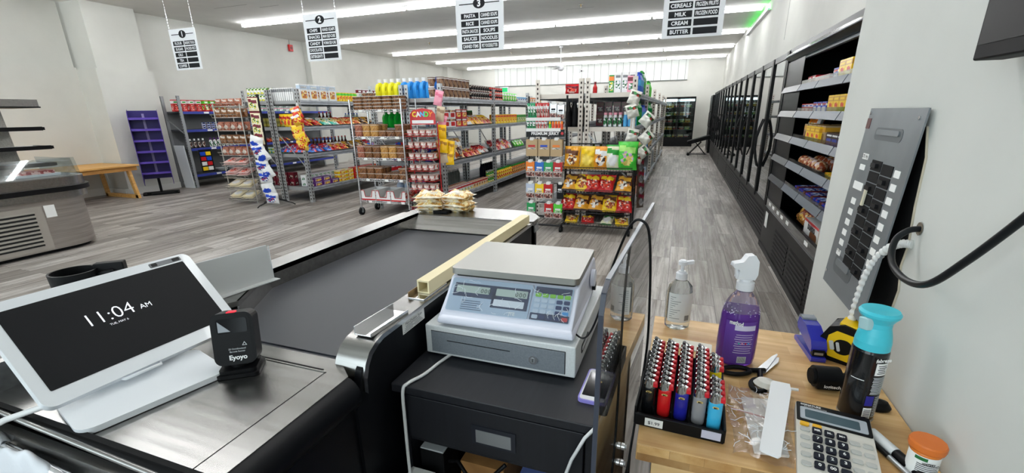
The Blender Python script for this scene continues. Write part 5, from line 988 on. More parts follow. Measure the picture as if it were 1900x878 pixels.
b.plate(rrect(.2, .07, .03, 4), (-.001, -.1, .05), (0, -1, 0), (0, 0, 1), (-.001, 0, 0), CBRN); b.build('carton_body', t2, bevel=.002)
b = MB(); b.text('bueno', (-.0025, -.03, .085), (0, -1, 0), (0, 0, 1), .085, CBLK, bold=.002, width=.26); b.text('Kinder', (-.0025, -.03, .128), (0, -1, 0), (0, 0, 1), .028, CRED, bold=.001)
b.build('lettering', t2)
yb_ = bag('yellow_bag', .2, .18, .09, CYEL, PYEL, CYEL, seed=133); place(yb_, (CX0 + .06, oy(.78), .49), (-.7, 0, -RX), 'yellow bag in the bottom bin right of the white carton'); 
# two-door cooler on the far wall
t = thing('glass_door_cooler', 'black two-door glass cooler standing against the far wall', 'cooler', (-.83, 21.45, 0)); W2 = 1.26
b = MB(); b.box(-.1, W2, 0, .8, 0, .34, CBL); z = .05
while z < .3: b.box(-.06, W2 - .04, -.008, 0, z, z + .02, CBL); z += .04
b.build('base', t)
b = MB(); b.box(-.1, -.06, .02, .8, .34, 2.02, CBL); b.box(W2 - .04, W2, .02, .8, .34, 2.02, CBL); b.box(-.1, W2, .02, .8, 1.97, 2.04, CBL); b.box(-.1, W2, .76, .8, .34, 2.0, CIN); b.build('cabinet', t)
b = MB()
for z in (.7, 1.0, 1.3, 1.62): b.box(-.06, W2 - .04, .12, .7, z - .02, z, CLIP)
b.box(-.06, W2 - .04, .1, .12, 1.86, 1.95, mat('cooler_lamp', (230, 240, 240), .5, emit=(220, 240, 255), es=9)); b.build('wire_shelf', t)
for k in range(2):
    a = -.1 + k * .68; c = a + .675; d = MB(); d.box(a, a + .045, -.005, .02, .34, 2.04, CBL); d.box(c - .045, c, -.005, .02, .34, 2.04, CBL); d.box(a, c, -.005, .02, .34, .4, CBL); d.box(a, c, -.005, .02, 1.98, 2.04, CBL); dr = d.build('door', t)
    MB().box(a + .045, c - .045, .005, .011, .4, 1.98, glassy('far_glass', (205, 214, 210), .05, .01)).build('glass', dr); x = c - .03 if k == 0 else a + .03; MB().tube([(x, -.005, 1.0), (x, -.04, 1.04), (x, -.04, 1.3), (x, -.005, 1.34)], .01, CBL, 6).build('handle', dr)
fp_ = [carton('produce_pack', .2, .15, .13, CGRN, CWHT, PGRN), carton('produce_pack', .2, .15, .13, CYEL, CWHT, PIZZ), carton('produce_pack', .2, .15, .13, CMAR, CWHT, PRED)]
for j, z in enumerate((.36, .7, 1.0, 1.3, 1.62)):
    for i in range(5): place(fp_[(j + i // 2) % 3], (-.78 + i * .24, 21.68, z + .002), 0, '%s pack on the %s shelf of the far two-door cooler' % (('green', 'yellow', 'maroon')[(j + i // 2) % 3], ('bottom', 'fourth', 'third', 'second', 'top')[j]), '%s packs, %s shelf of far cooler' % (('green', 'yellow', 'maroon')[(j + i // 2) % 3], ('bottom', 'fourth', 'third', 'second', 'top')[j]))
# tall black cabinet at the end of the row and the tilted bin on folding legs
t = thing('end_cooler', 'tall black cooler cabinet closing the far end of the cooler row', 'cooler', (.93, 18.25, 0)); b = MB(); b.box(-.02, .52, 0, 1.3, 0, 2.0, CBL); b.box(-.03, -.02, .04, 1.26, .1, 1.94, CGA); b.build('cabinet', t, bevel=.02); MB().tube([(-.03, .1, .9), (-.08, .1, .95), (-.08, .1, 1.4), (-.03, .1, 1.45)], .012, CBL, 6).build('handle', t)
t = thing('folding_ramp_bin', 'tilted black bin on folding wheeled legs at the far end of the cooler aisle', 'bin', (.6, 17.2, 0))
MB().obox((-.38, -.2, .36), (.70, 0, .21), (0, .5, 0), (-.03, 0, .12), MBLACK).build('tray', t, bevel=.02); b = MB()
for y in (-.15, .25): b.tube([(-.32, y, .05), (.05, y, .46)], .014, BLACK, 6); b.tube([(.2, y, .05), (-.12, y, .42)], .014, BLACK, 6); b.tube([(-.34, y, .05), (.25, y, .05)], .012, BLACK, 6)
b.cyl((-.34, -.2, .05), (-.34, .3, .05), .05, BLACK, 10); b.build('folding_leg', t)
# ================================================================ CHECKOUT COUNTER
def RXW(o, b, name, parent=None, **k): return b.build(name, parent, **k)
t = thing('checkout_counter', 'stainless checkout counter with black conveyor belt running away from the till', 'checkout counter', (0, 0, 0))
BELT = mat('belt_rubber', (56, 58, 64), .5, bump=.03, bs=6); BODYK = mat('counter_black', (14, 15, 19), .4); BODYG = mat('counter_grey', (120, 122, 124), .5)
SX = -.735
# body: black right flank with a rounded near corner, grey left flank
flank = [(.80, 0), (2.40, 0), (2.40, .905), (.92, .905), (.87, .893), (.835, .86), (.82, .82), (.80, .76)]
MB().plate(flank, (SX, 0, 0), (0, 1, 0), (0, 0, 1), (-.02, 0, 0), BODYK).build('side_panel', t)
MB().box(-1.57, -1.55, .44, 2.35, .0, .9, BODYG).build('side_panel', t)
MB().prism([(-1.55, .46), (-.757, .46), (-.757, .80), (SX - .02, .80), (SX - .02, 2.3), (-1.55, 2.3)], .02, .80, mat('counter_core', (30, 30, 32), .7)).build('body', t)
b = MB(); b.prism([(-.78, .46), (-.757, .44), (-.745, .46), (-.745, .80), (-.78, .8)], 0, .845, BODYK); b.cyl((-.765, .44, .81), (-.765, .80, .81), .05, BODYK, 20); b.build('kick_panel', t)
# belt
b = MB(); P = [(-.835, .875), (-.835, 2.2), (-1.5, 2.2), (-1.5, 1.27), (-1.30, .96), (-1.13, .875)]; b.prism(P, .83, .86, BELT)
b.obox((-1.13, .875, .83), (.295, 0, 0), (0, -.016, -.0), (0, 0, .027), BELT); b.build('belt', t, bevel=.006)
# left guard with its angled near end
b = MB(); b.box(-1.53, -1.455, 1.22, 2.32, .915, .932, STEEL); b.box(-1.462, -1.455, 1.22, 2.32, .84, .932, STEEL)
b.obox((-1.455, 1.22, .84), (.15, -.26, 0), (-.006, -.003, 0), (0, 0, .092), STEEL); b.prism([(-1.53, 1.22), (-1.53, .98), (-1.34, .90), (-1.305, .96), (-1.455, 1.22)], .915, .932, STEEL); b.box(-1.56, -1.53, .44, 2.32, .86, .932, STEEL); b.build('guard_rail', t)
# far ramp and rounded end platform
b = MB(); b.add([(-1.5, 2.2, .862), (-.835, 2.2, .862), (-.80, 2.31, .925), (-1.47, 2.31, .925), (-1.5, 2.2, .84), (-.835, 2.2, .84), (-.80, 2.31, .9), (-1.47, 2.31, .9)], [(0, 1, 2, 3), (7, 6, 5, 4), (0, 4, 5, 1), (1, 5, 6, 2), (2, 6, 7, 3), (3, 7, 4, 0)], STEEL); b.build('ramp', t)
b = MB(); b.box(-1.5, -.835, 2.188, 2.205, .858, .864, MBLACK); b.build('belt_slot', t)
def rce(x0, x1, y0, y1, r, seg=8): return rc(x0, x1, y0, y1, r, seg)
b = MB(); b.prism(rc(-1.55, -.725, 2.31, 2.58, .2, 10), .905, .928, STEEL, False); b.build('end_platform', t, bevel=.003)
MB().prism(rc(-1.54, SX, 2.31, 2.565, .19, 10), .02, .905, BODYK, True).build('end_body', t)
b = MB(); b.box(-.728, -.722, 2.33, 2.4, .86, .9, ZINC); b.cyl((-.722, 2.34, .88), (-.718, 2.34, .88), .006, CHROME, 8); b.build('bracket', t)
# right rail: steel cap that rolls down at its near end
path = [(2.45, .922), (1.6, .922), (.93, .922), (.895, .915), (.865, .9), (.845, .875), (.832, .84), (.83, .8)]
b = MB(); vs = []
for (y, z) in path: vs += [(-.825, y, z), (-.728, y, z)]
n = len(path); b.add(vs, [(2 * i, 2 * i + 2, 2 * i + 3, 2 * i + 1) for i in range(n - 1)], STEEL, True)
vs = []
for i, (y, z) in enumerate(path):
    yy = y + (.0 if i < 3 else .012); zz = z - .014; vs += [(-.728, y, z), (-.728, yy, zz)]
b.add(vs, [(2 * i, 2 * i + 2, 2 * i + 3, 2 * i + 1) for i in range(n - 1)], CHROME, True)
vs = []
for i, (y, z) in enumerate(path): vs += [(-.825, y, z), (-.825, y + (0 if i < 3 else .0), max(.8, z - .075))]
b.add(vs, [(2 * i, 2 * i + 1, 2 * i + 3, 2 * i + 2) for i in range(n - 1)], STEEL, True); b.build('side_rail', t)
# steel worktop by the till
b = MB(); b.prism([(-1.56, .44), (-.75, .44), (-.75, .80), (-.80, .84), (-.835, .86), (-1.13, .86), (-1.30, .935), (-1.53, .98), (-1.56, .98)], .835, .86, STEEL); b.build('worktop', t, bevel=.003)
b = MB(); b.box(-.822, -.820, .44, .80, .8598, .8606, MBLACK); b.box(-1.2, -.835, .80, .808, .8598, .8608, MBLACK); b.box(-1.2, -.82, .796, .80, .86, .862, STEEL); b.build('seam', t)
b = MB(); b.box(-1.60, -.75, .424, .436, .835, .868, MBLACK); b.tube([(-1.60, .418, .866), (-.75, .40, .866)], .006, STEEL, 8); b.build('edge_trim', t)
# bagging well nearer than the worktop
b = MB(); b.box(-1.9, -.75, .02, .42, .50, .52, STEEL); b.box(-1.9, -.75, .40, .42, .52, .83, STEEL); b.box(-.77, -.75, .02, .42, .0, .845, BODYK); b.obox((-1.35, .10, .522), (.45, -.02, 0), (0, .09, 0), (0, 0, .02), mat('dark_strip', (60, 60, 62), .3, .6)); b.box(-1.9, -.75, .02, .42, 0, .5, BODYG); b.build('bagging_well', t)
# chrome clip tray on the rail
b = MB(); a0 = (-.80, .90, .924)
b.obox((-.80, .90, .922), (.055, 0, 0), (.01, .17, 0), (0, 0, .004), CHROME); b.obox((-.80, .90, .922), (.003, 0, 0), (.01, .17, 0), (0, 0, .026), CHROME); b.obox((-.748, .90, .922), (.003, 0, 0), (.01, .17, 0), (0, 0, .012), CHROME)
tr = tag(b.build('pen_tray', bevel=.001), 'small chrome clip tray screwed on the near end of the counter rail', 'tray')
b = MB(); b.obox((-.80, 1.17, .922), (.06, 0, 0), (.0, .16, 0), (0, 0, .004), CHROME); b.obox((-.80, 1.17, .922), (.003, 0, 0), (0, .16, 0), (0, 0, .022), mat('bronze_edge', (150, 126, 96), .3, .8)); tag(b.build('pen_tray', bevel=.001), 'chrome clip tray under the near end of the beige tube', 'tray')
# business-card label on the black flank
b = MB(); b.obox((SX + .001, 1.03, .868), (0, .125, 0), (0, 0, .037), (.001, 0, 0), PAPER); nt_o = tag(b.build('paper_label'), 'white handwritten label stuck on the black counter side', 'label')
b = MB(); b.text('Plan-Outlon  Scan', (SX + .0025, 1.092, .892), (0, 1, 0), (0, 0, 1), .013, mat('ink', (40, 42, 60), .6), width=.115)
for k in range(4): b.box(SX + .002, SX + .0026, 1.035 + .004 * k, 1.035 + .05 + .01 * (k % 2), .872 + k * .005, .8732 + k * .005, mat('ink_line', (90, 92, 100), .6)); b.box(SX + .002, SX + .0026, 1.095, 1.145 - .006 * k, .872 + k * .005, .8732 + k * .005, mat('ink_line', (90, 92, 100), .6))
b.build('lettering', nt_o)
# beige square tube lying on the rail
BEI = mat('beige_pvc', (236, 222, 180), .5); b = MB()
def sqtube(b, o, u, v, w_, m):
    o, u, v, w_ = map(Vector, (o, u, v, w_)); t_ = .12
    for (a, c, d, e) in ((0, 1, 0, t_), (0, 1, 1 - t_, 1), (0, t_, t_, 1 - t_), (1 - t_, 1, t_, 1 - t_)): b.obox(o + u * a + v * d, u * (c - a), v * (e - d), w_, m)
sqtube(b, (-.79, 1.215, .927), (.045, .0, 0), (0, 0, .045), (.01, 1.06, 0), BEI); sqtube(b, (-.785, 1.19, .927), (.045, 0, 0), (0, 0, .045), (.003, .03, 0), BEI) if False else None
tag(b.build('plastic_tube'), 'long beige square plastic tube lying along the counter rail', 'tube')
# popcorn bags in two piles on the end platform
PC = prn('popcorn', [(236, 206, 140), (250, 232, 180), (208, 158, 80), (250, 240, 210)], 55, .35)
pcb = [bag('popcorn_bag', .165, .155, .05, PC, c_('bag_frost', (238, 228, 208), .2), None, crimp=c_('bag_frost', (238, 228, 208), .2), seed=s, crump=.3) for s in (141, 142)]
for (x, y, n, r0, w_) in ((-1.405, 2.345, 4, .25, 'left'), (-1.265, 2.385, 4, -.2, 'right')):
    for k in range(n):
        place(pcb[k % 2], (x - .0 + .014 * math.sin(2.3 * k), y + .01 * math.cos(3 * k), .948 + k * .025), (-PI / 2 + .02, 0, r0 + .15 * math.sin(3 * k)), 'clear bag of popcorn, %s in the %s pile on the far end of the counter' % (('lowest', 'second', 'third', 'topmost')[k], w_))
MB() ; tag(MB().prism(rrect(.1, .07, .01), .93, .94, MBLACK).build('black_pad', loc=(-1.335, 2.40, 0)), 'small black pad between the two popcorn piles', 'pad')

# ================================================================ POS TERMINAL
t = thing('pos_terminal', 'white all-in-one till computer showing the time on its black screen', 'computer', (0, 0, 0))
yaw = 1.4986; ti = .7628; U3 = Vector((math.cos(yaw), math.sin(yaw), 0)); nn = Vector((-math.sin(yaw), math.cos(yaw), 0)); V3 = Vector((0, 0, math.cos(ti))) + nn * math.sin(ti); N3 = U3.cross(V3)
kk = (1.5 - .925) / .54; O3 = Vector((-1.18972925 * kk, .42716965 * kk, .925)); sw, sh_ = .38537 * kk, .20949 * kk
TW = mat('terminal_white', (226, 229, 233), .3, coat=.2)
fr = MB().plate(rrect(sw + .05, sh_ + .062, .022, 6, x0=-.024, y0=-.036), O3 - N3 * .022, U3, V3, N3 * .022, TW, True).build('body', t, bevel=.003)
MB().plate(rrect(sw, sh_, .003, 2, x0=0, y0=0), O3 + N3 * .0002, U3, V3, N3 * .0008, mat('screen_black', (12, 13, 16), .55, emit=(20, 21, 26), es=.15)).build('screen', t)
MB().plate(rrect(.085, .014, .003, 2, x0=sw - .085, y0=sh_ + .005), O3 + N3 * .0002, U3, V3, N3 * .001, mat('camera_bar', (90, 94, 98), .3)).plate(rrect(.02, .01, .002, 2, x0=sw - .024, y0=sh_ + .007), O3 + N3 * .0014, U3, V3, N3 * .0004, BLACK).plate(rrect(.015, .01, .002, 2, x0=sw - .08, y0=sh_ + .007), O3 + N3 * .0014, U3, V3, N3 * .0004, BLACK).build('camera_bar', t)
CLK = mat('clock_text', (230, 232, 236), .5, emit=(225, 228, 235), es=.75)
b = MB(); b.text('11:04', O3 + U3 * (sw * .43) + V3 * (sh_ * .52) + N3 * .001, U3, V3, .050, CLK, bold=-.0006); b.text('AM', O3 + U3 * (sw * .625) + V3 * (sh_ * .53) + N3 * .001, U3, V3, .020, CLK); b.text('TUE, MAY 6', O3 + U3 * (sw * .45) + V3 * (sh_ * .455) + N3 * .001, U3, V3, .008, CLK); b.build('lettering', t)
pc = O3 + U3 * (sw / 2) + V3 * (sh_ * .35) - N3 * .022
MB().plate(rrect(.15, .06, .01), pc - U3 * 0 - V3 * .03, U3, V3, -N3 * .03, TW).obox(Vector((pc.x - .05, pc.y - .06, .876)), (.03, 0, 0), (0, .12, 0), (pc - N3 * .02 - Vector((pc.x - .05, pc.y, .876))) * 1.0, TW).build('neck', t, bevel=.006)
PB = [(-1.19 + x * .966 + y * .259, .591 - x * .259 + y * .966) for x, y in rrect(.21, .30, .035, 6)]
MB().prism(PB, .862, .876, TW, True).build('base', t, bevel=.005, bseg=3)
MB().tube([O3 + U3 * .12 - V3 * .03 - N3 * .02, O3 + U3 * .12 - V3 * .045 + N3 * .003, O3 + U3 * .2 - V3 * .047 + N3 * .003, O3 + U3 * .21 - V3 * .03 - N3 * .02], .004, TW).build('speaker_lip', t)
# white cable dropping from the terminal to the bags
CW = mat('white_cable', (226, 226, 226), .4)
tag(MB().tube([(-1.25, .47, .9), (-1.30, .44, .885), (-1.35, .40, .87), (-1.40, .34, .84), (-1.45, .28, .78), (-1.5, .2, .7)], .007, CW).build('power_cable'), 'white cable dropping over the counter edge below the till computer', 'cable')
# ================================================================ BARCODE SCANNER
t = thing('barcode_scanner', 'black upright barcode scanner on a square foot in front of the till computer', 'scanner', (-1.04, .735, .861), .62)
MB().prism(rrect(.10, .082, .01, 4), 0, .010, BLACK).prism(rrect(.088, .07, .01, 4), .010, .020, BLACK).build('base', t, bevel=.002)
MB().cyl((0, 0, .018), (0, 0, .045), .022, BLACK, 16).build('neck', t)
b = MB(); tv = Vector((0, .22, .975)); bo = Vector((0, -.028, .032)); nb_ = Vector((0, -.975, .22)); ux = Vector((1, 0, 0))
h_ = t; hd = MB().plate(rrect(.098, .136, .02, 5, y0=0), bo + nb_ * -.05, ux, tv, nb_ * .05, BLACK).build('head', t, bevel=.008, bseg=3)
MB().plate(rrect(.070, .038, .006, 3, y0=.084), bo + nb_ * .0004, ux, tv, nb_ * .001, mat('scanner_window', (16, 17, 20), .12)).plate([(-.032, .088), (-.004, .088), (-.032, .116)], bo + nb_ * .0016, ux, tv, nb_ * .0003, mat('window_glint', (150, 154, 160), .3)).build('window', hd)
MB().plate(rrect(.082, .124, .016, 5, y0=.006), bo + nb_ * -.0002, ux, tv, nb_ * .0004, mat('scanner_face', (9, 9, 11), .3)).build('face', hd)
b = MB(); b.text('Eyoyo', bo + tv * .014 + ux * .006 + nb_ * .0008, ux, tv, .017, PAPER, bold=.0005); b.text('2D Omnidirectional', bo + tv * .040 + ux * .006 + nb_ * .0008, ux, tv, .006, LGREY, width=.04); b.text('Barcode Scanner', bo + tv * .033 + ux * .006 + nb_ * .0008, ux, tv, .006, LGREY, width=.036)
b.plate([(.018, .049), (.030, .049), (.024, .059)], bo + nb_ * .0008, ux, tv, nb_ * .0002, LGREY); b.plate([(.0205, .0505), (.0275, .0505), (.024, .0565)], bo + nb_ * .0011, ux, tv, nb_ * .0002, BLACK); b.build('lettering', hd)
MB().plate(rrect(.02, .008, .003, 3, y0=.131), bo + nb_ * -.018, ux, tv, nb_ * .017, mat('red_lamp', (230, 30, 50), .3, emit=(255, 30, 50), es=1.0)).build('indicator', hd)
# ================================================================ cup, sign holder behind the terminal
t = thing('cup', 'black cup with a handle beyond the till computer', 'cup', (-1.505, .665, .862))
MB().cyl((0, 0, 0), (0, 0, .14), .03, BLACK, 16).cyl((0, 0, 0), (0, 0, .01), .045, BLACK, 20).build('stem', t)
MB().lathe([(0, .14), (.046, .14), (.052, .25), (.052, .252), (.047, .252), (.042, .15), (0, .15)], BLACK, seg=28).build('bowl', t)
MB().tube([(.036, .036, .235), (.06, .055, .24), (.075, .065, .215), (.07, .06, .18), (.045, .035, .165)], .008, BLACK).obox((.03, .03, .235), (.05, .045, 0), (-.015, .018, 0), (0, 0, .028), BLACK).build('handle', t, bevel=.004)
t = thing('sign_holder', 'clear acrylic sign holder standing on the counter behind the till computer', 'sign holder', (-1.395, 1.0, .933))
GL = mat('acrylic_frost', (212, 214, 214), .3, alpha=.8); b = MB(); b.obox((.03, .16, 0), (-.045, -.26, 0), (-.012, .002, .125), (.003, -.001, 0), GL); b.build('panel', t)
b = MB(); b.tube([(.03, .16, .125), (.03, .16, 0), (-.015, -.10, 0)], .002, LGREY); b.obox((.03, .16, 0), (-.045, -.26, 0), (.03, 0, 0), (0, 0, .003), GL); b.tube([(.018, .16, .125), (-.027, -.10, .125)], .002, LGREY); b.build('foot', t)
MB().obox((.022, .15, .01), (-.04, -.235, 0), (-.010, .002, .105), (.0012, 0, 0), mat('insert_paper', (206, 208, 208), .7)).build('paper_insert', t)
# plastic shopping bags over the bag rack
PLB = mat('thin_white_plastic', (236, 238, 244), .35, trans=.25, bump=.3, bs=18)
def soft_bag(name, o, w, d, h, seed, lab):
    rnd = random.Random(seed); b = MB(); nx, ny = 16, 12; vs = []
    for j in range(ny + 1):
        for i in range(nx + 1):
            u, v = i / nx, j / ny; x = (u - .5) * w * (1 - .25 * v); y = (v - .5) * d; z = h * math.sin(PI * min(1, v * 1.05)) ** .8 * (0.5 + .5 * math.sin(PI * u)) + .012 * math.sin(9 * u + seed) * math.cos(7 * v + 2 * seed) + .006 * math.sin(23 * u + 11 * v)
            vs.append((x, y, z))
    fs = [(j * (nx + 1) + i, j * (nx + 1) + i + 1, (j + 1) * (nx + 1) + i + 1, (j + 1) * (nx + 1) + i) for j in range(ny) for i in range(nx)]
    b.add(vs, fs, PLB, True); o_ = b.build(name, loc=o); s_ = o_.modifiers.new('thick', 'SOLIDIFY'); s_.thickness = .0015; q_ = o_.modifiers.new('sub', 'SUBSURF'); q_.levels = q_.render_levels = 1
    return tag(o_, lab, 'bag')
soft_bag('plastic_bag', (-1.27, .375, .735), .30, .06, .105, 1, 'crumpled translucent white plastic bag over the chrome tube in the lower left corner')
soft_bag('plastic_bag', (-1.43, .39, .76), .16, .06, .115, 4, 'gathered white plastic bag under the cable at the left edge')
t = tag(MB().tube([(-1.60, .386, .815), (-1.36, .386, .806), (-1.05, .378, .798), (-.80, .370, .792), (-.765, .369, .791)], .011, CHROME, 12).build('bag_rack_tube'), 'chrome bag rack tube running across the bagging well', 'rack')

# ================================================================ BLACK CABINET, CASH DRAWER, SCALE
CABK = noisy('cabinet_black', [(.3, (18, 19, 25)), (.7, (25, 26, 33))], (90, 4, 4), .5, 0, 3)
t = thing('filing_cabinet', 'black cabinet with a recessed handle under the white cash drawer', 'cabinet', (0, 0, 0))
b = MB(); b.box(-.725, -.128, .935, 1.86, .735, .762, CABK); b.build('top', t, bevel=.003)
b = MB(); b.box(-.71, -.69, .955, 1.85, 0, .735, CABK); b.box(-.16, -.14, .955, 1.85, 0, .735, CABK); b.box(-.69, -.16, 1.83, 1.85, 0, .735, CABK); b.box(-.69, -.16, .96, 1.83, .56, .575, CABK); b.box(-.69, -.16, .96, 1.83, .10, .12, CABK); b.build('carcass', t)
dr = MB().box(-.688, -.162, .942, .96, .585, .728, CABK).build('drawer', t, bevel=.002)
b = MB(); b.box(-.475, -.345, .9385, .943, .618, .68, mat('handle_plate', (46, 48, 56), .3, .3)); b.box(-.462, -.358, .9375, .9395, .626, .667, ZINC); b.build('handle', dr)
# things on the cabinet's inner shelf
t = thing('adapter_box', 'small black box with pale top in the open cabinet shelf', 'box', (-.63, 1.02, .12)); MB().box(-.04, .04, -.05, .05, 0, .40, MBLACK).box(-.04, .04, -.05, .05, .40, .405, LGREY).build('carton_body', t, bevel=.002)
t = thing('adapter_box', 'lower black box with white top at the cabinet front by the white cord', 'box', (-.632, .955 - .06, .0)); MB().box(-.05, .03, -.055, .045, 0, .47, MBLACK).box(-.05, .03, -.055, .045, .47, .475, PAPER).build('carton_body', t, bevel=.002)
t = tag(MB().box(-.54, -.40, .985, 1.3, .12, .50, noisy('cardboard', [(.3, (150, 104, 56)), (.7, (184, 134, 78))], (8, 8, 8), .8)).build('cardboard_box'), 'brown cardboard box on the open cabinet shelf', 'box')
t = tag(MB().box(-.36, -.24, .985, 1.25, .12, .48, c_('folder_blue', (120, 140, 210))).build('paper_folder'), 'blue folder standing in the open cabinet shelf', 'folder')
tag(MB().tube([(-.57, .97, .50), (-.53, .95, .53), (-.5, .94, .5), (-.45, .93, .49), (-.41, .93, .53), (-.38, .95, .56)], .006, BLACK).build('cable'), 'black cord looping out of the open cabinet shelf', 'cord')
WC = [(-.62, 1.17, .767), (-.64, 1.08, .767), (-.652, 1.0, .767), (-.672, .945, .767), (-.68, .927, .75), (-.682, .925, .65), (-.676, .915, .5), (-.66, .90, .3), (-.64, .89, .05)]
tag(MB().tube(smooth_path(WC, 50), .0050, CW, 10).build('cable'), 'white cord running from under the cash drawer down the cabinet front', 'cord')
tag(MB().tube([(-.112, 1.05, .77), (-.118, .985, .772), (-.13, .93, .768), (-.155, .915, .74), (-.185, .91, .67), (-.205, .9, .6), (-.22, .89, .4), (-.24, .88, .1)], .0045, CW, 10).build('charging_cord'), 'white charging cord from the phone over the cabinet corner', 'cord')
DWH = noisy('drawer_white', [(.3, (208, 211, 212)), (.7, (220, 223, 224))], (200, 200, 200), .45)
t = thing('cash_drawer', 'light grey cash drawer with dark grey front and round lock under the scale', 'cash drawer', (-.468, 1.118, .762), .0)
b = MB(); b.box(-.243, .243, 0, .50, .006, .105, DWH); b.build('housing', t, bevel=.004)
MB().box(-.22, -.16, .04, .46, 0, .008, BLACK).box(.16, .22, .04, .46, 0, .008, BLACK).build('foot', t)
GF = noisy('drawer_front_grey', [(.3, (116, 122, 130)), (.7, (128, 134, 141))], (200, 200, 200), .45)
dr = MB().box(-.220, .212, -.0035, .004, .016, .086, GF).box(-.222, .214, -.001, .001, .014, .088, mat('gap_dark', (40, 42, 46), .6)).build('drawer', t, bevel=.001)
MB().box(-.165, .045, -.0045, -.003, .06, .0622, mat('slit', (10, 10, 12), .6)).build('slot', dr)
MB().cyl((.118, -.008, .047), (.118, -.003, .047), .0135, CHROME, 20).cyl((.118, -.0095, .047), (.118, -.008, .047), .008, ZINC, 14).box(.117, .119, -.0102, -.0092, .042, .052, MBLACK).build('lock', dr)
MB().plate(rrect(.11, .03, .013, 5, y0=.04, x0=.08), (.2431, 0, 0), (0, 1, 0), (0, 0, 1), (.0012, 0, 0), BLACK).plate(rrect(.09, .012, .005, 4, y0=.049, x0=.09), (.2443, 0, 0), (0, 1, 0), (0, 0, 1), (.0012, 0, 0), DWH).build('side_handle', t)
# scale
PANM = mat('pan_steel', (160, 160, 155), 0.38, .8)
SWH = mat('scale_white', (222, 224, 238), .32, coat=.15); SB = mat('scale_panel_blue', (188, 204, 222), .4); SD = mat('scale_panel_dark', (58, 66, 96), .35); LCD = mat('scale_lcd', (196, 208, 198), .25)
t = thing('price_scale', 'white price-computing scale with steel pan standing on the cash drawer', 'scale', (-.453, 1.16, .868), .036)
b = MB(); prof = [(-.035, .008), (-.035, .028), (-.018, .034), (.082, .128), (.10, .130), (.40, .130), (.42, .10), (.42, .01)]
hw = .212
vs = [(-hw - (.005 if z < .03 else 0), y, z) for y, z in prof] + [(hw + (.005 if z < .03 else 0), y, z) for y, z in prof]; n = len(prof)
b.add(vs, [(i, (i + 1) % n, n + (i + 1) % n, n + i) for i in range(n)] + [tuple(reversed(range(n))), tuple(range(n, 2 * n))], SWH); b.build('housing', t, bevel=.009, bseg=3)
MB().cyl((-.17, .02, 0), (-.17, .02, .01), .015, BLACK).cyl((.17, .02, 0), (.17, .02, .01), .015, BLACK).cyl((-.17, .38, 0), (-.17, .38, .01), .015, BLACK).cyl((.17, .38, 0), (.17, .38, .01), .015, BLACK).build('foot', t)
pu = Vector((1, 0, 0)); pv = Vector((0, .100, .098)).normalized(); pn = pu.cross(pv); po = Vector((0, -.010, .0415)) + pn * .0012
def P_(b, x, y, w, h, m, lift=0.0, th=.001, r=.002): return b.plate(rrect(w, h, min(r, w / 2.1, h / 2.1), 3, x0=x, y0=y), po + pn * lift, pu, pv, pn * th, m)
b = MB(); P_(b, -.198, .006, .268, .112, SB, r=.006); P_(b, .074, .006, .122, .112, SB, r=.006); b.build('control_panel', t)
b = MB(); P_(b, -.186, .056, .150, .046, SD, .001, .0004); P_(b, -.054, .030, .118, .072, SD, .001, .0004); P_(b, .076, .008, .118, .022, SD, .001, .0004); P_(b, .08, .094, .112, .022, SD, .001, .0004); b.build('panel_print', t)
b = MB(); P_(b, -.178, .070, .112, .024, LCD, .0016, .0006); P_(b, -.044, .070, .102, .024, LCD, .0016, .0006)
for x in (.0, .012, .024): b.text('0', po + pu * (-.09 + x) + pv * .073 + pn * .0026, pu, pv, .02, mat('lcd_digit', (70, 84, 78), .5)); b.text('0', po + pu * (.024 + x) + pv * .073 + pn * .0026, pu, pv, .02, mat('lcd_digit', (70, 84, 78), .5))
b.build('display', t)
b = MB(); P_(b, -.046, .036, .098, .022, mat('price_sticker', (236, 240, 246), .15, coat=.5), .0016, .0006); b.text('JTE', po + pu * .02 + pv * .012 + pn * .0014, pu, pv, .014, PAPER, bold=.0006)
for k in range(5): P_(b, -.15, .014 + k * .007, .07 - .008 * (k % 3), .0025, mat('panel_text', (90, 104, 130), .5), .001, .0003, .0005)
b.text('0100', po + pu * (-.05) + pv * .078 + pn * .0014, pu, pv, .001, PAPER); b.build('lettering', t)
KG = mat('key_green', (140, 206, 70), .4); KN = mat('key_navy', (52, 66, 110), .4); KW = mat('key_white', (206, 216, 228), .4); KR = mat('key_red', (214, 66, 72), .4); KB = mat('key_sky', (80, 160, 220), .4)
for r in range(5):
    for c in range(5):
        m = KG if r == 0 else (KN if c >= 3 and r < 4 else (KW if r < 4 or c == 0 else KN))
        if (r, c) == (3, 4): m = KB
        if (r, c) == (4, 4): m = KR
        b = MB(); P_(b, .082 + c * .0225, .082 - r * .0175, .018, .012, m, .0014, .0014, .003); b.build('key', t)
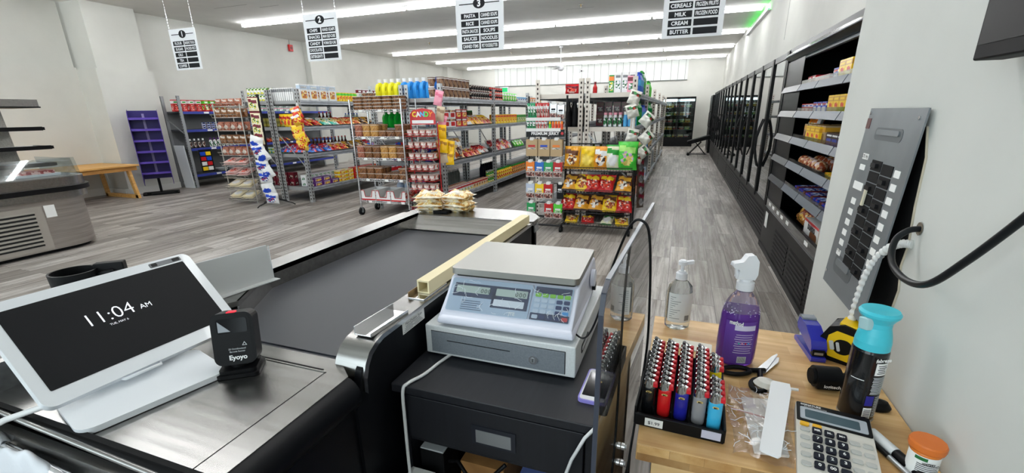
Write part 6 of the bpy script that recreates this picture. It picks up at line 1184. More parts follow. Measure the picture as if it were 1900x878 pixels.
# clinging crinkled protective film: glints along its creases drawn as thin white tubes
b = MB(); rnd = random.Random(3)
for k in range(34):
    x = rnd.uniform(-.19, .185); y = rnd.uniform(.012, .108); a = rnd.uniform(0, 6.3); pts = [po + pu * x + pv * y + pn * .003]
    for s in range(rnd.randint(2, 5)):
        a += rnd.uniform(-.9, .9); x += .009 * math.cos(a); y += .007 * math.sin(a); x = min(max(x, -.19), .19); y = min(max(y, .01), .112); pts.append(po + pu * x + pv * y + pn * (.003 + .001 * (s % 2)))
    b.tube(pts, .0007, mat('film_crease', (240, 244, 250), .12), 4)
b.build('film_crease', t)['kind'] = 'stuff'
P_(b2 := MB(), -.198, .006, .394, .112, glassy('film', (246, 248, 250), .07, .08), .0032, .0004, .006).build('protective_film', t)
b = MB(); b.prism(rrect(.395, .30, .012, 4), .128, .138, mat('pan_rim_dark', (60, 58, 54), .4, .5)); b.v = [(x, y + .235, z) for x, y, z in b.v]; b.build('pan_frame', t)
b = MB(); b.prism(rrect(.418, .325, .016, 5), .138, .158, PANM); b.v = [(x, y + .235, z) for x, y, z in b.v]; b.build('pan', t, bevel=.004, bseg=3)
b = MB(); b.cyl((.215, .30, .085), (.228, .30, .085), .03, SWH, 20); b.cyl((.215, .34, .04), (.226, .34, .04), .016, BLACK, 14); b.build('side_knob', t)
# black cord over the acrylic sheet
BC = mat('black_cord', (18, 18, 20), .4)
tag(MB().tube(smooth_path([(-.25, 1.19, .880), (-.215, 1.15, .884), (-.185, 1.10, .93), (-.155, 1.05, 1.02), (-.13, 1.0, 1.13), (-.10, .96, 1.23), (-.078, .93, 1.282), (-.060, .92, 1.290), (-.045, .92, 1.27), (-.037, .93, 1.2), (-.032, .94, 1.1), (-.030, .95, 1.0), (-.035, .93, .9), (-.045, .87, .75), (-.05, .8, .6), (-.055, .75, .3), (-.055, .75, .01)], 90), .0028, BC, 8).build('cable'), 'thin black cord looped over the top edge of the acrylic sheet', 'cord')
# phone
t = thing('phone', 'smartphone in a lilac case lying face up on the black cabinet corner', 'phone', (-.157, 1.10, .7625), -.03)
MB().plate(rrect(.078, .16, .012, 5), (0, 0, 0), (1, 0, 0), (0, 1, 0), (0, 0, .010), mat('lilac_case', (150, 140, 220), .35)).build('case', t, bevel=.002); MB().plate(rrect(.070, .152, .009, 5), (0, 0, .010), (1, 0, 0), (0, 1, 0), (0, 0, .0008), mat('phone_white', (224, 224, 230), .25)).build('bezel', t); MB().plate(rrect(.062, .118, .003, 3), (0, 0, .0108), (1, 0, 0), (0, 1, 0), (0, 0, .0006), mat('phone_glass', (16, 18, 24), .06)).build('screen', t)
# acrylic sheet between the cabinet and the wooden table
t = thing('acrylic_sheet', 'clear acrylic divider sheet with a dark edge between the cabinet and the wooden table', 'divider', (-.0763, .56, 0), -.045)
ACR = glassy('acrylic_sheet', (226, 228, 228), .10, .004, fres=1.49)
PS = [(0, .62), (.62, .62), (.62, 1.275), (.035, 1.275), (.012, 1.266), (0, 1.24)]
MB().plate(PS, (0, 0, 0), (0, 1, 0), (0, 0, 1), (-.006, 0, 0), ACR).build('sheet', t)
b = MB(); EDG = mat('acrylic_edge', (58, 62, 74), .3); b.box(-.0065, .0005, -.0045, -.0, .62, 1.24, EDG); b.obox((-.0065, -.0045, 1.24), (.007, 0, 0), (0, .0045, 0), (0, .012, .026), EDG); b.obox((-.0065, .008, 1.264), (.007, 0, 0), (0, .0, .004), (0, .03, .011), EDG); b.box(-.0065, .0005, .035, .62, 1.275, 1.279, mat('acrylic_edge_top', (120, 126, 134), .3)); b.build('edge', t)
for z in (.795, .75): MB().cyl((.001, .29, z), (.008, .29, z), .008, CHROME, 14).cyl((.008, .29, z), (.012, .29, z), .005, ZINC, 6).build('bolt', t)
MB().box(-.045, -.0062, .1, .6, .0, .74, MBLACK).build('support_post', t)
# ================================================================ WOODEN TABLE AND WHAT STANDS ON IT
BUT = bpy.data.materials.new('butcher_block'); BUT.use_nodes = True
def mk_butcher(m, ends=False):
    nt = m.node_tree; b = nt.nodes['Principled BSDF']; L = nt.links.new; tc = nt.nodes.new('ShaderNodeTexCoord')
    br = nt.nodes.new('ShaderNodeTexBrick'); br.inputs['Scale'].default_value = 1; br.inputs['Brick Width'].default_value = .34 if not ends else .06; br.inputs['Row Height'].default_value = .042 if not ends else .04; br.inputs['Mortar Size'].default_value = .0004; br.offset = .4
    br.inputs['Color1'].default_value = (0, 0, 0, 1); br.inputs['Color2'].default_value = (1, 1, 1, 1); br.inputs['Mortar'].default_value = (.2, .2, .2, 1)
    mp = nt.nodes.new('ShaderNodeMapping'); mp.inputs['Rotation'].default_value = (PI / 2 if ends else 0, 0, 0); L(tc.outputs['Object'], mp.inputs[0]); L(mp.outputs[0], br.inputs['Vector'])
    n = nt.nodes.new('ShaderNodeTexNoise'); q = nt.nodes.new('ShaderNodeMapping'); q.inputs['Scale'].default_value = (4, 60, 20) if not ends else (40, 40, 40); L(tc.outputs['Object'], q.inputs[0]); L(q.outputs[0], n.inputs['Vector']); n.inputs['Scale'].default_value = 1; n.inputs['Detail'].default_value = 6
    n2 = nt.nodes.new('ShaderNodeTexNoise'); n2.inputs['Scale'].default_value = 9; n2.inputs['Detail'].default_value = 4; L(tc.outputs['Object'], n2.inputs['Vector'])
    r = ramp(nt, [(.3, (216, 176, 118)), (.5, (230, 194, 138)), (.7, (238, 208, 156))]); L(n.outputs['Fac'], r.inputs[0])
    pl = ramp(nt, [(0, (228, 214, 198)), (.5, (244, 238, 228)), (1, (255, 253, 248))] if not ends else [(0, (150, 130, 110)), (.5, (210, 190, 168)), (1, (255, 245, 230))]); L(br.outputs['Color'], pl.inputs[0])
    mu = nt.nodes.new('ShaderNodeMix'); mu.data_type = 'RGBA'; mu.blend_type = 'MULTIPLY'; mu.inputs[0].default_value = .9; L(r.outputs[0], mu.inputs[6]); L(pl.outputs[0], mu.inputs[7])
    r2 = ramp(nt, [(.35, (214, 196, 176)), (.6, (255, 255, 255))]); L(n2.outputs['Fac'], r2.inputs[0]); m2 = nt.nodes.new('ShaderNodeMix'); m2.data_type = 'RGBA'; m2.blend_type = 'MULTIPLY'; m2.inputs[0].default_value = .6; L(mu.outputs[2], m2.inputs[6]); L(r2.outputs[0], m2.inputs[7])
    L(m2.outputs[2], b.inputs['Base Color']); b.inputs['Roughness'].default_value = .38
mk_butcher(BUT); BUE = bpy.data.materials.new('butcher_block_end'); BUE.use_nodes = True; mk_butcher(BUE, True)
PLY = wood('birch_plywood', ((206, 164, 110), (222, 184, 130), (232, 198, 148)), (3, 3, 25))
t = thing('wooden_table', 'light wooden butcher-block table against the drywall partition', 'table', (-.027, .74, 0))
b = MB(); b.box(0, .50, 0, .595, .862, .90, BUT); b.build('tabletop', t, bevel=.002); MB().box(.002, .498, -.0008, 0, .864, .898, BUE).build('front_edge', t)
MB().box(.03, .49, .02, .04, .1, .862, PLY).box(.03, .05, .04, .57, .1, .862, PLY).build('apron', t)
for x in (.03, .44):
    for y in (.05, .53): MB().box(x + .0, x + .045, y, y + .045, 0, .862, PLY).build('leg', t)
TZ = .90
# ---- lighter tray with lighters
t = thing('lighter_tray', 'black plastic counter tray holding rows of lighters', 'tray', (.045, .795, TZ), -.045)
b = MB(); b.box(-.082, .082, .0, .24, 0, .012, BLACK); b.box(-.082, .082, -.003, .004, 0, .026, BLACK); b.box(-.084, -.079, 0, .24, 0, .04, BLACK); b.box(.079, .084, 0, .24, 0, .03, BLACK); b.box(-.082, .082, .236, .24, 0, .04, BLACK)
for i in range(4): b.box(-.051 + i * .033, -.047 + i * .033, .02, .236, .012, .03, BLACK)
b.build('tray', t, bevel=.0015); b = MB(); b.box(.042, .076, -.0042, -.003, .006, .023, c_('pale_tag', (196, 196, 216))); b.build('price_label', t); pl_ = MB().box(-.062, -.028, -.0042, -.003, .004, .021, PAPER).build('price_label', t); MB().text('$1.99', (-.045, -.0045, .009), (1, 0, 0), (0, 0, 1), .010, mat('ink', (40, 42, 60), .6)).build('lettering', pl_)
LC = [('black', (20, 20, 22)), ('red', (214, 30, 32)), ('dark blue', (34, 36, 150)), ('grey', (150, 148, 150)), ('yellow', (240, 214, 20)), ('light blue', (60, 180, 226))]
HOOD = mat('lighter_hood', (190, 190, 190), .18, 1.0); LRED = mat('lighter_button', (214, 30, 44), .35)
lp = {}
for nm, c in LC:
    lt_ = thing('lighter', 'x', 'lighter', (0, 0, 0)); m = mat('lighter_' + nm.replace(' ', '_'), c, .2, coat=.4)
    MB().lathe([(0, 0), (.0115, 0), (.0125, .004), (.0125, .058), (.011, .061), (0, .061)], m, seg=20, sy=.62).build('body', lt_)
    b = MB(); b.lathe([(.0112, .058), (.0112, .066), (.0105, .074), (0, .0745)], HOOD, c=(-.001, 0, 0), seg=14, sy=.66); b.cyl((-.0060, -.0045, .0765), (-.0060, .0045, .0765), .0038, mat('spark_wheel', (90, 90, 92), .4, .6), 10); b.tube([(-.009, -.007, .068), (-.0065, -.0085, .079), (-.001, -.009, .084), (.0035, -.0085, .078), (.004, -.007, .068)], .0014, HOOD, 5); b.build('hood', lt_)
    MB().obox((.0045, -.005, .061), (.0115, 0, 0), (0, .010, 0), (-.001, 0, .011), LRED).build('button', lt_, bevel=.002)
    b = MB(); b.plate([(.0058 * math.cos(a), .0026 * math.sin(a)) for a in [PI / 8 * k for k in range(16)]], (.0, -.00785, .051), (1, 0, 0), (0, 0, 1), (0, -.0003, 0), mat('logo_gold', (226, 196, 120), .4)); b.text('BiC', (0, -.0084, .0493), (1, 0, 0), (0, 0, 1), .0045, MBLACK, bold=.0002); b.build('logo', lt_)
    lp[nm] = lt_
cols_x = (-.061, -.031, .001, .034, .062); nm_order = ('black', 'red', 'dark blue', 'grey')
tray_m = Matrix.Translation((.045, .795, TZ)) @ Matrix.Rotation(-.045, 4, 'Z')
rown = ('front', 'second', 'third', 'fourth', 'fifth', 'sixth', 'seventh', 'eighth', 'ninth', 'back')
def put_lighter(nm, x, y, lab): p = tray_m @ Vector((x, y, .013)); place(lp[nm], p, (.0, 0, -.045), lab, 'pocket lighters in the black tray')
for ci, nm in enumerate(nm_order):
    for r in range(10): put_lighter(nm, cols_x[ci], .030 + r * .0198, '%s pocket lighter, %s one of its column in the black tray' % (nm, rown[r]))
for r in range(4): put_lighter('light blue', cols_x[4], .022 + r * .0198, 'light blue pocket lighter, %s one of its column in the black tray' % rown[r])
for r in range(3): put_lighter('yellow', cols_x[4], .137 + r * .0198, 'yellow pocket lighter, %s one of its column behind the light blue ones' % rown[r])
tag(MB().plate(rrect(.10, .05, .004, 3), (.075, 1.165, TZ), (1, -.08, 0), (.08, 1, 0), (0, 0, .004), c_('card_cream', (236, 230, 216), .6)).build('paper_pad', bevel=.001), 'white card lying behind the lighters on the wooden table', 'card')
# ---- hand sanitizer pump bottle
t = thing('sanitizer_bottle', 'clear pump bottle of hand sanitizer with white label at the back of the table', 'bottle', (.036, 1.278, TZ), .3)
CG = mat('clear_bottle_plastic', (236, 240, 240), .05, trans=.92, ior=1.2)
MB().lathe([(0, .002), (.028, 0), (.034, .006), (.035, .02), (.035, .11), (.032, .128), (.02, .142), (.013, .147), (.013, .155)], CG, seg=28, sy=.78).build('body', t)
LAB = mat('label_white', (232, 234, 232), .5, alpha=1.0)
b = MB(); sg_ = 14; vs = []
for i in range(sg_ + 1):
    a = -PI / 2 - 1.15 + 2.3 * i / sg_
    for z in (.025, .112): vs.append((.0355 * math.cos(a), .0355 * .78 * math.sin(a), z))
b.add(vs, [(2 * i, 2 * i + 2, 2 * i + 3, 2 * i + 1) for i in range(sg_)], LAB, True); lb_ = b.build('label', t)
b = MB()
for k in range(11):
    for (a0, a1) in ((-PI / 2 - .95, -PI / 2 - .1 - .2 * ((k * 3) % 4)),):
        vs = []
        for i in range(5):
            a = a0 + (a1 - a0) * i / 4
            for z in (.036 + k * .0064, .0375 + k * .0064): vs.append((.0358 * math.cos(a), .0358 * .78 * math.sin(a), z))
        b.add(vs, [(2 * i, 2 * i + 2, 2 * i + 3, 2 * i + 1) for i in range(4)], mat('fine_print', (130, 134, 136), .6))
for k in range(9):
    a = -PI / 2 + .3 + k * .05; vs = [(.0359 * math.cos(a), .028 * math.sin(a), .03), (.0359 * math.cos(a + .025), .028 * math.sin(a + .025), .03), (.0359 * math.cos(a + .025), .028 * math.sin(a + .025), .046), (.0359 * math.cos(a), .028 * math.sin(a), .046)]; b.add(vs, [(0, 1, 2, 3)], BLACK)
b.build('label_print', lb_)
MB().lathe([(0, .148), (.0155, .148), (.0155, .166), (.01, .168), (.01, .172), (.0045, .172), (.0045, .19), (.011, .19), (.012, .20), (.008, .204), (0, .204)], WHITE, seg=18).obox((-.001, -.006, .190), (.03, 0, .004), (0, .012, 0), (0, 0, .009), WHITE).build('pump', t)
# ---- purple spray bottle
t = thing('spray_bottle', 'tall purple cleaner spray bottle with white trigger on the table', 'bottle', (.174, 1.125, TZ), .25); t.scale = (1, 1, .925)
PUR = mat('purple_liquid', (112, 62, 168), .12, trans=.45, ior=1.2, coat=.3); BCL = mat('bottle_clear_mauve', (216, 206, 226), .06, trans=.85, ior=1.2)
MB().lathe([(0, .002), (.036, 0), (.043, .006), (.045, .02), (.0455, .06), (.045, .10), (.0435, .135), (.041, .152)], PUR, seg=32, sy=.82).build('liquid_body', t)
MB().lathe([(.041, .152), (.036, .172), (.028, .188), (.0185, .200), (.0155, .206), (.0155, .216)], BCL, seg=32, sy=.86).build('shoulder', t)
b = MB()
for k in range(46):
    a = random.uniform(0, 6.3); r_ = .041 - .02 * random.random() * 0; z = random.uniform(.146, .166); rr_ = .0405 - max(0, z - .152) * .3; b.lathe([(0, -.002), (.002, 0), (0, .002)], mat('foam_bubble', (206, 196, 226), .3), c=(rr_ * math.cos(a), rr_ * .84 * math.sin(a), z), seg=6)
b.build('foam', t)
b = MB(); b.lathe([(0, .208), (.0195, .208), (.0195, .228), (.014, .232), (.013, .238)], WHITE, seg=22)
TP = [(-.024, .238), (.016, .236), (.021, .250), (.020, .285), (.010, .302), (-.006, .300), (-.014, .284), (-.034, .280), (-.036, .270), (-.020, .262)]
b.plate([(-x, y) for x, y in reversed(TP)], (0, .011, 0), (-1, 0, 0), (0, 0, 1), (0, -.022, 0), WHITE) if False else b.plate(TP, (0, .011, 0), (1, 0, 0), (0, 0, 1), (0, -.022, 0), WHITE)
b.build('spray_head', t, bevel=.003); MB().obox((-.030, -.005, .272), (.006, 0, 0), (0, .01, 0), (.006, 0, -.036), WHITE).build('trigger', t, bevel=.002)
lb_ = MB()
def wrap(b, a0, a1, z0, z1, m, r=.0462, sy=.82, n=6, off=0.0):
    vs = []
    for i in range(n + 1):
        a = a0 + (a1 - a0) * i / n
        for z in (z0, z1): vs.append(((r + off) * math.cos(a), (r * sy + off) * math.sin(a), z))
    b.add(vs, [(2 * i, 2 * i + 2, 2 * i + 3, 2 * i + 1) for i in range(n)], m, True)
F0 = -PI / 2 - .25
wrap(lb_, F0 - .75, F0 + .85, .012, .132, mat('label_violet', (104, 66, 160), .4)); lab = lb_.build('label', t)
b = MB(); LT_ = mat('label_text', (226, 220, 240), .5); wrap(b, F0 - .25, F0 + .8, .108, .122, c_('label_pale', (214, 206, 232), .5), off=.0004)
for k in range(9): wrap(b, F0 - .2 + .03 * (k % 3), F0 + .72 - .06 * (k % 2), .044 + k * .0064, .0455 + k * .0064, LT_, off=.0005)
for k, m in enumerate((c_('dot_teal', (60, 190, 180)), CPNK, CRED, CSKY)): wrap(b, F0 + .0 + k * .16, F0 + .07 + k * .16, .070, .0745, m, off=.0009, n=2)
wrap(b, F0 + .05, F0 + .5, .016, .034, PAPER, off=.0005)
for k in range(12): wrap(b, F0 + .08 + k * .033, F0 + .094 + k * .033, .018, .033, BLACK, off=.0009, n=1)
b.text('method', (-.034, -.0285, .125), (.8, -.6, 0), (0, 0, 1), .016, PAPER, bold=.0005, align='LEFT', width=.03)
b.build('label_print', lab)
# ---- scissors
t = thing('scissors', 'open steel scissors with black handles on the wooden table', 'scissors', (.225, 1.075, TZ + .004), 0)
SC = mat('scissor_steel', (186, 188, 190), .25, .9)
MB().plate([(0, 0), (.012, -.004), (.100, .045), (.105, .052), (.08, .045), (.004, .012)], (0, 0, .002), (.80, .6, 0), (-.6, .8, 0), (0, 0, .0022), SC).build('blade', t); MB().plate([(0, 0), (.012, .004), (.098, .018), (.104, .014), (.08, .002), (.004, -.010)], (0, 0, .0002), (.64, .77, 0), (-.77, .64, 0), (0, 0, .0018), SC).build('blade', t)
def loop(cx, cy, rx, ry, ang, tail):
    P = [(cx + rx * math.cos(a) * math.cos(ang) - ry * math.sin(a) * math.sin(ang), cy + rx * math.cos(a) * math.sin(ang) + ry * math.sin(a) * math.cos(ang), .003) for a in [2 * PI * k / 20 for k in range(21)]]
    return MB().tube(P, .0055, BLACK, 8).tube([tail[0], tail[1]], .006, BLACK, 8).build('handle', t)
loop(-.052, -.012, .032, .016, .35, ((-.022, -.001, .003), (.012, .010, .003))); loop(-.010, -.062, .026, .016, 1.35, ((-.004, -.036, .003), (.002, .008, .003)))
MB().cyl((.012, .012, .0), (.012, .012, .006), .004, ZINC, 12).build('pivot', t)
# ---- stapler
t = thing('stapler', 'dark blue stapler with grey tip behind the scissors', 'stapler', (.362, 1.245, TZ), 1.66); t.scale = (.96, .96, 1.0)
SBL = mat('stapler_blue', (38, 44, 168), .25, coat=.3)
MB().plate([(-.07, 0), (.06, 0), (.066, .006), (.06, .014), (-.07, .012)], (0, .017, 0), (1, 0, 0), (0, 0, 1), (0, -.034, 0), SBL).build('base', t, bevel=.003)
MB().plate([(-.06, .022), (.05, .040), (.058, .052), (.05, .072), (-.0, .070), (-.05, .050), (-.062, .034)], (0, .018, 0), (1, 0, 0), (0, 0, 1), (0, -.036, 0), SBL).build('arm', t, bevel=.006)
MB().plate([(.035, .04), (.058, .042), (.066, .058), (.056, .078), (.028, .076)], (0, .0165, 0), (1, 0, 0), (0, 0, 1), (0, -.033, 0), c_('tip_grey', (130, 136, 144))).build('tip', t, bevel=.005); MB().box(-.064, -.05, -.014, .014, .014, .03, BLACK).box(-.0655, -.064, -.010, .010, .018, .024, ZINC).build('magazine', t)
# ---- tape measure
t = thing('tape_measure', 'yellow and black tape measure standing behind the air freshener can', 'tape measure', (.434, 1.215, TZ), -.5); t.scale = (1.08, 1.08, 1.12)
DY_ = mat('tool_yellow', (250, 206, 20), .35); B_ = [(-.042, 0), (.042, 0), (.048, .02), (.046, .06), (.03, .082), (-.01, .09), (-.036, .08), (-.05, .05), (-.048, .015)]
MB().plate(B_, (0, .03, 0), (1, 0, 0), (0, 0, 1), (0, -.06, 0), BLACK).build('shell', t, bevel=.008); MB().plate([(-.028, .012), (.03, .008), (.036, .03), (.034, .055), (.02, .07), (-.02, .074), (-.034, .06), (-.036, .03)], (0, -.0295, 0), (1, 0, 0), (0, 0, 1), (0, -.003, 0), DY_).obox((-.02, -.022, .086), (.04, 0, -.004), (0, .044, 0), (0, 0, .006), DY_).build('yellow_panel', t, bevel=.001)
MB().plate(rrect(.036, .034, .016, 6, y0=.024), (-.004, -.0325, 0), (1, 0, 0), (0, 0, 1), (0, -.002, 0), BLACK).plate(rrect(.008, .02, .002, 2, y0=.03), (-.012, -.0345, 0), (1, 0, .3), (-.3, 0, 1), (0, -.0006, 0), LGREY).plate(rrect(.006, .02, .002, 2, y0=.03), (.0, -.0345, 0), (1, 0, .3), (-.3, 0, 1), (0, -.0006, 0), LGREY).build('badge', t); MB().text('25', (.018, -.006, .0905), (1, 0, 0), (0, 1, 0), .014, BLACK, bold=.0006).build('lettering', t)
# ---- webcam (black rounded device with lettering)
t = thing('desk_webcam', 'black rounded electronic device with small white lettering lying beside the spray can', 'device', (.358, 1.065, TZ), .15)
MB().cyl((-.03, 0, .026), (.02, .0, .026), .024, BLACK, 24).box(-.03, .02, -.024, .024, .004, .026, BLACK).build('body', t, bevel=.005); MB().cyl((-.03, 0, .026), (-.036, .0, .026), .018, MBLACK, 20).build('lens', t); MB().text('logitech', (.0, -.0245, .012), (1, 0, 0), (0, 0, 1), .0105, PAPER, bold=.0002).build('lettering', t); MB().tube([(.02, .0, .02), (.035, .01, .02), (.055, .02, .018), (.07, .02, .012)], .012, BLACK).build('clip', t)
# ---- air freshener can
t = thing('air_freshener_can', 'black aerosol can of air freshener with turquoise sprayer top', 'spray can', (.386, .975, TZ), 0)
KB_ = mat('can_black', (14, 15, 18), .22, coat=.3); TQ = mat('turquoise_plastic', (70, 196, 214), .35); TQ2 = mat('turquoise_light', (190, 226, 230), .3, trans=.2)
MB().lathe([(0, 0), (.0295, 0), (.0305, .004), (.0305, .15), (.029, .158), (.026, .163)], KB_, seg=36).lathe([(.0295, 0), (.0312, .002), (.0305, .006)], ZINC, seg=36).build('can', t)
MB().lathe([(.0295, .155), (.0295, .17), (.027, .186), (.0235, .200), (.0235, .210), (.028, .218), (.0325, .224), (.0335, .229), (.030, .234), (.015, .233), (0, .232)], TQ, seg=36).build('sprayer', t); MB().obox((-.034, -.012, .196), (.012, -.010, 0), (.012, .004, 0), (-.004, -.004, .026), TQ2).build('trigger', t, bevel=.002)
b = MB(); F0 = -PI / 2 + .25
wrap(b, F0 - .12, F0 + .75, .108, .134, PAPER, r=.0308, sy=1, off=.0002, n=10)
for k in range(5): wrap(b, F0 - .0 + .05 * (k % 2), F0 + .62 - .06 * (k % 3), .112 + k * .004, .1135 + k * .004, BLACK, r=.031, sy=1, off=.0003)
wrap(b, F0 - .25, F0 + .22, .040, .062, c_('can_blue', (40, 40, 140)), r=.0308, sy=1, off=.0002); wrap(b, F0 - .25, F0 + .25, .010, .035, PAPER, r=.0308, sy=1, off=.0002)
for k in range(6): wrap(b, F0 - .2, F0 + .2, .014 + k * .0032, .0155 + k * .0032, BLACK, r=.031, sy=1, off=.0003)
for k in range(13): wrap(b, F0 - .12 + .02 * (k % 3), F0 + .85 - .05 * (k % 2), .066 + k * .003, .0675 + k * .003, LGREY, r=.0308, sy=1, off=.0002)
for k in range(12): wrap(b, F0 + .3, F0 + 1.0, .014 + k * .004, .0155 + k * .004, LGREY, r=.0308, sy=1, off=.0002)
wrap(b, F0 - 1.3, F0 - .55, .093, .0945, PAPER, r=.0308, sy=1, off=.0002)
bx_ = F0 + .2; b.text('febreze', (.0315 * math.cos(bx_), .0315 * math.sin(bx_), .138), (-math.sin(bx_), math.cos(bx_), 0), (0, 0, 1), .0105, PAPER, bold=.0004); b.build('label', t)
tag(MB().lathe([(0, 0), (.026, 0), (.028, .006), (.02, .018), (0, .024)], BLACK, seg=20, sy=.6).build('mouse', loc=(.432, 1.01, TZ)), 'small black rounded object behind the aerosol can near the wall', 'device')
# ---- calculator
CALC = mat('calc_beige', (214, 210, 202), .45)
t = thing('calculator', 'grey desktop calculator with black and yellow keys at the front of the table', 'calculator', (0, 0, 0))
cA = Vector((.270, .940, .928)); cB = Vector((.386, .921, .928)); cD = Vector((.250, .745, .908))
cu_ = (cB - cA).normalized(); cv_ = (cA - cD); cv_ = (cv_ - cu_ * cv_.dot(cu_)).normalized(); cn_ = cu_.cross(cv_); cw_ = .122; chh = .205; co = cA - cv_ * chh
def K(b, x, y, w, h, m, z0=0.0, th=.001, r=.003): return b.plate(rrect(w, h, r, 3, x0=x, y0=y), co + cn_ * z0, cu_, cv_, cn_ * th, m)
b = MB(); K(b, 0, 0, cw_, chh, CALC, -.018, .018, .006); b.build('housing', t, bevel=.002)
b = MB(); K(b, .001, chh - .058, cw_ - .002, .056, BLACK, .0002, .0015); b.build('top_panel', t); b = MB(); K(b, .007, chh - .052, cw_ - .014, .036, c_('calc_frame', (176, 182, 190)), .0017, .0008); b.build('display_frame', t); b = MB(); K(b, .015, chh - .047, cw_ - .034, .024, mat('calc_lcd', (78, 96, 104), .12, coat=.4), .0025, .0006); b.build('display', t)
b = MB(); b.text('SIGNATURE', co + cu_ * .008 + cv_ * (chh - .0105) + cn_ * .0019, cu_, cv_, .0065, PAPER, align='LEFT', bold=.0002); b.text('ELECTRONIC CALCULATOR', co + cu_ * .014 + cv_ * (chh - .0145) + cn_ * .0019, cu_, cv_, .003, PAPER, align='LEFT'); b.build('lettering', t)
rows__ = [['', 'MR', 'M-', 'M+', '', ''], ['', '7', '8', '9', '%', '+'], ['', '4', '5', '6', '', 'x'], ['', '1', '2', '3', '-', '='], ['', '0', '00', '.', '', '']]
KBK = mat('calc_key_black', (34, 34, 44), .3); KGY = mat('calc_key_grey', (184, 184, 180), .4); KYE = mat('calc_key_yellow', (236, 178, 40), .35)
for i, x in enumerate((.006, .026)): b = MB(); K(b, x, chh - .072, .015, .009, KYE, .0002, .004); b.build('key', t)
for r in range(5):
    for c in range(6):
        y = chh - .087 - r * .0222; x = .006 + c * .0192; black = 1 <= c <= 3; yy = y - (.0 if black or c == 0 else .004); o_ = .0 
        b = MB(); K(b, x, yy, .0155, .0145 if black else .010, KBK if black else KGY, .0002, .0045 if black else .0025)
        k_ = b.build('key', t, bevel=.0008)
        if rows__[r][c] and black: MB().text(rows__[r][c], co + cu_ * (x + .0078) + cv_ * (y + .0035) + cn_ * .0049, cu_, cv_, .009 if len(rows__[r][c]) == 1 or rows__[r][c] == '00' else .007, PAPER, bold=.0003).build('lettering', k_)
# ---- zip bag with white paper-like contents and a white plastic strip
b = MB(); nx, ny = 26, 22; vs = []; c4 = [Vector(p) for p in ((.140, .765, 0), (.235, .75, 0), (.265, .97, 0), (.146, .99, 0))]
for j in range(ny + 1):
    for i in range(nx + 1):
        u, v = i / nx, j / ny; p = (c4[0] * (1 - u) + c4[1] * u) * (1 - v) + (c4[3] * (1 - u) + c4[2] * u) * v
        z = TZ + .003 + .012 * math.sin(PI * u) * math.sin(PI * v) + .004 * abs(math.sin(9 * u + 5 * v)) + .003 * abs(math.sin(17 * v - 6 * u)) + .002 * abs(math.sin(31 * u + 13 * v)); vs.append((p.x + .004 * math.sin(8 * v), p.y + .004 * math.sin(7 * u), z))
b.add(vs, [(j * (nx + 1) + i, j * (nx + 1) + i + 1, (j + 1) * (nx + 1) + i + 1, (j + 1) * (nx + 1) + i) for j in range(ny) for i in range(nx)], glassy('zip_bag_film', (246, 242, 240), .16, .22), True)
t = thing('zip_bag', 'crinkled clear zip bag holding a white packet in front of the scissors', 'bag', (0, 0, 0)); o_ = b.build('film', t); pass
MB().obox((.176, .775, TZ + .004), (.058, .008, 0), (-.004, .175, 0), (0, 0, .006), mat('packet_tissue', (236, 236, 234), .6, bump=.4, bs=60)).build('white_packet', t, bevel=.002); rn_ = random.Random(4); b = MB()
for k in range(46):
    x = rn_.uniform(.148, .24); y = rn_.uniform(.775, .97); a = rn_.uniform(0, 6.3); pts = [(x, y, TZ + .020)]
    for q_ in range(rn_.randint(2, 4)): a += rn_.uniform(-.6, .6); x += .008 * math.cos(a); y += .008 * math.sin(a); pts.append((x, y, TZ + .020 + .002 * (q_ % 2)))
    b.tube(pts, .0006, mat('film_crease', (240, 244, 250), .12), 4)  # bright white threads stand for glints on the crinkled bag film
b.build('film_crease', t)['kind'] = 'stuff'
MB().obox((.145, .885, TZ + .0175), (.10, -.02, 0), (.0, .003, 0), (0, 0, .0012), c_('zip_pink', (200, 150, 150))).build('zip_line', t) 
b = MB(); b.plate([(0, .004), (.004, 0), (.018, -.004), (.030, -.006), (.034, 0), (.040, .225), (.036, .25), (.004, .25), (0, .24)], (.180, .762, TZ + .022), Vector((.98, -.12, .0)), Vector((.22, .97, .02)), (0, 0, .003), mat('strip_white', (244, 244, 246), .35)); tag(b.build('plastic_strip', bevel=.001), 'flat white plastic strip lying across the zip bag', 'strip')
b = MB(); b.tube([(.232, 1.0, TZ + .012), (.252, 1.008, TZ + .016), (.268, 1.002, TZ + .016), (.288, .998, TZ + .02)], [.008, .005, .004, .003], mat('strip_white', (244, 244, 246), .35), 10); tag(b.build('plastic_hook'), 'small white plastic hook at the far end of the white strip', 'hook')
tag(MB().lathe([(0, 0), (.014, .002), (.02, .012), (.014, .022), (0, .026)], c_('ivory', (236, 232, 224)), seg=18, sx=1.3).build('egg_timer', loc=(.228, 1.012, TZ), rot=(0, 0, -.4)), 'small rounded ivory plastic piece beside the scissor handles', 'piece')
# ---- markers and pens
def marker(o, d, l, r, cap, body, lab, capf=.35):
    o = Vector(o); d = Vector(d).normalized(); t = thing('marker', lab, 'marker', tuple(o)); MB().cyl((0, 0, 0), d * l * capf, r * 1.08, cap, 18).build('cap', t, bevel=.001); MB().cyl(d * l * capf, d * l, r, body, 18).build('barrel', t, bevel=.001); return t
marker((.392, .903, TZ + .010), (.36, -.93, 0), .16, .0088, mat('cap_grey_white', (226, 228, 230), .35), BLACK, 'thick black marker with white cap beside the calculator')
marker((.385, .885, TZ + .006), (.33, -.94, 0), .15, .0045, BLACK, ZINC, 'slim metal and black pen left of the thick marker', .3); marker((.401, .80, TZ + .005), (.25, -.96, 0), .10, .004, ZINC, LGREY, 'slim silver pen tip beside the calculator corner', .3)
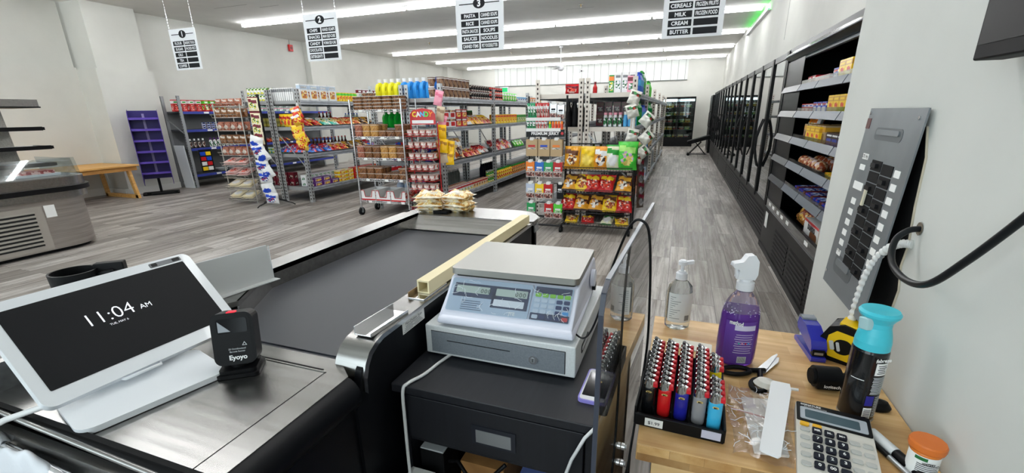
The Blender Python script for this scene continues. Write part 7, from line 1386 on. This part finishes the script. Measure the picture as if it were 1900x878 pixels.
# ---- pill bottle
t = thing('pill_bottle', 'white-labelled pill bottle with orange lid at the front right corner of the table', 'bottle', (.436, .822, TZ), .0)
AMB = mat('amber_plastic', (226, 130, 50), .25); MB().lathe([(0, 0), (.0195, 0), (.021, .003), (.021, .048), (.019, .052)], AMB, seg=28).build('body', t)
b = MB(); b.lathe([(.0214, .004), (.0214, .046)], PAPER, seg=28)
for k in range(8): wrap(b, -PI / 2 - .8, -PI / 2 + .9 - .15 * (k % 3), .007 + k * .0034, .0085 + k * .0034, mat('print_dark_grey', (60, 60, 64), .6), r=.0216, sy=1)
wrap(b, -PI / 2 - 1.0, -PI / 2 - .2, .0385, .0445, c_('pharm_green', (40, 110, 60)), r=.0217, sy=1); b.text('2047297', (-.003, -.0222, .0335), (1, 0, 0), (0, 0, 1), .0052, BLACK, bold=.0002); b.text('TABLET', (.0, -.0222, .003), (1, 0, 0), (0, 0, 1), .0042, BLACK, bold=.0002) if False else None
b.build('label', t); MB().lathe([(0, .052), (.0245, .052), (.0255, .055), (.0255, .064), (.024, .067), (.0, .068)], mat('orange_lid', (214, 112, 40), .45), seg=14).build('lid', t)
# ================================================================ ON THE PARTITION WALL
t = thing('breaker_panel', 'grey steel breaker panel cover with black switches on the near wall', 'electrical panel', (0, 0, 0)); PG = noisy('panel_grey', [(.3, (112, 117, 121)), (.7, (124, 129, 133))], (12, 12, 12), .42, .2)
pO = Vector((.4665, 1.500, 1.497)); pu_ = Vector((0, -1, 0)); pvv = Vector((-.028, 0, -.482)); ph_ = pvv.length; pvv.normalize(); pnn = pu_.cross(pvv); pnn = pnn if pnn.x < 0 else -pnn; pw_ = .315
def Q(b, x, y, w, h, m, z0=0, th=.001, r=.0015):
    """x from the panel's left edge, y down from its top"""
    P = rrect(w, h, min(r, w / 2.1, h / 2.1), 3, x0=x, y0=y); P = list(reversed(P)) if (pu_.cross(pvv)).dot(pnn) < 0 else P
    return b.plate(P, pO + pnn * z0, pu_, pvv, pnn * th, m)
b = MB(); Q(b, 0, 0, pw_, ph_, PG, 0, .0035, .002); b.build('cover', t, bevel=.001)
for q4 in (((.075, .045, .16, .030, .012), (.09, .050, .13, .012, .005)), ((.05, .385, .14, .05, .02), (.07, .395, .10, .018, .008))):
    b = MB(); Q(b, *q4[0][:4], mat('recess_dark', (92, 97, 101), .4, .2), .0036, .0006, q4[0][4]); Q(b, *q4[1][:4], PG, .004, .003, q4[1][4]); b.build('embossed_handle', t, bevel=.0015)
for col_ in range(2):
    x = .112 + col_ * .068
    for r in range(10):
        y = .122 + r * .0278 + (.004 if col_ else 0); b = MB(); Q(b, x, y, .0625, .0250, MBLACK, .0036, .0012); 
        if r % 2 == col_: Q(b, x + .012, y + .007, .03, .010, mat('switch_dark', (22, 22, 25), .5), .0046, .006)
        b.build('breaker', t)
b = MB(); Q(b, .129, .185, .012, .05, c_('dried_putty', (220, 214, 190)), .006, .004); b.build('putty_mark', t)
b = MB(); rn = random.Random(8)
for (x, y, w_, h_) in [(.038, .112, .040, .015), (.038, .140, .036, .014), (.03, .185, .066, .02)] + [(.046, .228 + i * .029, .032, .016) for i in range(6)] + [(.252, .132 + i * .030, .03, .016) for i in range(9)]: b = MB(); Q(b, x, y, w_, h_, PAPER, .0037, .0006); b.build('paper_label', t)
b = MB()
for (x, y, s_) in ((.058, .1225, 'LTS  Hy'), (.062, .378, '5  EX'), (.26, .375, '64')): b.text(s_, pO + pu_ * x + pvv * y + pnn * .0046, pu_, -pvv, .011, BLACK, bold=.0002)
b.build('lettering', t); b = MB(); Q(b, .0, .025, .026, .026, mat('dark_red_tag', (86, 24, 26), .4), .0037, .0008); b.build('red_tag', t)
for (x, y) in ((.012, .012), (.29, .02), (.014, .45), (.285, .46)): b = MB(); c0 = pO + pu_ * x + pvv * y; b.cyl(c0, c0 + pnn * .006, .004, CHROME, 10); b.build('screw', t)
# ragged cut-out beside the cover
b = MB(); HP = [(1.20, 1.46), (1.172, 1.40), (1.165, 1.3), (1.15, 1.22), (1.158, 1.17), (1.14, 1.12), (1.15, 1.06), (1.14, 1.0), (1.16, .96), (1.35, .95), (1.38, 1.46)]
b.add([(WX - .0012, y, z) for y, z in HP], [tuple(range(len(HP)))], HOLE); o_ = struct(b.build('wall_opening'), 'ragged black cut-out in the drywall beside the breaker panel'); o_['category'] = 'opening'
b = MB(); b.tube([(WX - .001, y, z) for y, z in HP[:9]], .0025, c_('torn_drywall', (190, 180, 160), .9), 5); o_ = struct(b.build('wall_opening_edge'), 'torn drywall edge of the cut-out beside the breaker panel'); o_['category'] = 'trim'
CON = mat('conduit_white', (226, 226, 224), .4); pts = []
K_ = [Vector(p) for p in ((.474, 1.135, 1.225), (.462, 1.15, 1.222), (.452, 1.175, 1.205), (.445, 1.205, 1.17), (.440, 1.225, 1.12), (.438, 1.235, 1.06), (.437, 1.238, 1.0), (.437, 1.24, .94), (.437, 1.24, .902))]
N_ = 150
for i in range(N_ + 1):
    s_ = i / N_ * (len(K_) - 1); k_ = min(int(s_), len(K_) - 2); f_ = s_ - k_; p0, p1, p2, p3 = K_[max(k_ - 1, 0)], K_[k_], K_[k_ + 1], K_[min(k_ + 2, len(K_) - 1)]
    pts.append(.5 * ((2 * p1) + (-p0 + p2) * f_ + (2 * p0 - 5 * p1 + 4 * p2 - p3) * f_ * f_ + (-p0 + 3 * p1 - 3 * p2 + p3) * f_ ** 3))
tag(MB().tube(pts, [.0078 + .0016 * math.sin(i * 2 * PI / 5) for i in range(N_ + 1)], CON, 12).build('flexible_conduit'), 'white ribbed flexible conduit coming out beside the breaker panel', 'conduit')
tag(MB().tube(smooth_path([(.48, 1.123, 1.262), (.455, 1.12, 1.258), (.435, 1.115, 1.235), (.425, 1.08, 1.20), (.42, 1.0, 1.19), (.42, .92, 1.21), (.43, .86, 1.27), (.445, .80, 1.35), (.46, .74, 1.44), (.47, .68, 1.5)], 60), .0062, mat('black_cable', (26, 28, 30), .35), 12).build('power_cable'), 'thick black cable looping out of a hole in the near wall', 'cable')
struct(MB().lathe([(0, 0), (.012, .0), (.014, .001)], c_('hole_rim', (120, 110, 96), .9), seg=10).build('wall_hole', loc=(WX - .001, 1.123, 1.262), rot=(0, -PI / 2, 0)), 'small rough hole in the drywall where the black cable enters')['category'] = 'hole'
t = thing('wall_monitor', 'dark wall-mounted monitor at the top right corner', 'monitor', (.42, .977, 1.567), 0)
MB().box(0, .04, -.52, 0, 0, .33, mat('monitor_black', (8, 9, 12), .6)).build('housing', t, bevel=.003); MB().box(-.001, 0, -.51, -.008, .022, .32, mat('monitor_screen', (14, 13, 14), .5)).build('screen', t); MB().box(.04, .06, -.36, -.16, .1, .24, MBLACK).build('bracket', t)
